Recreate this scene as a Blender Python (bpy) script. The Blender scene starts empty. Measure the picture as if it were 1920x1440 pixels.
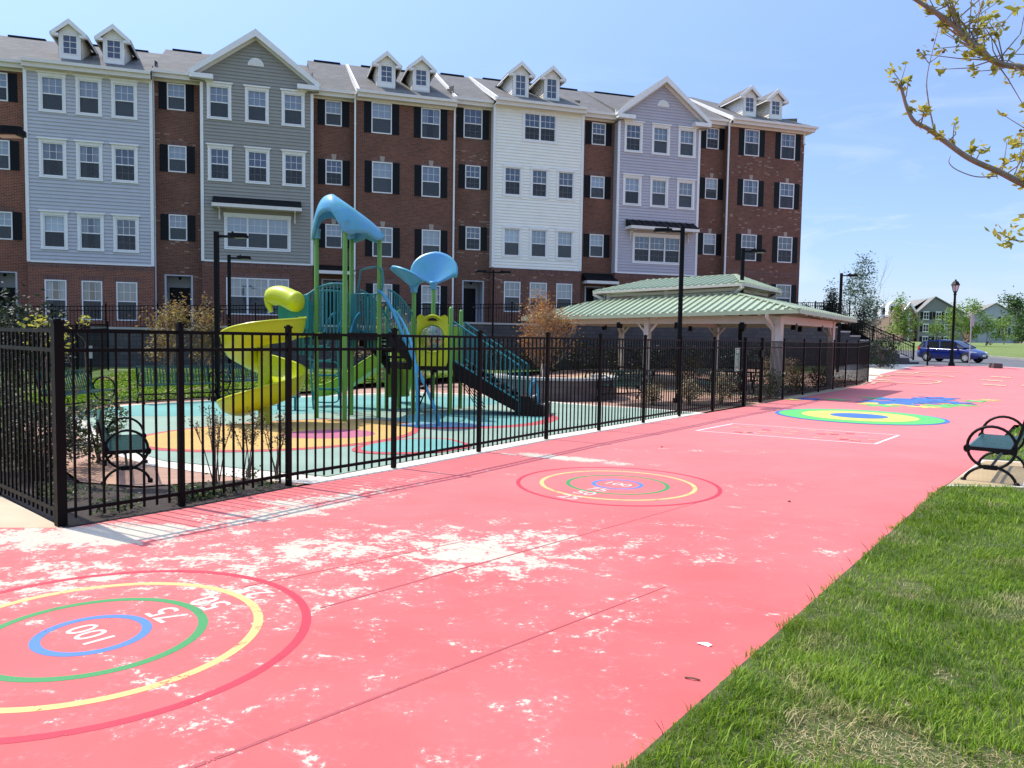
import bpy, bmesh, math, random
import numpy as np
from mathutils import Vector, Matrix
R = math.radians
rnd = random.Random(7)
scene = bpy.context.scene
col = scene.collection

# ------------------------------------------------------------------ helpers
class MB:
    """collects geometry; build() links it as ONE mesh object"""
    def __init__(s, off=(0, 0, 0)):
        s.v = []; s.f = []; s.mi = []; s.off = off
    def vert(s, p):
        s.v.append((p[0] - s.off[0], p[1] - s.off[1], p[2] - s.off[2])); return len(s.v) - 1
    def face(s, pts, m=0):
        s.f.append([s.vert(p) for p in pts]); s.mi.append(m)
    def quad(s, a, b, c, d, m=0): s.face((a, b, c, d), m)
    def box(s, x0, x1, y0, y1, z0, z1, m=0):
        if x0 > x1: x0, x1 = x1, x0
        if y0 > y1: y0, y1 = y1, y0
        if z0 > z1: z0, z1 = z1, z0
        p = [(x0, y0, z0), (x1, y0, z0), (x1, y1, z0), (x0, y1, z0), (x0, y0, z1), (x1, y0, z1), (x1, y1, z1), (x0, y1, z1)]
        i = [s.vert(q) for q in p]
        for f in ((0, 3, 2, 1), (4, 5, 6, 7), (0, 1, 5, 4), (1, 2, 6, 5), (2, 3, 7, 6), (3, 0, 4, 7)):
            s.f.append([i[k] for k in f]); s.mi.append(m)
    def obox(s, c, size, rz=0, m=0, ry=0):
        M = Matrix.Rotation(rz, 3, 'Z') @ Matrix.Rotation(ry, 3, 'Y')
        hx, hy, hz = size[0] / 2, size[1] / 2, size[2] / 2
        i = []
        for sx, sy, sz in ((-1, -1, -1), (1, -1, -1), (1, 1, -1), (-1, 1, -1), (-1, -1, 1), (1, -1, 1), (1, 1, 1), (-1, 1, 1)):
            q = M @ Vector((sx * hx, sy * hy, sz * hz)); i.append(s.vert((q.x + c[0], q.y + c[1], q.z + c[2])))
        for f in ((0, 3, 2, 1), (4, 5, 6, 7), (0, 1, 5, 4), (1, 2, 6, 5), (2, 3, 7, 6), (3, 0, 4, 7)):
            s.f.append([i[k] for k in f]); s.mi.append(m)
    def bar(s, p, q, w, h=None, m=0, up=(0, 0, 1)):
        h = h or w
        p = Vector(p); q = Vector(q); d = (q - p).normalized(); u = Vector(up)
        if abs(d.dot(u)) > .99: u = Vector((0, 1, 0))
        a = d.cross(u).normalized(); b = a.cross(d).normalized()
        i = []
        for e in (p, q):
            for sa, sb in ((-1, -1), (1, -1), (1, 1), (-1, 1)):
                t = e + a * (sa * w / 2) + b * (sb * h / 2); i.append(s.vert(t))
        for f in ((0, 1, 2, 3), (7, 6, 5, 4), (0, 4, 5, 1), (1, 5, 6, 2), (2, 6, 7, 3), (3, 7, 4, 0)):
            s.f.append([i[k] for k in f]); s.mi.append(m)
    def tube(s, pts, r, n=8, m=0, cap=True, closed=False):
        pts = [Vector(p) for p in pts]; N = len(pts)
        rs = r if isinstance(r, (list, tuple)) else [r] * N
        rings = []; prev = None
        for k in range(N):
            if closed: d = pts[(k + 1) % N] - pts[k - 1]
            else: d = pts[min(k + 1, N - 1)] - pts[max(k - 1, 0)]
            if d.length < 1e-9: d = Vector((0, 0, 1))
            d.normalize()
            if prev is None:
                u = Vector((0, 0, 1)) if abs(d.z) < .9 else Vector((1, 0, 0))
                a = d.cross(u).normalized()
            else:
                a = prev - d * prev.dot(d)
                if a.length < 1e-6: a = d.orthogonal()
                a.normalize()
            prev = a; b = d.cross(a)
            rings.append([s.vert(pts[k] + (a * math.cos(2 * math.pi * j / n) + b * math.sin(2 * math.pi * j / n)) * rs[k]) for j in range(n)])
        M = N if closed else N - 1
        for k in range(M):
            A = rings[k]; B = rings[(k + 1) % N]
            for j in range(n):
                s.f.append([A[j], A[(j + 1) % n], B[(j + 1) % n], B[j]]); s.mi.append(m)
        if cap and not closed:
            s.f.append(rings[0][::-1]); s.mi.append(m); s.f.append(rings[-1][:]); s.mi.append(m)
    def lathe(s, prof, c, n=16, m=0):
        rings = []
        for r, z in prof:
            rings.append([s.vert((c[0] + r * math.cos(2 * math.pi * j / n), c[1] + r * math.sin(2 * math.pi * j / n), c[2] + z)) for j in range(n)])
        for A, B in zip(rings, rings[1:]):
            for j in range(n):
                s.f.append([A[j], A[(j + 1) % n], B[(j + 1) % n], B[j]]); s.mi.append(m)
        s.f.append(rings[0][::-1]); s.mi.append(m); s.f.append(rings[-1][:]); s.mi.append(m)
    def extrude(s, poly, vec, m=0):
        """poly: 3D points (planar), vec: extrusion vector; closed solid"""
        n = len(poly); A = [s.vert(p) for p in poly]
        B = [s.vert((p[0] + vec[0], p[1] + vec[1], p[2] + vec[2])) for p in poly]
        s.f.append(A[::-1]); s.mi.append(m); s.f.append(B[:]); s.mi.append(m)
        for j in range(n):
            s.f.append([A[j], A[(j + 1) % n], B[(j + 1) % n], B[j]]); s.mi.append(m)
    def grid(s, P, m=0, closed_u=False):
        """P[i][j] points"""
        idx = [[s.vert(p) for p in row] for row in P]
        nu = len(idx); nv = len(idx[0])
        for i in range(nu if closed_u else nu - 1):
            for j in range(nv - 1):
                k = (i + 1) % nu
                s.f.append([idx[i][j], idx[k][j], idx[k][j + 1], idx[i][j + 1]]); s.mi.append(m)
    def build(s, name, mats, parent=None, smooth=None, solid=None, recalc=True):
        me = bpy.data.meshes.new(name)
        me.from_pydata(s.v, [], s.f)
        if not isinstance(mats, (list, tuple)): mats = [mats]
        for mt in mats: me.materials.append(mt)
        if len(mats) > 1: me.polygons.foreach_set('material_index', s.mi)
        if recalc:
            b = bmesh.new(); b.from_mesh(me); bmesh.ops.recalc_face_normals(b, faces=b.faces); b.to_mesh(me); b.free()
        if smooth:
            me.polygons.foreach_set('use_smooth', [True] * len(me.polygons))
            me.set_sharp_from_angle(angle=R(smooth))
        o = bpy.data.objects.new(name, me); col.objects.link(o)
        if parent: o.parent = parent
        if solid:
            md = o.modifiers.new('solid', 'SOLIDIFY'); md.thickness = solid; md.offset = 0
        return o

def tag(o, label, cat, group=None, kind=None):
    o['label'] = label; o['category'] = cat
    if group: o['group'] = group
    if kind: o['kind'] = kind
    return o
def thing(name, label, cat, loc=(0, 0, 0), rz=0, group=None):
    o = bpy.data.objects.new(name, None); col.objects.link(o); o.empty_display_size = .2
    o.location = loc; o.rotation_euler = (0, 0, rz)
    return tag(o, label, cat, group)
def copy_tree(o, parent=None):
    c = o.copy(); col.objects.link(c)
    if parent: c.parent = parent
    for ch in list(o.children): copy_tree(ch, c)
    return c
def struct(o, label=None):
    o['kind'] = 'structure'
    if label: o['label'] = label
    return o
def lerp(a, b, t): return a + (b - a) * t

# ------------------------------------------------------------------ materials
def new_mat(name):
    m = bpy.data.materials.new(name); m.use_nodes = True
    nt = m.node_tree; b = nt.nodes['Principled BSDF']
    return m, nt, b
def N(nt, t, **kw):
    n = nt.nodes.new(t)
    for k, v in kw.items(): setattr(n, k, v)
    return n
def L(nt, a, b): nt.links.new(a, b)
def ramp(nt, fac, stops):
    r = N(nt, 'ShaderNodeValToRGB'); e = r.color_ramp.elements
    e[0].position = stops[0][0]; e[0].color = (*stops[0][1], 1) if len(stops[0][1]) == 3 else stops[0][1]
    e[1].position = stops[-1][0]; e[1].color = (*stops[-1][1], 1) if len(stops[-1][1]) == 3 else stops[-1][1]
    for p, c in stops[1:-1]:
        q = e.new(p); q.color = (*c, 1) if len(c) == 3 else c
    L(nt, fac, r.inputs[0]); return r.outputs[0]
def noise(nt, vec, scale, detail=4, rough=.55, out='Fac', dist=0):
    n = N(nt, 'ShaderNodeTexNoise'); n.inputs['Scale'].default_value = scale; n.inputs['Detail'].default_value = detail
    n.inputs['Roughness'].default_value = rough; n.inputs['Distortion'].default_value = dist
    if vec is not None: L(nt, vec, n.inputs['Vector'])
    return n.outputs[out]
def math_(nt, op, a, b=None, c=None, clamp=False):
    n = N(nt, 'ShaderNodeMath', operation=op); n.use_clamp = clamp
    for i, x in enumerate((a, b, c)):
        if x is None: continue
        if isinstance(x, (int, float)): n.inputs[i].default_value = x
        else: L(nt, x, n.inputs[i])
    return n.outputs[0]
def mix(nt, fac, a, b, mode='MIX'):
    n = N(nt, 'ShaderNodeMix', data_type='RGBA', blend_type=mode)
    for i, x in ((0, fac), (6, a), (7, b)):
        if isinstance(x, (int, float)): n.inputs[i].default_value = x
        elif isinstance(x, tuple): n.inputs[i].default_value = (*x, 1) if len(x) == 3 else x
        else: L(nt, x, n.inputs[i])
    return n.outputs[2]
def bump(nt, b, h, strength=.3, dist=.01):
    n = N(nt, 'ShaderNodeBump'); n.inputs['Strength'].default_value = strength; n.inputs['Distance'].default_value = dist
    L(nt, h, n.inputs['Height']); L(nt, n.outputs[0], b.inputs['Normal'])
def objco(nt): return N(nt, 'ShaderNodeTexCoord').outputs['Object']
def geopos(nt): return N(nt, 'ShaderNodeNewGeometry').outputs['Position']
def scalev(nt, v, sx, sy, sz):
    n = N(nt, 'ShaderNodeMapping'); n.inputs['Scale'].default_value = (sx, sy, sz); L(nt, v, n.inputs[0]); return n.outputs[0]

def plain(name, c, rough=.6, metal=0, var=.12, vs=6, bs=0, bsc=60, spec=.5, coat=0):
    m, nt, b = new_mat(name)
    v = geopos(nt); f = noise(nt, v, vs, 5)
    lo = tuple(x * (1 - var) for x in c); hi = tuple(min(1, x * (1 + var)) for x in c)
    L(nt, ramp(nt, f, [(.25, lo), (.75, hi)]), b.inputs['Base Color'])
    r2 = math_(nt, 'MULTIPLY_ADD', noise(nt, v, vs * 3, 3), .2, rough - .1, True); L(nt, r2, b.inputs['Roughness'])
    b.inputs['Metallic'].default_value = metal; b.inputs['Specular IOR Level'].default_value = spec
    if coat: b.inputs['Coat Weight'].default_value = coat; b.inputs['Coat Roughness'].default_value = .05
    if bs: bump(nt, b, noise(nt, v, bsc, 4), bs)
    return m

def brick_mat(name, c1, c2, mortar, light=0.0, w=.21, h=.072, ground=False, mort=.008, lightc=(.35, .25, .18)):
    m, nt, b = new_mat(name)
    co = objco(nt); sp = N(nt, 'ShaderNodeSeparateXYZ'); L(nt, co, sp.inputs[0])
    cb = N(nt, 'ShaderNodeCombineXYZ')
    if ground: L(nt, sp.outputs[0], cb.inputs[0]); L(nt, sp.outputs[1], cb.inputs[1])
    else: L(nt, math_(nt, 'ADD', sp.outputs[0], sp.outputs[1]), cb.inputs[0]); L(nt, sp.outputs[2], cb.inputs[1])
    t = N(nt, 'ShaderNodeTexBrick'); L(nt, cb.outputs[0], t.inputs['Vector'])
    t.inputs['Scale'].default_value = 1; t.inputs['Brick Width'].default_value = w; t.inputs['Row Height'].default_value = h
    t.inputs['Mortar Size'].default_value = mort; t.inputs['Mortar Smooth'].default_value = .2; t.inputs['Bias'].default_value = 0
    t.inputs['Color1'].default_value = (*c1, 1); t.inputs['Color2'].default_value = (*c2, 1); t.inputs['Mortar'].default_value = (*mortar, 1)
    big = noise(nt, co, .9, 5)
    base = mix(nt, .45, t.outputs['Color'], ramp(nt, big, [(.3, (.55, .52, .5)), (.7, (1.0, 1.0, 1.0))]), 'MULTIPLY')
    if light:
        # odd paler bricks, one value per brick, gathered in loose patches
        q = N(nt, 'ShaderNodeVectorMath', operation='SNAP'); L(nt, cb.outputs[0], q.inputs[0]); q.inputs[1].default_value = (w, h, 1)
        wn = N(nt, 'ShaderNodeTexWhiteNoise', noise_dimensions='3D'); L(nt, q.outputs[0], wn.inputs[0])
        pn = noise(nt, co, .35, 3)
        th = math_(nt, 'SUBTRACT', 1.0, math_(nt, 'MULTIPLY', ramp(nt, pn, [(.45, (0, 0, 0)), (.7, (1, 1, 1))]), light))
        sel = math_(nt, 'GREATER_THAN', wn.outputs[0], th)
        inv = math_(nt, 'SUBTRACT', 1.0, t.outputs['Fac'])
        base = mix(nt, math_(nt, 'MULTIPLY', math_(nt, 'MULTIPLY', sel, inv), .7), base, lightc)
    L(nt, base, b.inputs['Base Color']); b.inputs['Roughness'].default_value = .9
    bump(nt, b, t.outputs['Fac'], -.4, .006)
    return m

def foliage(name, c1, c2, c3=None, trans=.35):
    m, nt, b = new_mat(name)
    oi = N(nt, 'ShaderNodeNewGeometry')
    v = oi.outputs['Position']
    f = noise(nt, v, 2.2, 3); rp = oi.outputs['Random Per Island']
    k = math_(nt, 'MULTIPLY_ADD', f, .5, math_(nt, 'MULTIPLY', rp, .5))
    c = ramp(nt, k, [(.25, c1), (.5, c2), (.8, c3 or c2)])
    L(nt, c, b.inputs['Base Color']); b.inputs['Roughness'].default_value = .55
    tr = N(nt, 'ShaderNodeBsdfTranslucent'); L(nt, c, tr.inputs[0])
    ms = N(nt, 'ShaderNodeMixShader'); ms.inputs[0].default_value = trans
    L(nt, b.outputs[0], ms.inputs[1]); L(nt, tr.outputs[0], ms.inputs[2])
    L(nt, ms.outputs[0], nt.nodes['Material Output'].inputs[0])
    return m

M = {}
M['white'] = plain('white_trim', (.76, .74, .70), .5, var=.05)
M['soffit'] = plain('cream_trim', (.70, .65, .58), .55, var=.05)
M['siding_blue'] = plain('siding_pale_blue', (.45, .445, .46), .6, var=.05, vs=2)
M['siding_grey'] = plain('siding_grey', (.28, .265, .225), .6, var=.05, vs=2)
M['siding_white'] = plain('siding_cream_white', (.80, .78, .69), .6, var=.04, vs=2)
M['siding_lav'] = plain('siding_lavender', (.43, .405, .435), .6, var=.05, vs=2)
M['siding_dormer'] = plain('siding_dormer', (.82, .79, .71), .6, var=.05, vs=2)
M['brick_red'] = brick_mat('brick_red', (.26, .074, .036), (.155, .044, .024), (.29, .21, .155))
M['brick_brown'] = brick_mat('brick_brown', (.195, .066, .038), (.11, .038, .023), (.20, .14, .10))
M['brick_mix'] = brick_mat('brick_mixed', (.195, .068, .039), (.11, .039, .024), (.20, .145, .105), light=.14)
M['brick_mix2'] = brick_mat('brick_tumbled', (.19, .072, .042), (.11, .043, .027), (.20, .15, .11), light=.28)
M['soldier'] = brick_mat('brick_soldier', (.2, .075, .052), (.11, .045, .033), (.2, .17, .15), w=.075, h=.23)
M['shutter'] = plain('shutter_black', (.004, .005, .007), .5, var=.1, spec=.2)
M['shutter_green'] = plain('shutter_dark_green', (.006, .009, .010), .5, var=.1, spec=.2)
M['door_dark'] = plain('door_dark', (.004, .004, .005), .5, spec=.2)
M['porch'] = plain('porch_wall', (.45, .46, .47), .7, var=.06)
M['keystone'] = plain('keystone', (.34, .28, .22), .8)
M['metal_roof'] = plain('metal_roof_black', (.004, .005, .007), .5, var=.1, spec=.2)
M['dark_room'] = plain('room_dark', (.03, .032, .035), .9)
def shingle():
    m, nt, b = new_mat('shingles')
    co = objco(nt); sp = N(nt, 'ShaderNodeSeparateXYZ'); L(nt, co, sp.inputs[0])
    cb = N(nt, 'ShaderNodeCombineXYZ'); L(nt, sp.outputs[0], cb.inputs[0]); L(nt, math_(nt, 'MULTIPLY', sp.outputs[1], 1.1), cb.inputs[1])
    t = N(nt, 'ShaderNodeTexBrick'); L(nt, cb.outputs[0], t.inputs['Vector']); t.inputs['Scale'].default_value = 1
    t.inputs['Brick Width'].default_value = .3; t.inputs['Row Height'].default_value = .16; t.inputs['Mortar Size'].default_value = .006
    t.inputs['Color1'].default_value = (.165, .157, .145, 1); t.inputs['Color2'].default_value = (.118, .112, .105, 1); t.inputs['Mortar'].default_value = (.07, .068, .065, 1)
    big = noise(nt, co, 1.3, 5)
    L(nt, mix(nt, .5, t.outputs['Color'], ramp(nt, big, [(.3, (.6, .6, .6)), (.7, (1, 1, 1))]), 'MULTIPLY'), b.inputs['Base Color'])
    b.inputs['Roughness'].default_value = .95; bump(nt, b, noise(nt, co, 45, 3), .5, .01); return m
M['shingle'] = shingle()
def glass_mat(name, tint=(.75, .8, .85), refl=.09):
    m, nt, b = new_mat(name)
    tr = N(nt, 'ShaderNodeBsdfTransparent'); tr.inputs[0].default_value = (*tint, 1)
    g = N(nt, 'ShaderNodeBsdfGlossy'); g.inputs['Roughness'].default_value = .02; g.inputs['Color'].default_value = (1, 1, 1, 1)
    lw = N(nt, 'ShaderNodeFresnel'); lw.inputs[0].default_value = 1.5
    n = noise(nt, objco(nt), 1.4, 2)
    bp = N(nt, 'ShaderNodeBump'); bp.inputs['Strength'].default_value = .04; bp.inputs['Distance'].default_value = .1; L(nt, n, bp.inputs['Height']); L(nt, bp.outputs[0], g.inputs['Normal'])
    ms = N(nt, 'ShaderNodeMixShader'); L(nt, math_(nt, 'MULTIPLY_ADD', lw.outputs[0], 1.0, refl, True), ms.inputs[0])
    L(nt, tr.outputs[0], ms.inputs[1]); L(nt, g.outputs[0], ms.inputs[2]); L(nt, ms.outputs[0], nt.nodes['Material Output'].inputs[0])
    return m
M['glass'] = glass_mat('window_glass')
def screen_mat():
    m, nt, b = new_mat('insect_screen'); b.inputs['Base Color'].default_value = (.035, .037, .04, 1); b.inputs['Roughness'].default_value = .7
    tr = N(nt, 'ShaderNodeBsdfTransparent'); ms = N(nt, 'ShaderNodeMixShader'); ms.inputs[0].default_value = .62
    L(nt, tr.outputs[0], ms.inputs[1]); L(nt, b.outputs[0], ms.inputs[2]); L(nt, ms.outputs[0], nt.nodes['Material Output'].inputs[0]); return m
M['screen'] = screen_mat()
def blind_mat():
    m, nt, b = new_mat('blind'); co = objco(nt); sp = N(nt, 'ShaderNodeSeparateXYZ'); L(nt, co, sp.inputs[0])
    w = math_(nt, 'FRACT', math_(nt, 'MULTIPLY', sp.outputs[2], 20)); L(nt, ramp(nt, w, [(.0, (.28, .30, .29)), (.3, (.5, .53, .52)), (.95, (.56, .59, .58))]), b.inputs['Base Color'])
    b.inputs['Roughness'].default_value = .7; return m
M['blind'] = blind_mat()
def tinted_blind(name, k):
    m = M['blind'].copy(); m.name = name
    for n in m.node_tree.nodes:
        if n.type == 'VALTORGB':
            for e in n.color_ramp.elements: e.color = (e.color[0] * k[0], e.color[1] * k[1], e.color[2] * k[2], 1)
    return m
BLINDS = [M['blind'], tinted_blind('blind_bright', (1.3, 1.28, 1.25)), tinted_blind('blind_dull', (.62, .64, .66)), tinted_blind('blind_mid', (.85, .84, .8))]
M['fence'] = plain('fence_black', (.0022, .0016, .0016), .5, var=.15, vs=3, spec=.12)
M['lamp'] = plain('lamp_black', (.003, .003, .0035), .45, var=.1, spec=.15)
M['bench_black'] = plain('bench_iron', (.005, .004, .004), .45, var=.1, spec=.2)
M['bench_green'] = plain('bench_green', (.02, .075, .06), .3, var=.15)
M['post_green'] = plain('play_post_green', (.11, .28, .035), .35, var=.06)
M['teal'] = plain('play_teal', (.012, .18, .185), .35, var=.08)
M['teal_panel'] = plain('play_teal_panel', (.006, .23, .20), .4, var=.06)
M['teal_blue'] = plain('play_blue_bar', (.03, .25, .38), .35, var=.08)
M['yellow'] = plain('play_yellow', (.45, .50, .006), .35, var=.06, spec=.45)
M['lime'] = plain('play_lime', (.25, .40, .012), .35, var=.06)
M['deck'] = plain('play_deck_black', (.007, .006, .005), .6, var=.2, spec=.2)
M['tan'] = plain('pavilion_tan', (.54, .48, .40), .5, var=.06)
M['roof_green'] = plain('pavilion_roof_green', (.32, .375, .245), .4, var=.04, vs=1.5)
def hood_mat():
    m, nt, b = new_mat('play_hood_blue'); co = objco(nt)
    f = noise(nt, co, 2.2, 4, dist=.6)
    L(nt, ramp(nt, f, [(.3, (.09, .40, .44)), (.5, (.13, .42, .58)), (.72, (.12, .36, .66))]), b.inputs['Base Color'])
    b.inputs['Roughness'].default_value = .35
    tr = N(nt, 'ShaderNodeBsdfTranslucent'); tr.inputs[0].default_value = (.15, .5, .7, 1)
    ms = N(nt, 'ShaderNodeMixShader'); ms.inputs[0].default_value = .22
    L(nt, b.outputs[0], ms.inputs[1]); L(nt, tr.outputs[0], ms.inputs[2]); L(nt, ms.outputs[0], nt.nodes['Material Output'].inputs[0])
    return m
M['hood'] = hood_mat()
M['block'] = brick_mat('block_wall', (.085, .08, .078), (.06, .057, .055), (.035, .035, .035), w=.42, h=.2, mort=.012)
M['block_tan'] = brick_mat('block_wall_tan', (.13, .10, .09), (.095, .072, .066), (.07, .06, .055), w=.42, h=.2, mort=.012)
M['cap'] = plain('stone_cap', (.38, .36, .33), .8, var=.15, bs=.3)
M['concrete'] = plain('concrete', (.46, .36, .24), .85, var=.12, vs=2.5, bs=.15, bsc=90)
M['concrete_pale'] = plain('concrete_pale', (.54, .49, .41), .85, var=.12, vs=2.5, bs=.15, bsc=90)
M['pavers'] = brick_mat('brick_pavers', (.42, .25, .17), (.36, .2, .14), (.3, .22, .16), w=.2, h=.1, ground=True, mort=.004)
M['pavers_tan'] = brick_mat('brick_pavers_tan', (.46, .34, .18), (.42, .31, .165), (.25, .18, .1), w=.2, h=.055, ground=True, mort=.005)
M['asphalt'] = plain('asphalt', (.10, .10, .105), .9, var=.2, vs=1.5, bs=.4, bsc=120)
M['mulch'] = plain('mulch', (.028, .017, .012), .95, var=.6, vs=28, bs=1.0, bsc=35)
M['soil'] = plain('soil', (.2, .15, .09), .95, var=.3, vs=12, bs=.8, bsc=50)
M['bark'] = plain('bark', (.20, .16, .125), .85, var=.3, vs=14, bs=.6, bsc=40)
M['bark_pale'] = plain('bark_pale', (.25, .19, .145), .8, var=.25, vs=14, bs=.4, bsc=40)
M['twig'] = plain('twig', (.15, .09, .06), .85, var=.3, vs=14)
def rubber(name, c):
    m, nt, b = new_mat(name); v = geopos(nt)
    n1 = noise(nt, v, 90, 2); n2 = noise(nt, v, .8, 4)
    k = math_(nt, 'MULTIPLY_ADD', n1, .55, math_(nt, 'MULTIPLY', n2, .45))
    L(nt, ramp(nt, k, [(.3, tuple(x * .72 for x in c)), (.7, tuple(min(1, x * 1.2) for x in c))]), b.inputs['Base Color'])
    b.inputs['Roughness'].default_value = .85; bump(nt, b, n1, .3, .005); return m
M['mint'] = rubber('rubber_mint', (.21, .295, .225))
M['turq'] = rubber('rubber_turquoise', (.105, .285, .25))
M['ryellow'] = rubber('rubber_yellow', (.47, .29, .08))
M['rred'] = rubber('rubber_red', (.40, .065, .07))
M['rpink'] = rubber('rubber_pink', (.36, .095, .155))
M['rblue'] = rubber('rubber_blue', (.10, .2, .3))
def lawn_mat(name, c1, c2, dry):
    m, nt, b = new_mat(name); v = geopos(nt)
    f = noise(nt, v, 14, 6, .7); g = noise(nt, v, .9, 4)
    c = ramp(nt, f, [(.3, c1), (.68, c2)])
    L(nt, mix(nt, ramp(nt, g, [(.58, (0, 0, 0)), (.72, (1, 1, 1))]), c, dry), b.inputs['Base Color'])
    b.inputs['Roughness'].default_value = .95; bump(nt, b, noise(nt, v, 45, 4, .7), 1.0, .05); return m
M['lawn'] = lawn_mat('lawn', (.05, .10, .012), (.12, .2, .025), (.2, .18, .07))
M['lawn_far'] = lawn_mat('lawn_far', (.10, .15, .025), (.18, .23, .05), (.25, .24, .1))
def lawn_near_mat():
    m, nt, b = new_mat('lawn_soil'); v = geopos(nt)
    f = noise(nt, v, 20, 5, .7); c = ramp(nt, f, [(.3, (.030, .045, .008)), (.55, (.065, .085, .018)), (.8, (.14, .13, .04))])
    L(nt, c, b.inputs['Base Color']); b.inputs['Roughness'].default_value = 1; bump(nt, b, f, .8, .03); return m
M['lawn_near'] = lawn_near_mat()

# fence-line axes: u runs along the walkway, v across it (into the playground)
UX, UY = .5915, .8063
def plaza_mat():
    m, nt, b = new_mat('plaza_paint'); v = geopos(nt)
    sp = N(nt, 'ShaderNodeSeparateXYZ'); L(nt, v, sp.inputs[0])
    X, Y = sp.outputs[0], sp.outputs[1]
    # where the paint has worn: soft ellipses on the ground (cx, cy, rx, ry, angle, weight)
    blobs = [(-1.6, 6.2, 3.6, 1.0, 14, .34), (-3.4, 5.4, 1.8, .55, 25, .36), (-1.5, 5.1, .8, .5, 30, .30), (-1.2, 3.9, 1.8, .9, 35, .17), (.4, 4.6, 1.2, .6, 40, .20), (-2.2, 8.2, 1.9, .45, 50, .36), (-3.7, 6.75, 1.1, .45, 12, .62), (-3.3, 5.75, 1.2, .36, 12, .36), (-1.6, 6.35, 1.0, .55, 10, .42), (-.3, 6.4, .9, .7, -10, .47), (.3, 6.95, .5, .3, 0, .44), (.0, 5.7, .7, .3, 20, .28),
             (-2.3, 7.7, 1.5, .3, 48, .48), (-1.3, 9.6, .8, .3, 50, .24), (.75, 11.6, 1.15, .2, -27, .62), (.5, 5.0, .9, .3, 40, .22), (1.5, 6.3, .9, .25, 0, .24), (-.9, 5.2, .5, .3, 0, .26), (-1.9, 5.3, .6, .3, 30, .34),
             (.2, 3.6, .9, .3, 40, .2), (-1.0, 3.6, 1.2, .6, 30, .16), (2.9, 6.6, .5, .25, 30, .2), (3.2, 9.6, 1.2, .4, 30, .16), (3.4, 12.6, 1.8, .4, 0, .17), (-3.0, 8.6, .3, .3, 0, .0)]
    tot = None
    for cx, cy, rx, ry, an, w in blobs:
        if w == 0: continue
        ca, sa = math.cos(R(an)), math.sin(R(an))
        dx = math_(nt, 'SUBTRACT', X, cx); dy = math_(nt, 'SUBTRACT', Y, cy)
        a = math_(nt, 'ADD', math_(nt, 'MULTIPLY', dx, ca / rx), math_(nt, 'MULTIPLY', dy, sa / rx))
        c = math_(nt, 'ADD', math_(nt, 'MULTIPLY', dx, -sa / ry), math_(nt, 'MULTIPLY', dy, ca / ry))
        d2 = math_(nt, 'ADD', math_(nt, 'MULTIPLY', a, a), math_(nt, 'MULTIPLY', c, c))
        e = math_(nt, 'MULTIPLY', math_(nt, 'EXPONENT', math_(nt, 'MULTIPLY', d2, -.8)), w)
        tot = e if tot is None else math_(nt, 'MAXIMUM', tot, e)
    # flakes
    sv = scalev(nt, v, 1, 1, 1)
    n1 = noise(nt, sv, 4.2, 8, .62, dist=.5); n2 = noise(nt, sv, 23, 5, .7)
    s = math_(nt, 'ADD', math_(nt, 'MULTIPLY', n1, .56), math_(nt, 'MULTIPLY', n2, .44))
    s = math_(nt, 'ADD', s, math_(nt, 'MULTIPLY', tot, .45))
    tj = math_(nt, 'ADD', math_(nt, 'MULTIPLY', X, UX), math_(nt, 'MULTIPLY', Y, UY))
    fj = math_(nt, 'ABSOLUTE', math_(nt, 'SUBTRACT', math_(nt, 'FRACT', math_(nt, 'MULTIPLY_ADD', tj, 1 / 3.05, .83)), .5))
    s = math_(nt, 'ADD', s, math_(nt, 'MULTIPLY', math_(nt, 'EXPONENT', math_(nt, 'MULTIPLY', fj, -70)), .08))
    worn = ramp(nt, s, [(.655, (0, 0, 0)), (.672, (1, 1, 1))])
    pale = ramp(nt, s, [(.58, (0, 0, 0)), (.66, (1, 1, 1))])
    g1 = noise(nt, v, .5, 5); g2 = noise(nt, v, 160, 2)
    paint = ramp(nt, g1, [(.3, (.53, .088, .085)), (.7, (.58, .128, .120))])
    paint = mix(nt, .25, paint, ramp(nt, g2, [(.3, (.75, .75, .75)), (.7, (1, 1, 1))]), 'MULTIPLY')
    # paint mixed paler around worn flakes, and steadily paler as Y grows
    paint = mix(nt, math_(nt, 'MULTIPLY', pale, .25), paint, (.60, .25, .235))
    far_tone = ramp(nt, math_(nt, 'MULTIPLY', Y, .05), [(.25, (0, 0, 0)), (.8, (1, 1, 1))])
    paint = mix(nt, math_(nt, 'MULTIPLY', far_tone, .45), paint, (.60, .235, .23))
    conc = ramp(nt, noise(nt, v, 30, 4), [(.3, (.42, .36, .275)), (.7, (.52, .46, .37))])
    c = mix(nt, worn, paint, conc)
    stain = noise(nt, scalev(nt, v, .7, 1.6, 1), 1.6, 6, .65, dist=.7)
    c = mix(nt, .22, c, ramp(nt, stain, [(.34, (.70, .66, .64)), (.56, (1, 1, 1))]), 'MULTIPLY')
    speck = math_(nt, 'GREATER_THAN', noise(nt, v, 34, 2, .5), .765)
    c = mix(nt, math_(nt, 'MULTIPLY', speck, .5), c, (.16, .08, .07))
    # fine saw-cut joints across the slab
    t = math_(nt, 'ADD', math_(nt, 'MULTIPLY', X, UX), math_(nt, 'MULTIPLY', Y, UY))
    t = math_(nt, 'ADD', t, math_(nt, 'MULTIPLY', noise(nt, v, 6, 3), .02))
    fr = math_(nt, 'ABSOLUTE', math_(nt, 'SUBTRACT', math_(nt, 'FRACT', math_(nt, 'MULTIPLY_ADD', t, 1 / 3.05, .83)), .5))
    jl = math_(nt, 'LESS_THAN', fr, .0016)
    c = mix(nt, math_(nt, 'MULTIPLY', jl, .55), c, (.35, .12, .12))
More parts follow.
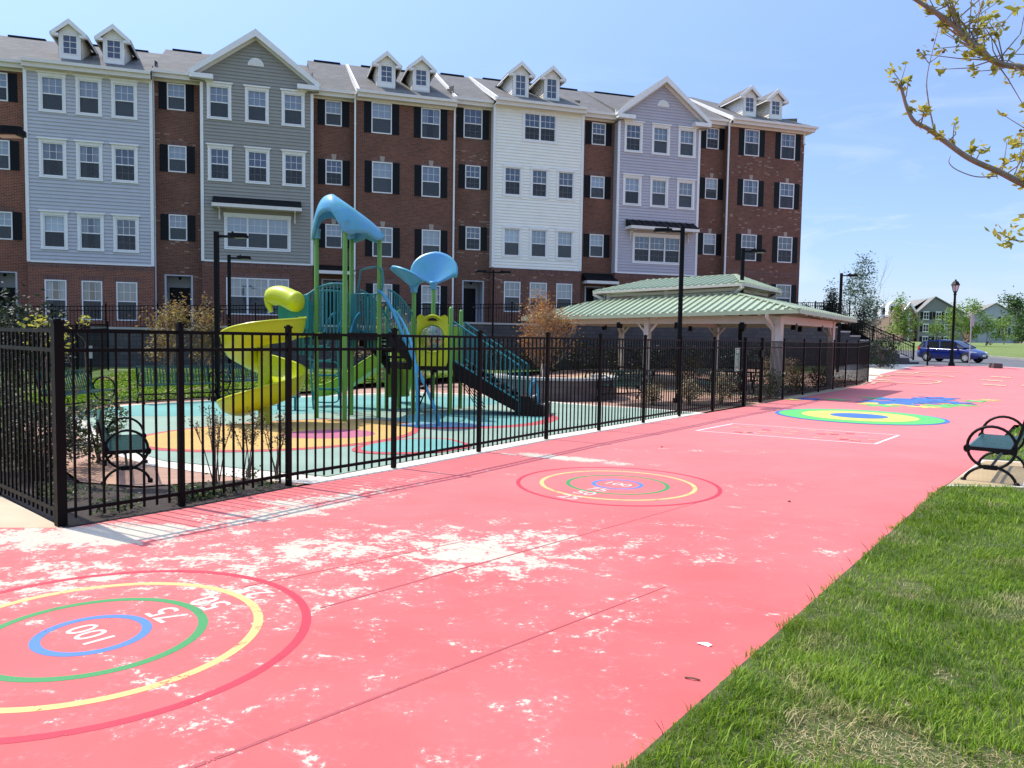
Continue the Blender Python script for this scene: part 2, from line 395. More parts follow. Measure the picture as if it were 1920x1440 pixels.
    L(nt, c, b.inputs['Base Color']); b.inputs['Roughness'].default_value = .8; b.inputs['Specular IOR Level'].default_value = .3
    hh = math_(nt, 'SUBTRACT', math_(nt, 'MULTIPLY', noise(nt, v, 60, 4), .3), worn)
    bump(nt, b, hh, .25, .004)
    return m
M['plaza'] = plaza_mat()
def road_paint(name, c, wear=.55):
    """thermoplastic marking with chipped holes"""
    m, nt, b = new_mat(name); v = geopos(nt)
    s = math_(nt, 'ADD', math_(nt, 'MULTIPLY', noise(nt, v, 7, 6, .65, dist=.4), .6), math_(nt, 'MULTIPLY', noise(nt, v, 60, 4, .7), .4))
    g = noise(nt, v, 120, 2)
    L(nt, ramp(nt, g, [(.3, tuple(x * .82 for x in c)), (.7, tuple(min(1, x * 1.12) for x in c))]), b.inputs['Base Color'])
    b.inputs['Roughness'].default_value = .75
    tr = N(nt, 'ShaderNodeBsdfTransparent'); ms = N(nt, 'ShaderNodeMixShader')
    L(nt, ramp(nt, s, [(wear, (0, 0, 0)), (wear + .02, (1, 1, 1))]), ms.inputs[0]); L(nt, b.outputs[0], ms.inputs[1]); L(nt, tr.outputs[0], ms.inputs[2])
    L(nt, ms.outputs[0], nt.nodes['Material Output'].inputs[0]); return m
M['pt_red'] = road_paint('marking_red', (.42, .02, .042), .585)
M['pt_yellow'] = road_paint('marking_yellow', (.54, .40, .14), .575)
M['pt_green'] = road_paint('marking_green', (.035, .22, .065), .60)
M['pt_blue'] = road_paint('marking_blue', (.055, .16, .40), .61)
M['pt_white'] = road_paint('marking_white', (.50, .43, .37), .60)
M['pt_white2'] = road_paint('marking_white_line', (.62, .58, .56), .62)
M['pt_lilac'] = road_paint('marking_lilac', (.42, .22, .42), .6)
M['pt_bright_yellow'] = road_paint('marking_bright_yellow', (.56, .50, .10), .68)
M['pt_bright_green'] = road_paint('marking_bright_green', (.085, .42, .10), .68)
M['pt_bright_blue'] = road_paint('marking_bright_blue', (.04, .13, .37), .68)
M['pt_pale_yellow'] = road_paint('marking_pale_yellow', (.60, .40, .24), .54)
M['pt_joint'] = road_paint('joint_red', (.33, .06, .065), .56)
M['f_green'] = foliage('leaf_green', (.02, .05, .010), (.05, .11, .02), (.11, .18, .04))
M['f_dark'] = foliage('leaf_dark', (.006, .014, .006), (.015, .03, .010), (.04, .06, .02), .2)
M['f_bright'] = foliage('leaf_bright', (.08, .16, .02), (.17, .28, .03), (.28, .36, .06), .45)
M['f_yellow'] = foliage('leaf_spring', (.20, .22, .03), (.44, .42, .05), (.62, .50, .08), .5)
M['f_orange'] = foliage('leaf_orange', (.18, .045, .02), (.36, .14, .035), (.44, .28, .07), .4)
M['f_orange_b'] = foliage('leaf_bronze', (.10, .045, .02), (.26, .16, .05), (.36, .30, .08), .4)
M['f_teal'] = foliage('leaf_grey_green', (.04, .075, .05), (.10, .16, .10), (.18, .25, .15), .3)
M['f_glossy'] = foliage('leaf_glossy', (.01, .018, .008), (.03, .045, .018), (.10, .11, .05), .15)
def blade_mat():
    m, nt, b = new_mat('grass_blade'); g = N(nt, 'ShaderNodeNewGeometry')
    f = noise(nt, g.outputs['Position'], 1.3, 4); r = g.outputs['Random Per Island']
    k = math_(nt, 'ADD', math_(nt, 'MULTIPLY', f, .6), math_(nt, 'MULTIPLY', r, .45))
    c = ramp(nt, k, [(.2, (.028, .078, .003)), (.45, (.105, .205, .006)), (.66, (.22, .34, .018)), (.86, (.36, .43, .07)), (.98, (.58, .50, .22))])
    dn = noise(nt, g.outputs['Position'], .9, 5)
    c = mix(nt, math_(nt, 'MULTIPLY', ramp(nt, dn, [(.56, (0, 0, 0)), (.66, (1, 1, 1))]), ramp(nt, r, [(.35, (0, 0, 0)), (.45, (1, 1, 1))])), c, (.52, .42, .22))
    L(nt, c, b.inputs['Base Color']); b.inputs['Roughness'].default_value = .5; b.inputs['Specular IOR Level'].default_value = .2
    tr = N(nt, 'ShaderNodeBsdfTranslucent'); L(nt, c, tr.inputs[0]); ms = N(nt, 'ShaderNodeMixShader'); ms.inputs[0].default_value = .35
    L(nt, b.outputs[0], ms.inputs[1]); L(nt, tr.outputs[0], ms.inputs[2]); L(nt, ms.outputs[0], nt.nodes['Material Output'].inputs[0]); return m
M['blade'] = blade_mat()
M['straw'] = foliage('grass_straw', (.24, .17, .07), (.42, .32, .14), (.58, .48, .26), .2)

# ------------------------------------------------------------------ terrain
BRK = [(-1000, 0), (33.5, 0), (43, .60), (54, .68), (61, 1.25), (80, 1.7), (115, 2.2), (1500, 3.5)]
def gh(y):
    for (y0, h0), (y1, h1) in zip(BRK, BRK[1:]):
        if y0 <= y <= y1: return h0 + (h1 - h0) * (y - y0) / (y1 - y0)
    return BRK[-1][1]
def drape(name, poly, zoff, mat, zf=None, parent=None):
    """flat polygon laid over the terrain"""
    b = bmesh.new()
    f = b.faces.new([b.verts.new((x, y, 0)) for x, y in poly])
    if f.normal.z == 0: f.normal_update()
    f.normal_update()
    if f.normal.z < 0: f.normal_flip()
    bmesh.ops.triangulate(b, faces=b.faces)
    for y, h in BRK[1:-1]:
        bmesh.ops.bisect_plane(b, geom=b.verts[:] + b.edges[:] + b.faces[:], plane_co=(0, y, 0), plane_no=(0, 1, 0))
    for v in b.verts:
        v.co.z = (zf(v.co.x, v.co.y) if zf else gh(v.co.y)) + zoff
    me = bpy.data.meshes.new(name); b.to_mesh(me); b.free(); me.materials.append(mat)
    o = bpy.data.objects.new(name, me); col.objects.link(o)
    if parent: o.parent = parent
    return o

struct(drape('ground', [(-900, -60), (900, -60), (900, 1400), (-900, 1400)], -.09, M['lawn_far']))
ROAD_N = [(10, 53.4), (22, 46.5), (27.5, 42.9), (36, 37.6), (60, 23)]
ROAD_F = [(10, 78), (20, 69), (31.3, 60), (35, 57), (37.5, 54.3), (50, 45), (74, 28)]
struct(drape('road', ROAD_N + ROAD_F[::-1], -.03, M['asphalt']))
kb = MB()
for (x0, y0), (x1, y1) in zip(ROAD_F, ROAD_F[1:]):
    kb.bar((x0, y0, gh(y0) + .02), (x1, y1, gh(y1) + .02), .22, .22)
struct(kb.build('kerb', M['concrete_pale']))
# far pale pavement strip along the road
struct(drape('far_pavement', [(x, y) for x, y in ROAD_F] + [(x + .5, y + 1.2) for x, y in ROAD_F[::-1]], .03, M['concrete_pale']))

FENCE = [(-4.18, 7.06), (-3.44, 7.95), (-2.66, 9.12), (-1.61, 10.47), (-.51, 12.07), (.63, 13.74), (1.74, 15.18), (2.88, 16.70), (4.0, 18.24), (5.21, 19.84), (6.50, 21.47)]
FENCE2 = [(7.36, 22.65), (8.62, 24.4), (9.95, 26.23), (11.14, 27.87), (12.38, 29.58), (13.54, 31.18), (14.76, 32.86), (16.07, 34.66)]
ALLF = FENCE + FENCE2
EDGE = [(-2.66, -1), (.52, 3.16), (5.55, 9.74), (7.4, 12.0), (11.5, 17.5)]
plaza_poly = [(-14, -1.2)] + EDGE + [(26, 20.5), (40, 26), (36, 37.6), (27.5, 42.9), (24.6, 44.8), (22.3, 42.6), (18.3, 38.1), (16.17, 34.6)] + \
    [(x + .12, y - .09) for x, y in ALLF[::-1]] + [(-4.1, 6.97), (-4.75, 6.93), (-14, 6.6)]
struct(drape('plaza', plaza_poly, 0, M['plaza']), 'coral red painted walk, worn to bare concrete in patches')
struct(drape('concrete_walk', [(-14, 6.62), (-4.75, 6.95), (-4.12, 6.99), (-5.7, 8.42), (-14.5, 16.2), (-22, 16)], -.004, M['concrete']))
struct(drape('concrete_strip', [(16.17, 34.6), (18.3, 38.1), (22.3, 42.6), (24.6, 44.8), (22, 46.4), (18.5, 42.6), (16.2, 39.2), (14.9, 36.2)], -.004, M['concrete_pale']))
struct(drape('road_edge_line', [(24.6, 44.8), (27.5, 42.9), (36, 37.6), (36.08, 37.75), (27.6, 43.06), (24.7, 44.98)], .006, M['concrete_pale']))

# --- playground floor
def inset(poly, d):
    out = []
    for x, y in poly: out.append((x - .8063 * d, y + .5915 * d))
    return out
IN = inset(FENCE, .28)
mint_edge = [(4.62, 19.2), (3.43, 20.13), (2.35, 20.72), (1.02, 21.66), (-.5, 23.4), (-3.2, 24.4), (-5.7, 22.3), (-8.6, 19.6), (-9.3, 18.4), (-9.1, 16.3), (-7.9, 14.4), (-6.4, 12.3), (-4.9, 10.75)]
def smooth_poly(pts, k=4):
    out = []
    n = len(pts)
    for i in range(n - 1):
        p0 = pts[max(i - 1, 0)]; p1 = pts[i]; p2 = pts[i + 1]; p3 = pts[min(i + 2, n - 1)]
        for j in range(k):
            t = j / k
            out.append(tuple(.5 * ((2 * p1[a]) + (-p0[a] + p2[a]) * t + (2 * p0[a] - 5 * p1[a] + 4 * p2[a] - p3[a]) * t * t + (-p0[a] + 3 * p1[a] - 3 * p2[a] + p3[a]) * t ** 3) for a in (0, 1)))
    out.append(pts[-1]); return out
me_s = smooth_poly(mint_edge)
fr_in = [(-2.35, 9.75)] + [p for p in IN if 3.2 < p[0] + 5 and p[0] > -2.3 and p[0] < 4.4]
mint = fr_in + me_s
cx = sum(p[0] for p in me_s) / len(me_s); cy = sum(p[1] for p in me_s) / len(me_s)
def outset(p, d):
    v = Vector((p[0] - cx, p[1] - cy)); l = v.length; v = v * ((l + d) / l); return (cx + v.x, cy + v.y)
struct(drape('rubber_surface', mint, .0, M['mint']), 'mint green poured rubber play surface')
struct(drape('concrete_border', [(-2.2, 9.2), (-4.18, 7.2)][:1] + [(x + .15, y - .11) for x, y in FENCE[2:]] + [outset(p, .35) for p in me_s] + [(-3.3, 9.55)], -.008, M['concrete_pale']))
struct(drape('brick_paving', [(-2.62, 9.14)] + [(x + (.15 if i > 7 else -.06), y + (-.11 if i > 7 else .05)) for i, (x, y) in enumerate(FENCE[3:] + FENCE2)] + [(15.9, 37.5), (12, 40), (4, 38.5), (-1, 35), (-5, 27.5), (-7.5, 23), (-10.2, 19.6), (-10.4, 16.2), (-8.8, 13.8), (-7.2, 11.6), (-5.2, 9.2), (-4.35, 9.0), (-3.7, 9.35)], -.014, M['pavers']))
struct(drape('mulch_bed', [(-4.12, 7.0), (-3.30, 7.86), (-2.50, 9.02), (-2.6, 9.2), (-3.3, 9.5), (-4.3, 8.85), (-5.2, 9.1), (-7.0, 11.4), (-8.8, 13.2), (-11, 14.2), (-5.75, 8.5)], -.006, M['mulch']))
struct(drape('mulch_bed', [(2.9, 21.3), (3.6, 20.35), (4.75, 19.55), (6.3, 21.35), (7.2, 22.5), (6.1, 23.2), (4.6, 22.6)], -.004, M['mulch']))
struct(drape('mulch_bed', [(-10.0, 18.2), (-9.75, 19.2), (-8.9, 20.3), (-6.0, 23.0), (-5.7, 23.8), (-6.3, 23.9), (-9.3, 21.1), (-10.6, 19.6)], .0, M['mulch']))
struct(drape('mulch_bed', [(7.55, 22.8), (15.9, 34.5), (14.9, 35.2), (6.9, 23.4)], -.004, M['mulch']))
def lawn_h(x, y): return .03 + .26 * min(1, max(0, (y - 21.5) / 9.5))
b = MB()
LW = [[(lerp(xl, xr, j / 10), y, lawn_h(0, y)) for j in range(11)] for y, xl, xr in
      ((13.5, -26, -10.9), (16.4, -27, -10.3), (19.3, -28, -9.9), (21.5, -28, -8.4), (23.6, -28, -5.9), (26, -28, -5.2), (28.5, -28, -3.2), (31, -28, -1.5), (36, -28, 1.6), (39.5, -28, 3))]
b.grid(LW); struct(b.build('lawn', M['lawn']), 'lawn beyond the play surface')

# rubber surface patches
def blob(cx, cy, rx, ry, an, n=56, wob=.0, seed=1):
    r = random.Random(seed); ph = [r.uniform(0, 6.28) for _ in range(3)]
    out = []
    for i in range(n):
        a = 2 * math.pi * i / n
        k = 1 + wob * (math.sin(2 * a + ph[0]) + .6 * math.sin(3 * a + ph[1]))
        x, y = rx * k * math.cos(a), ry * k * math.sin(a)
        out.append((cx + x * math.cos(an) - y * math.sin(an), cy + x * math.sin(an) + y * math.cos(an)))
    return out
def in_mint_clip(poly):
    # keep patches on the rubber: clip against the fence-side line
    out = []
    for x, y in poly:
        d = (x + 4.18) * .8063 - (y - 7.06) * .5915
        if d > -.36: k = d + .36; x -= .8063 * k; y += .5915 * k
        out.append((x, y))
    return out
struct(drape('rubber_patch', in_mint_clip(blob(-5.0, 19.8, 5.0, 2.4, R(30), wob=.06, seed=3)), .003, M['turq']))
struct(drape('rubber_patch', in_mint_clip(blob(-.9, 17.0, 2.0, 1.5, R(50), wob=.08, seed=8)), .0035, M['turq']))
struct(drape('rubber_patch', in_mint_clip(blob(-.75, 16.9, 2.15, 1.66, R(50), wob=.08, seed=8)), .002, M['rred']))
struct(drape('rubber_patch', in_mint_clip(blob(-4.05, 13.95, 2.75, 2.0, R(42), wob=.04, seed=2)), .004, M['rred']))
struct(drape('rubber_patch', in_mint_clip(blob(-4.05, 14.0, 2.60, 1.85, R(42), wob=.04, seed=2)), .006, M['ryellow']))
struct(drape('rubber_patch', in_mint_clip(blob(-3.3, 13.9, .85, .62, R(30), wob=.05, seed=5)), .008, M['rpink']))
struct(drape('rubber_patch', in_mint_clip(blob(-1.6, 12.55, 1.15, .75, R(45), wob=.1, seed=6)), .009, M['rred']))
struct(drape('rubber_patch', in_mint_clip(blob(-1.6, 12.6, 1.0, .62, R(45), wob=.1, seed=6)), .011, M['turq']))
struct(drape('rubber_patch', blob(-1.35, 15.6, .95, .42, R(12), wob=.04, seed=9), .009, M['rblue']))
struct(drape('rubber_patch', in_mint_clip(blob(1.6, 16.6, 2.0, .3, R(56), wob=.02, seed=4)), .004, M['mint']))

# ------------------------------------------------------------------ painted markings
def ring(cx, cy, ro, ri, z, mat, name='painted_ring', n=72):
    b = MB()
    P = [[(cx + r * math.cos(2 * math.pi * i / n), cy + r * math.sin(2 * math.pi * i / n), gh(cy) + z) for r in (ri, ro)] for i in range(n)]
    b.grid(P, closed_u=True); return struct(b.build(name, mat))
def disc(cx, cy, ro, z, mat, name='painted_disc', n=72):
    b = MB(); b.face([(cx + ro * math.cos(2 * math.pi * i / n), cy + ro * math.sin(2 * math.pi * i / n), gh(cy) + z) for i in range(n)])
    return struct(b.build(name, mat))
def text(s, x, y, size, rz, z, mat):
    c = bpy.data.curves.new('painted_number', 'FONT'); c.body = s; c.size = size; c.align_x = 'CENTER'; c.align_y = 'CENTER'; c.offset = .003
    t = bpy.data.objects.new('tmp', c); col.objects.link(t)
    bpy.context.view_layer.update()
    me = bpy.data.meshes.new_from_object(t.evaluated_get(bpy.context.evaluated_depsgraph_get()))
    bpy.data.objects.remove(t)
    o = bpy.data.objects.new('painted_number', me); col.objects.link(o); me.materials.clear(); me.materials.append(mat)
    o.location = (x, y, gh(y) + z); o.rotation_euler = (0, 0, rz); return struct(o)
def target(cx, cy, ux, uy, rz, w):
    for ro, mt in ((1.27, 'pt_red'), (.975, 'pt_yellow'), (.645, 'pt_green'), (.325, 'pt_blue')):
        ring(cx, cy, ro, ro - w, .0012, M[mt])
    text('100', cx, cy, .25, rz, .0018, M['pt_white'])
    for s, d in (('75', .46), ('50', .75), ('25', 1.07)):
        text(s, cx + ux * d, cy + uy * d, .27, rz, .0018, M['pt_white'])
target(-2.49, 4.50, .655, .756, R(139.5), .058)
target(1.34, 9.53, -.62, -.78, R(-38.5), .052)
for r, mt, z in ((1.97, 'pt_bright_blue', .005), (1.87, 'pt_bright_green', .009), (1.33, 'pt_bright_yellow', .013), (.66, 'pt_bright_blue', .017)):
    disc(8.6, 18.95, r, z, M[mt])
def stroke(pts, w, z, mat, name='painted_line'):
    b = MB(); n = len(pts); A = []
    for i, (x, y) in enumerate(pts):
        x0, y0 = pts[max(i - 1, 0)]; x1, y1 = pts[min(i + 1, n - 1)]
        d = Vector((x1 - x0, y1 - y0)).normalized(); nx, ny = -d.y * w / 2, d.x * w / 2
        A.append([(x + nx, y + ny, gh(y + ny) + z), (x - nx, y - ny, gh(y - ny) + z)])
    b.grid(A); return struct(b.build(name, mat))
# long games box
def bx(u, v): return (3.71 + .867 * u + .63 * v, 15.33 - .499 * u + .777 * v)
for a, c in (((0, 0), (3.25, 0)), ((0, 1.83), (3.25, 1.83)), ((0, 0), (0, 1.83)), ((3.25, 0), (3.25, 1.83))):
    p, q = bx(*a), bx(*c); k = 12
    stroke([(lerp(p[0], q[0], i / k), lerp(p[1], q[1], i / k)) for i in range(k + 1)], .055, .005, M['pt_white2'])
r2 = random.Random(4)
for i in range(26):
    u = r2.uniform(.2, 3.0); v = r2.choice((.35, .7, 1.1, 1.45)) + r2.uniform(-.05, .05)
    p, q = bx(u, v), bx(u + .16, v + .02)
    stroke([p, q], .075, .005, M[r2.choice(('pt_pale_yellow', 'pt_pale_yellow', 'pt_pale_yellow', 'pt_lilac', 'pt_red'))], 'painted_mark')
# painted splashes beyond the ring
mp = random.Random(11)
def splash(x, y, r0, lobes, ph, sq=.6):
    out = []
    for i in range(72):
        t = 2 * math.pi * i / 72; r = r0 * (1 + .38 * math.cos(lobes * t + ph) + .12 * math.sin(2 * t + ph)); out.append((x + r * math.cos(t + .6), y + r * math.sin(t + .6)))
    return out
k_ = 0
for x, y, r, mt in ((11.25, 23.05, .62, 'pt_bright_yellow'), (10.75, 22.3, .42, 'pt_bright_green'), (12.6, 22.5, .42, 'pt_bright_green'), (11.9, 22.1, .36, 'pt_bright_yellow'), (13.4, 22.9, .40, 'pt_bright_green'), (12.2, 25.2, .5, 'pt_bright_green'), (14.9, 24.6, .34, 'pt_bright_green'), (15.7, 25.2, .26, 'pt_bright_yellow'), (10.3, 24.3, .3, 'pt_bright_green'),
                    (11.6, 23.5, .72, 'pt_bright_blue'), (12.6, 24.1, .78, 'pt_bright_blue'), (13.5, 24.9, .74, 'pt_bright_blue'), (12.3, 24.9, .5, 'pt_bright_blue'), (13.7, 23.9, .52, 'pt_bright_blue'), (14.4, 25.8, .46, 'pt_bright_blue'), (9.45, 24.35, .36, 'pt_bright_blue'), (8.8, 24.0, .22, 'pt_bright_yellow')):
    k_ += 1; struct(drape('painted_patch', splash(x, y, r, 5 + k_ % 3, mp.uniform(0, 6)), .003 + .0006 * k_, M[mt]))
# pale squiggle and stepping dashes farther up
sq = [(15.8, 33.6), (16.6, 34.6), (18.2, 34.0), (19.6, 35.3), (17.6, 36.6), (19.2, 37.6), (21.4, 37.2), (20.4, 38.8), (22.2, 39.7), (23.4, 39.2)]
stroke(smooth_poly(sq, 8), .16, .02, M['pt_pale_yellow'])
for x, y in ((19.4, 38.9), (17.4, 37.5), (16.6, 35.6), (22.0, 36.0), (21.0, 34.2), (22.6, 34.0), (21.8, 32.6), (23.4, 37.6), (24.6, 36.2), (20.6, 30.6), (15.3, 35.2), (22.4, 42.6)):
    stroke([(x, y), (x + .75, y - .45)], .42, .02, M['pt_pale_yellow'], 'painted_mark')
# old expansion joints showing darker through the paint
def taper(p, q, w0, w1):
    b = MB(); d = Vector((q[0] - p[0], q[1] - p[1])).normalized(); k = 14; A = []
    for i in range(k + 1):
        t = i / k; x, y = lerp(p[0], q[0], t), lerp(p[1], q[1], t); w = lerp(w0, w1, t)
        A.append([(x - d.y * w / 2, y + d.x * w / 2, .002), (x + d.y * w / 2, y - d.x * w / 2, .002)])
    b.grid(A); return struct(b.build('pavement_joint', M['pt_joint']))
taper((-2.0, 2.42), (1.16, 5.56), .030, .007)
taper((-1.25, 5.0), (2.3, 8.72), .020, .006)
taper((-1.9, 5.4), (-.1, 7.0), .012, .006)

# small litter on the walk
b = MB(); b.face([(1.13, 4.50, .008), (1.19, 4.455, .003), (1.215, 4.465, .011), (1.195, 4.50, .012)]); b.face([(1.13, 4.50, .008), (1.195, 4.50, .012), (1.165, 4.52, .004)])
tag(b.build('paper_scrap', M['white']), 'small torn white scrap lying on the pink walk', 'litter')
b = MB(); b.tube([(.955, 4.03, .006), (.99, 4.012, .012), (1.03, 4.0, .006)], .005, 6)
tag(b.build('twig', M['twig']), 'short dark twig on the pink walk near the lawn corner', 'twig')
for i, (x, y, lb) in enumerate(((3.17, 8.63, 'tiny dark pebble on the pink walk right of the far target'), (2.55, 12.9, 'tiny dark pebble on the pink walk in front of the white box outline'))):
    b = MB(); b.lathe([(.004, 0), (.016, .004), (.018, .012), (.008, .02)], (x, y, .0), 7)
    tag(b.build('pebble', M['twig']), lb, 'pebble')

# ------------------------------------------------------------------ picket fences
FH = 1.83
def post(p, h=1.88, w=.075, parent=None, ang=0, base=None):
    z = gh(p[1]) if base is None else base
    b = MB(); b.obox((p[0], p[1], z + h / 2), (w, w, h), ang); b.obox((p[0], p[1], z + h + .012), (w + .016, w + .016, .026), ang)
    b.obox((p[0], p[1], z + h + .032), (w * .6, w * .6, .016), ang)
    return b.build('post', M['fence'], parent)
def panel(p, q, parent, h=FH, gap=.127, name='panel', z0=None, z1=None, pk=.019, rail=.032, mat='fence', low=.13):
    za = gh(p[1]) if z0 is None else z0; zb = gh(q[1]) if z1 is None else z1
    b = MB(); d = Vector((q[0] - p[0], q[1] - p[1])); Ln = d.length; ang = math.atan2(d.y, d.x)
    for hz in (h - .02, h - .20, low):
        b.bar((p[0], p[1], za + hz), (q[0], q[1], zb + hz), rail, rail * 1.1)
    n = max(2, round(Ln / gap))
    for i in range(1, n):
        t = i / n; x, y = lerp(p[0], q[0], t), lerp(p[1], q[1], t); z = lerp(za, zb, t)
        b.obox((x, y, z + (h - .02 + .05) / 2), (pk, pk, h - .02 - .05), ang)
    return b.build(name, M[mat], parent)
def fence(pts, label, group=None, ends=None, **kw):
    t = thing('metal_fence', label, 'fence', (0, 0, 0), 0, group)
    ang = math.atan2(pts[1][1] - pts[0][1], pts[1][0] - pts[0][0])
    for i, p in enumerate(pts):
        a = ang if i == 0 else math.atan2(p[1] - pts[i - 1][1], p[0] - pts[i - 1][0])
        post(p, w=(.085 if ends and i in ends else .056), parent=t, ang=a)
    for p, q in zip(pts, pts[1:]): panel(p, q, t, **kw)
    return t
FG = 'black picket fences round the playground'
fence(FENCE, 'long black picket fence from the near left corner to the gate', FG, ends=(0, 10))
fence(FENCE2, 'black picket fence running from the gate to the far end by the stone wall', FG, ends=(0,))
g = thing('fence_gate', 'narrow black picket gate with a latch, beside the green sign', 'gate')
pA = Vector((6.50, 21.47)); pB = Vector((7.36, 22.65)); d = (pB - pA).normalized()
panel(pA + d * .09, pB - d * .07, g, name='gate_leaf', low=.16)
for e in (pA + d * .10, pB - d * .08): b = MB(); b.bar((e.x, e.y, .1), (e.x, e.y, FH), .045); b.build('gate_stile', M['fence'], g)
b = MB(); b.obox((pB.x - d.x * .12, pB.y - d.y * .12, 1.45), (.14, .09, .2), math.atan2(d.y, d.x)); b.build('latch', M['fence'], g)
b = MB(); b.obox((pA.x + d.x * .11, pA.y + d.y * .11, .35), (.09, .07, .12), math.atan2(d.y, d.x)); b.build('hinge', M['fence'], g)
b = MB(); b.obox((pA.x + d.x * .11, pA.y + d.y * .11, 1.5), (.09, .07, .12), math.atan2(d.y, d.x)); b.build('hinge', M['fence'], g)
SIDE = [(-4.18, 7.06), (-5.62, 8.33), (-7.1, 9.66), (-8.6, 11.0), (-10.1, 12.33), (-11.6, 13.66), (-13.1, 15.0)]
t = thing('metal_fence', 'black picket fence going back from the near corner along the left side', 'fence', group=FG)
for i, p in enumerate(SIDE[1:]): post(p, w=.056, parent=t, ang=R(138))
for p, q in zip(SIDE, SIDE[1:]): panel(p, q, t)
BK = [(-13.1, 15.0), (-13.6, 18.0), (-14.1, 21.0), (-14.7, 24.0), (-15.3, 27.0), (-15.9, 30.2)]
t = thing('metal_fence', 'black picket fence behind the lawn with a small white sign by it', 'fence', group=FG)
for p in BK[1:]: post(p, w=.056, parent=t, base=lawn_h(*p))
for p, q in zip(BK, BK[1:]): panel(p, q, t, z0=lawn_h(*p), z1=lawn_h(*q))
b = MB(); b.box(-.02, .02, -.02, .02, 0, 1.35); 
sg = thing('small_sign', 'small white sign on a thin black post at the lawn edge', 'sign', (-11.45, 20.85, .04))
b.build('sign_post', M['fence'], sg)
b = MB(); b.box(-.06, .06, -.035, -.022, 1.02, 1.36); b.build('sign_plate', M['cap'], sg)

# green rules sign on the fence by the gate
sA = Vector((6.02, 20.87)); sd = Vector((.62, .785)); ang = math.atan2(sd.y, sd.x)
s = thing('rules_sign', 'tall green sign with white border fixed to the fence beside the gate', 'sign', (sA.x + .06, sA.y - .05, 1.0), ang)
M['sign_green'] = plain('sign_green', (.02, .12, .06), .4); M['sign_white'] = plain('sign_white', (.6, .65, .6), .4)
b = MB(); b.box(-.15, .15, -.012, 0, 0, .62); b.build('sign_board', M['sign_green'], s)
b = MB()
for x0, x1, z0, z1 in ((-.15, .15, .0, .012), (-.15, .15, .608, .62), (-.15, -.138, .012, .608), (.138, .15, .012, .608)): b.box(x0, x1, -.018, -.013, z0, z1)
b.build('sign_border', M['sign_white'], s)
b = MB(); r3 = random.Random(3)
for k in range(2): b.box(-.07, .07, -.016, -.013, .545 - k * .045, .57 - k * .045)
for k in range(15): 
    z = .43 - k * .021; b.box(-.1, -.1 + r3.uniform(.08, .2), -.016, -.013, z, z + .006)
b.box(-.06, .06, -.016, -.013, .035, .06)
b.build('sign_writing', M['sign_white'], s)

# ------------------------------------------------------------------ townhouses
# row axes: s along the front, d into the building, h up.  Sizes were read on the front plane d = 0.
S0, D0, H0 = -12.98, 40.77, 1.817
def cv(s, h, d):
    k = (D0 + d) / D0
    return S0 + (s - S0) * k, H0 + (h - H0) * k
def cs(s, d): return S0 + (s - S0) * (D0 + d) / D0
def ch(h, d): return H0 + (h - H0) * (D0 + d) / D0
ROWROT = math.pi / 2 - 1.26250026
def row_world(s, d):
    c, sn = math.cos(ROWROT), math.sin(ROWROT)
    return (s * c - d * sn, 42.78 + s * sn + d * c)
def terr_h(s): return 1.8 + (s + 18) * .033
RD = .5      # recess depth behind the bays

def wall(mb, x0, x1, z0, z1, y, ops, rev=.09, m=0):
    xs = sorted({x0, x1, *[min(max(v, x0), x1) for o in ops for v in o[:2]]}); zs = sorted({z0, z1, *[min(max(v, z0), z1) for o in ops for v in o[2:4]]})
    for a, b in zip(xs, xs[1:]):
        for c, e in zip(zs, zs[1:]):
            mx, mz = (a + b) / 2, (c + e) / 2
            if any(o[0] < mx < o[1] and o[2] < mz < o[3] for o in ops): continue
            mb.quad((a, y, c), (b, y, c), (b, y, e), (a, y, e), m)
    for o in ops:
        a, b, c, e = o[:4]
        mb.quad((a, y, c), (a, y + rev, c), (a, y + rev, e), (a, y, e), m); mb.quad((b, y, e), (b, y + rev, e), (b, y + rev, c), (b, y, c), m)
        mb.quad((a, y, e), (a, y + rev, e), (b, y + rev, e), (b, y, e), m); mb.quad((a, y, c), (b, y, c), (b, y + rev, c), (a, y + rev, c), m)

def lap(mb, xl, xr, z0, z1, y, ops, ex=.165, m=0, axis='x'):
    """clapboards: every course a tilted board; xl, xr are functions of height"""
    brk = sorted({z0, z1, *[o[k] for o in ops for k in (2, 3) if z0 < o[k] < z1]})
    z = z0; rows = []
    while z < z1 - 1e-6:
        zt = min(z + ex, z1); cuts = [z] + [q for q in brk if z + 1e-4 < q < zt - 1e-4] + [zt]
        for a, b in zip(cuts, cuts[1:]): rows.append((a, b, z))
        z = zt
    pr = lambda h, zb: .034 * (1 - (h - zb) / ex)
    for a, b, zb in rows:
        mid = (a + b) / 2
        blk = sorted([(o[0], o[1]) for o in ops if o[2] < mid < o[3]])
        la, lb, ra, rb = xl(a), xl(b), xr(a), xr(b)
        segs = []; ca, cb = la, lb
        for u, v in blk:
            segs.append((ca, cb, u, u)); ca = cb = v
        segs.append((ca, cb, ra, rb))
        for p, q, r_, s_ in segs:
            if r_ <= p and s_ <= q: continue
            ya, yb = y - pr(a, zb), y - pr(b, zb)
            if axis == 'x':
                mb.quad((p, ya, a), (r_, ya, a), (s_, yb, b), (q, yb, b), m)
                if a == zb: mb.quad((p, y, a), (r_, y, a), (r_, ya, a), (p, ya, a), m)
            else:   # board runs along d; y is then the s position, sign by ex direction
                pass

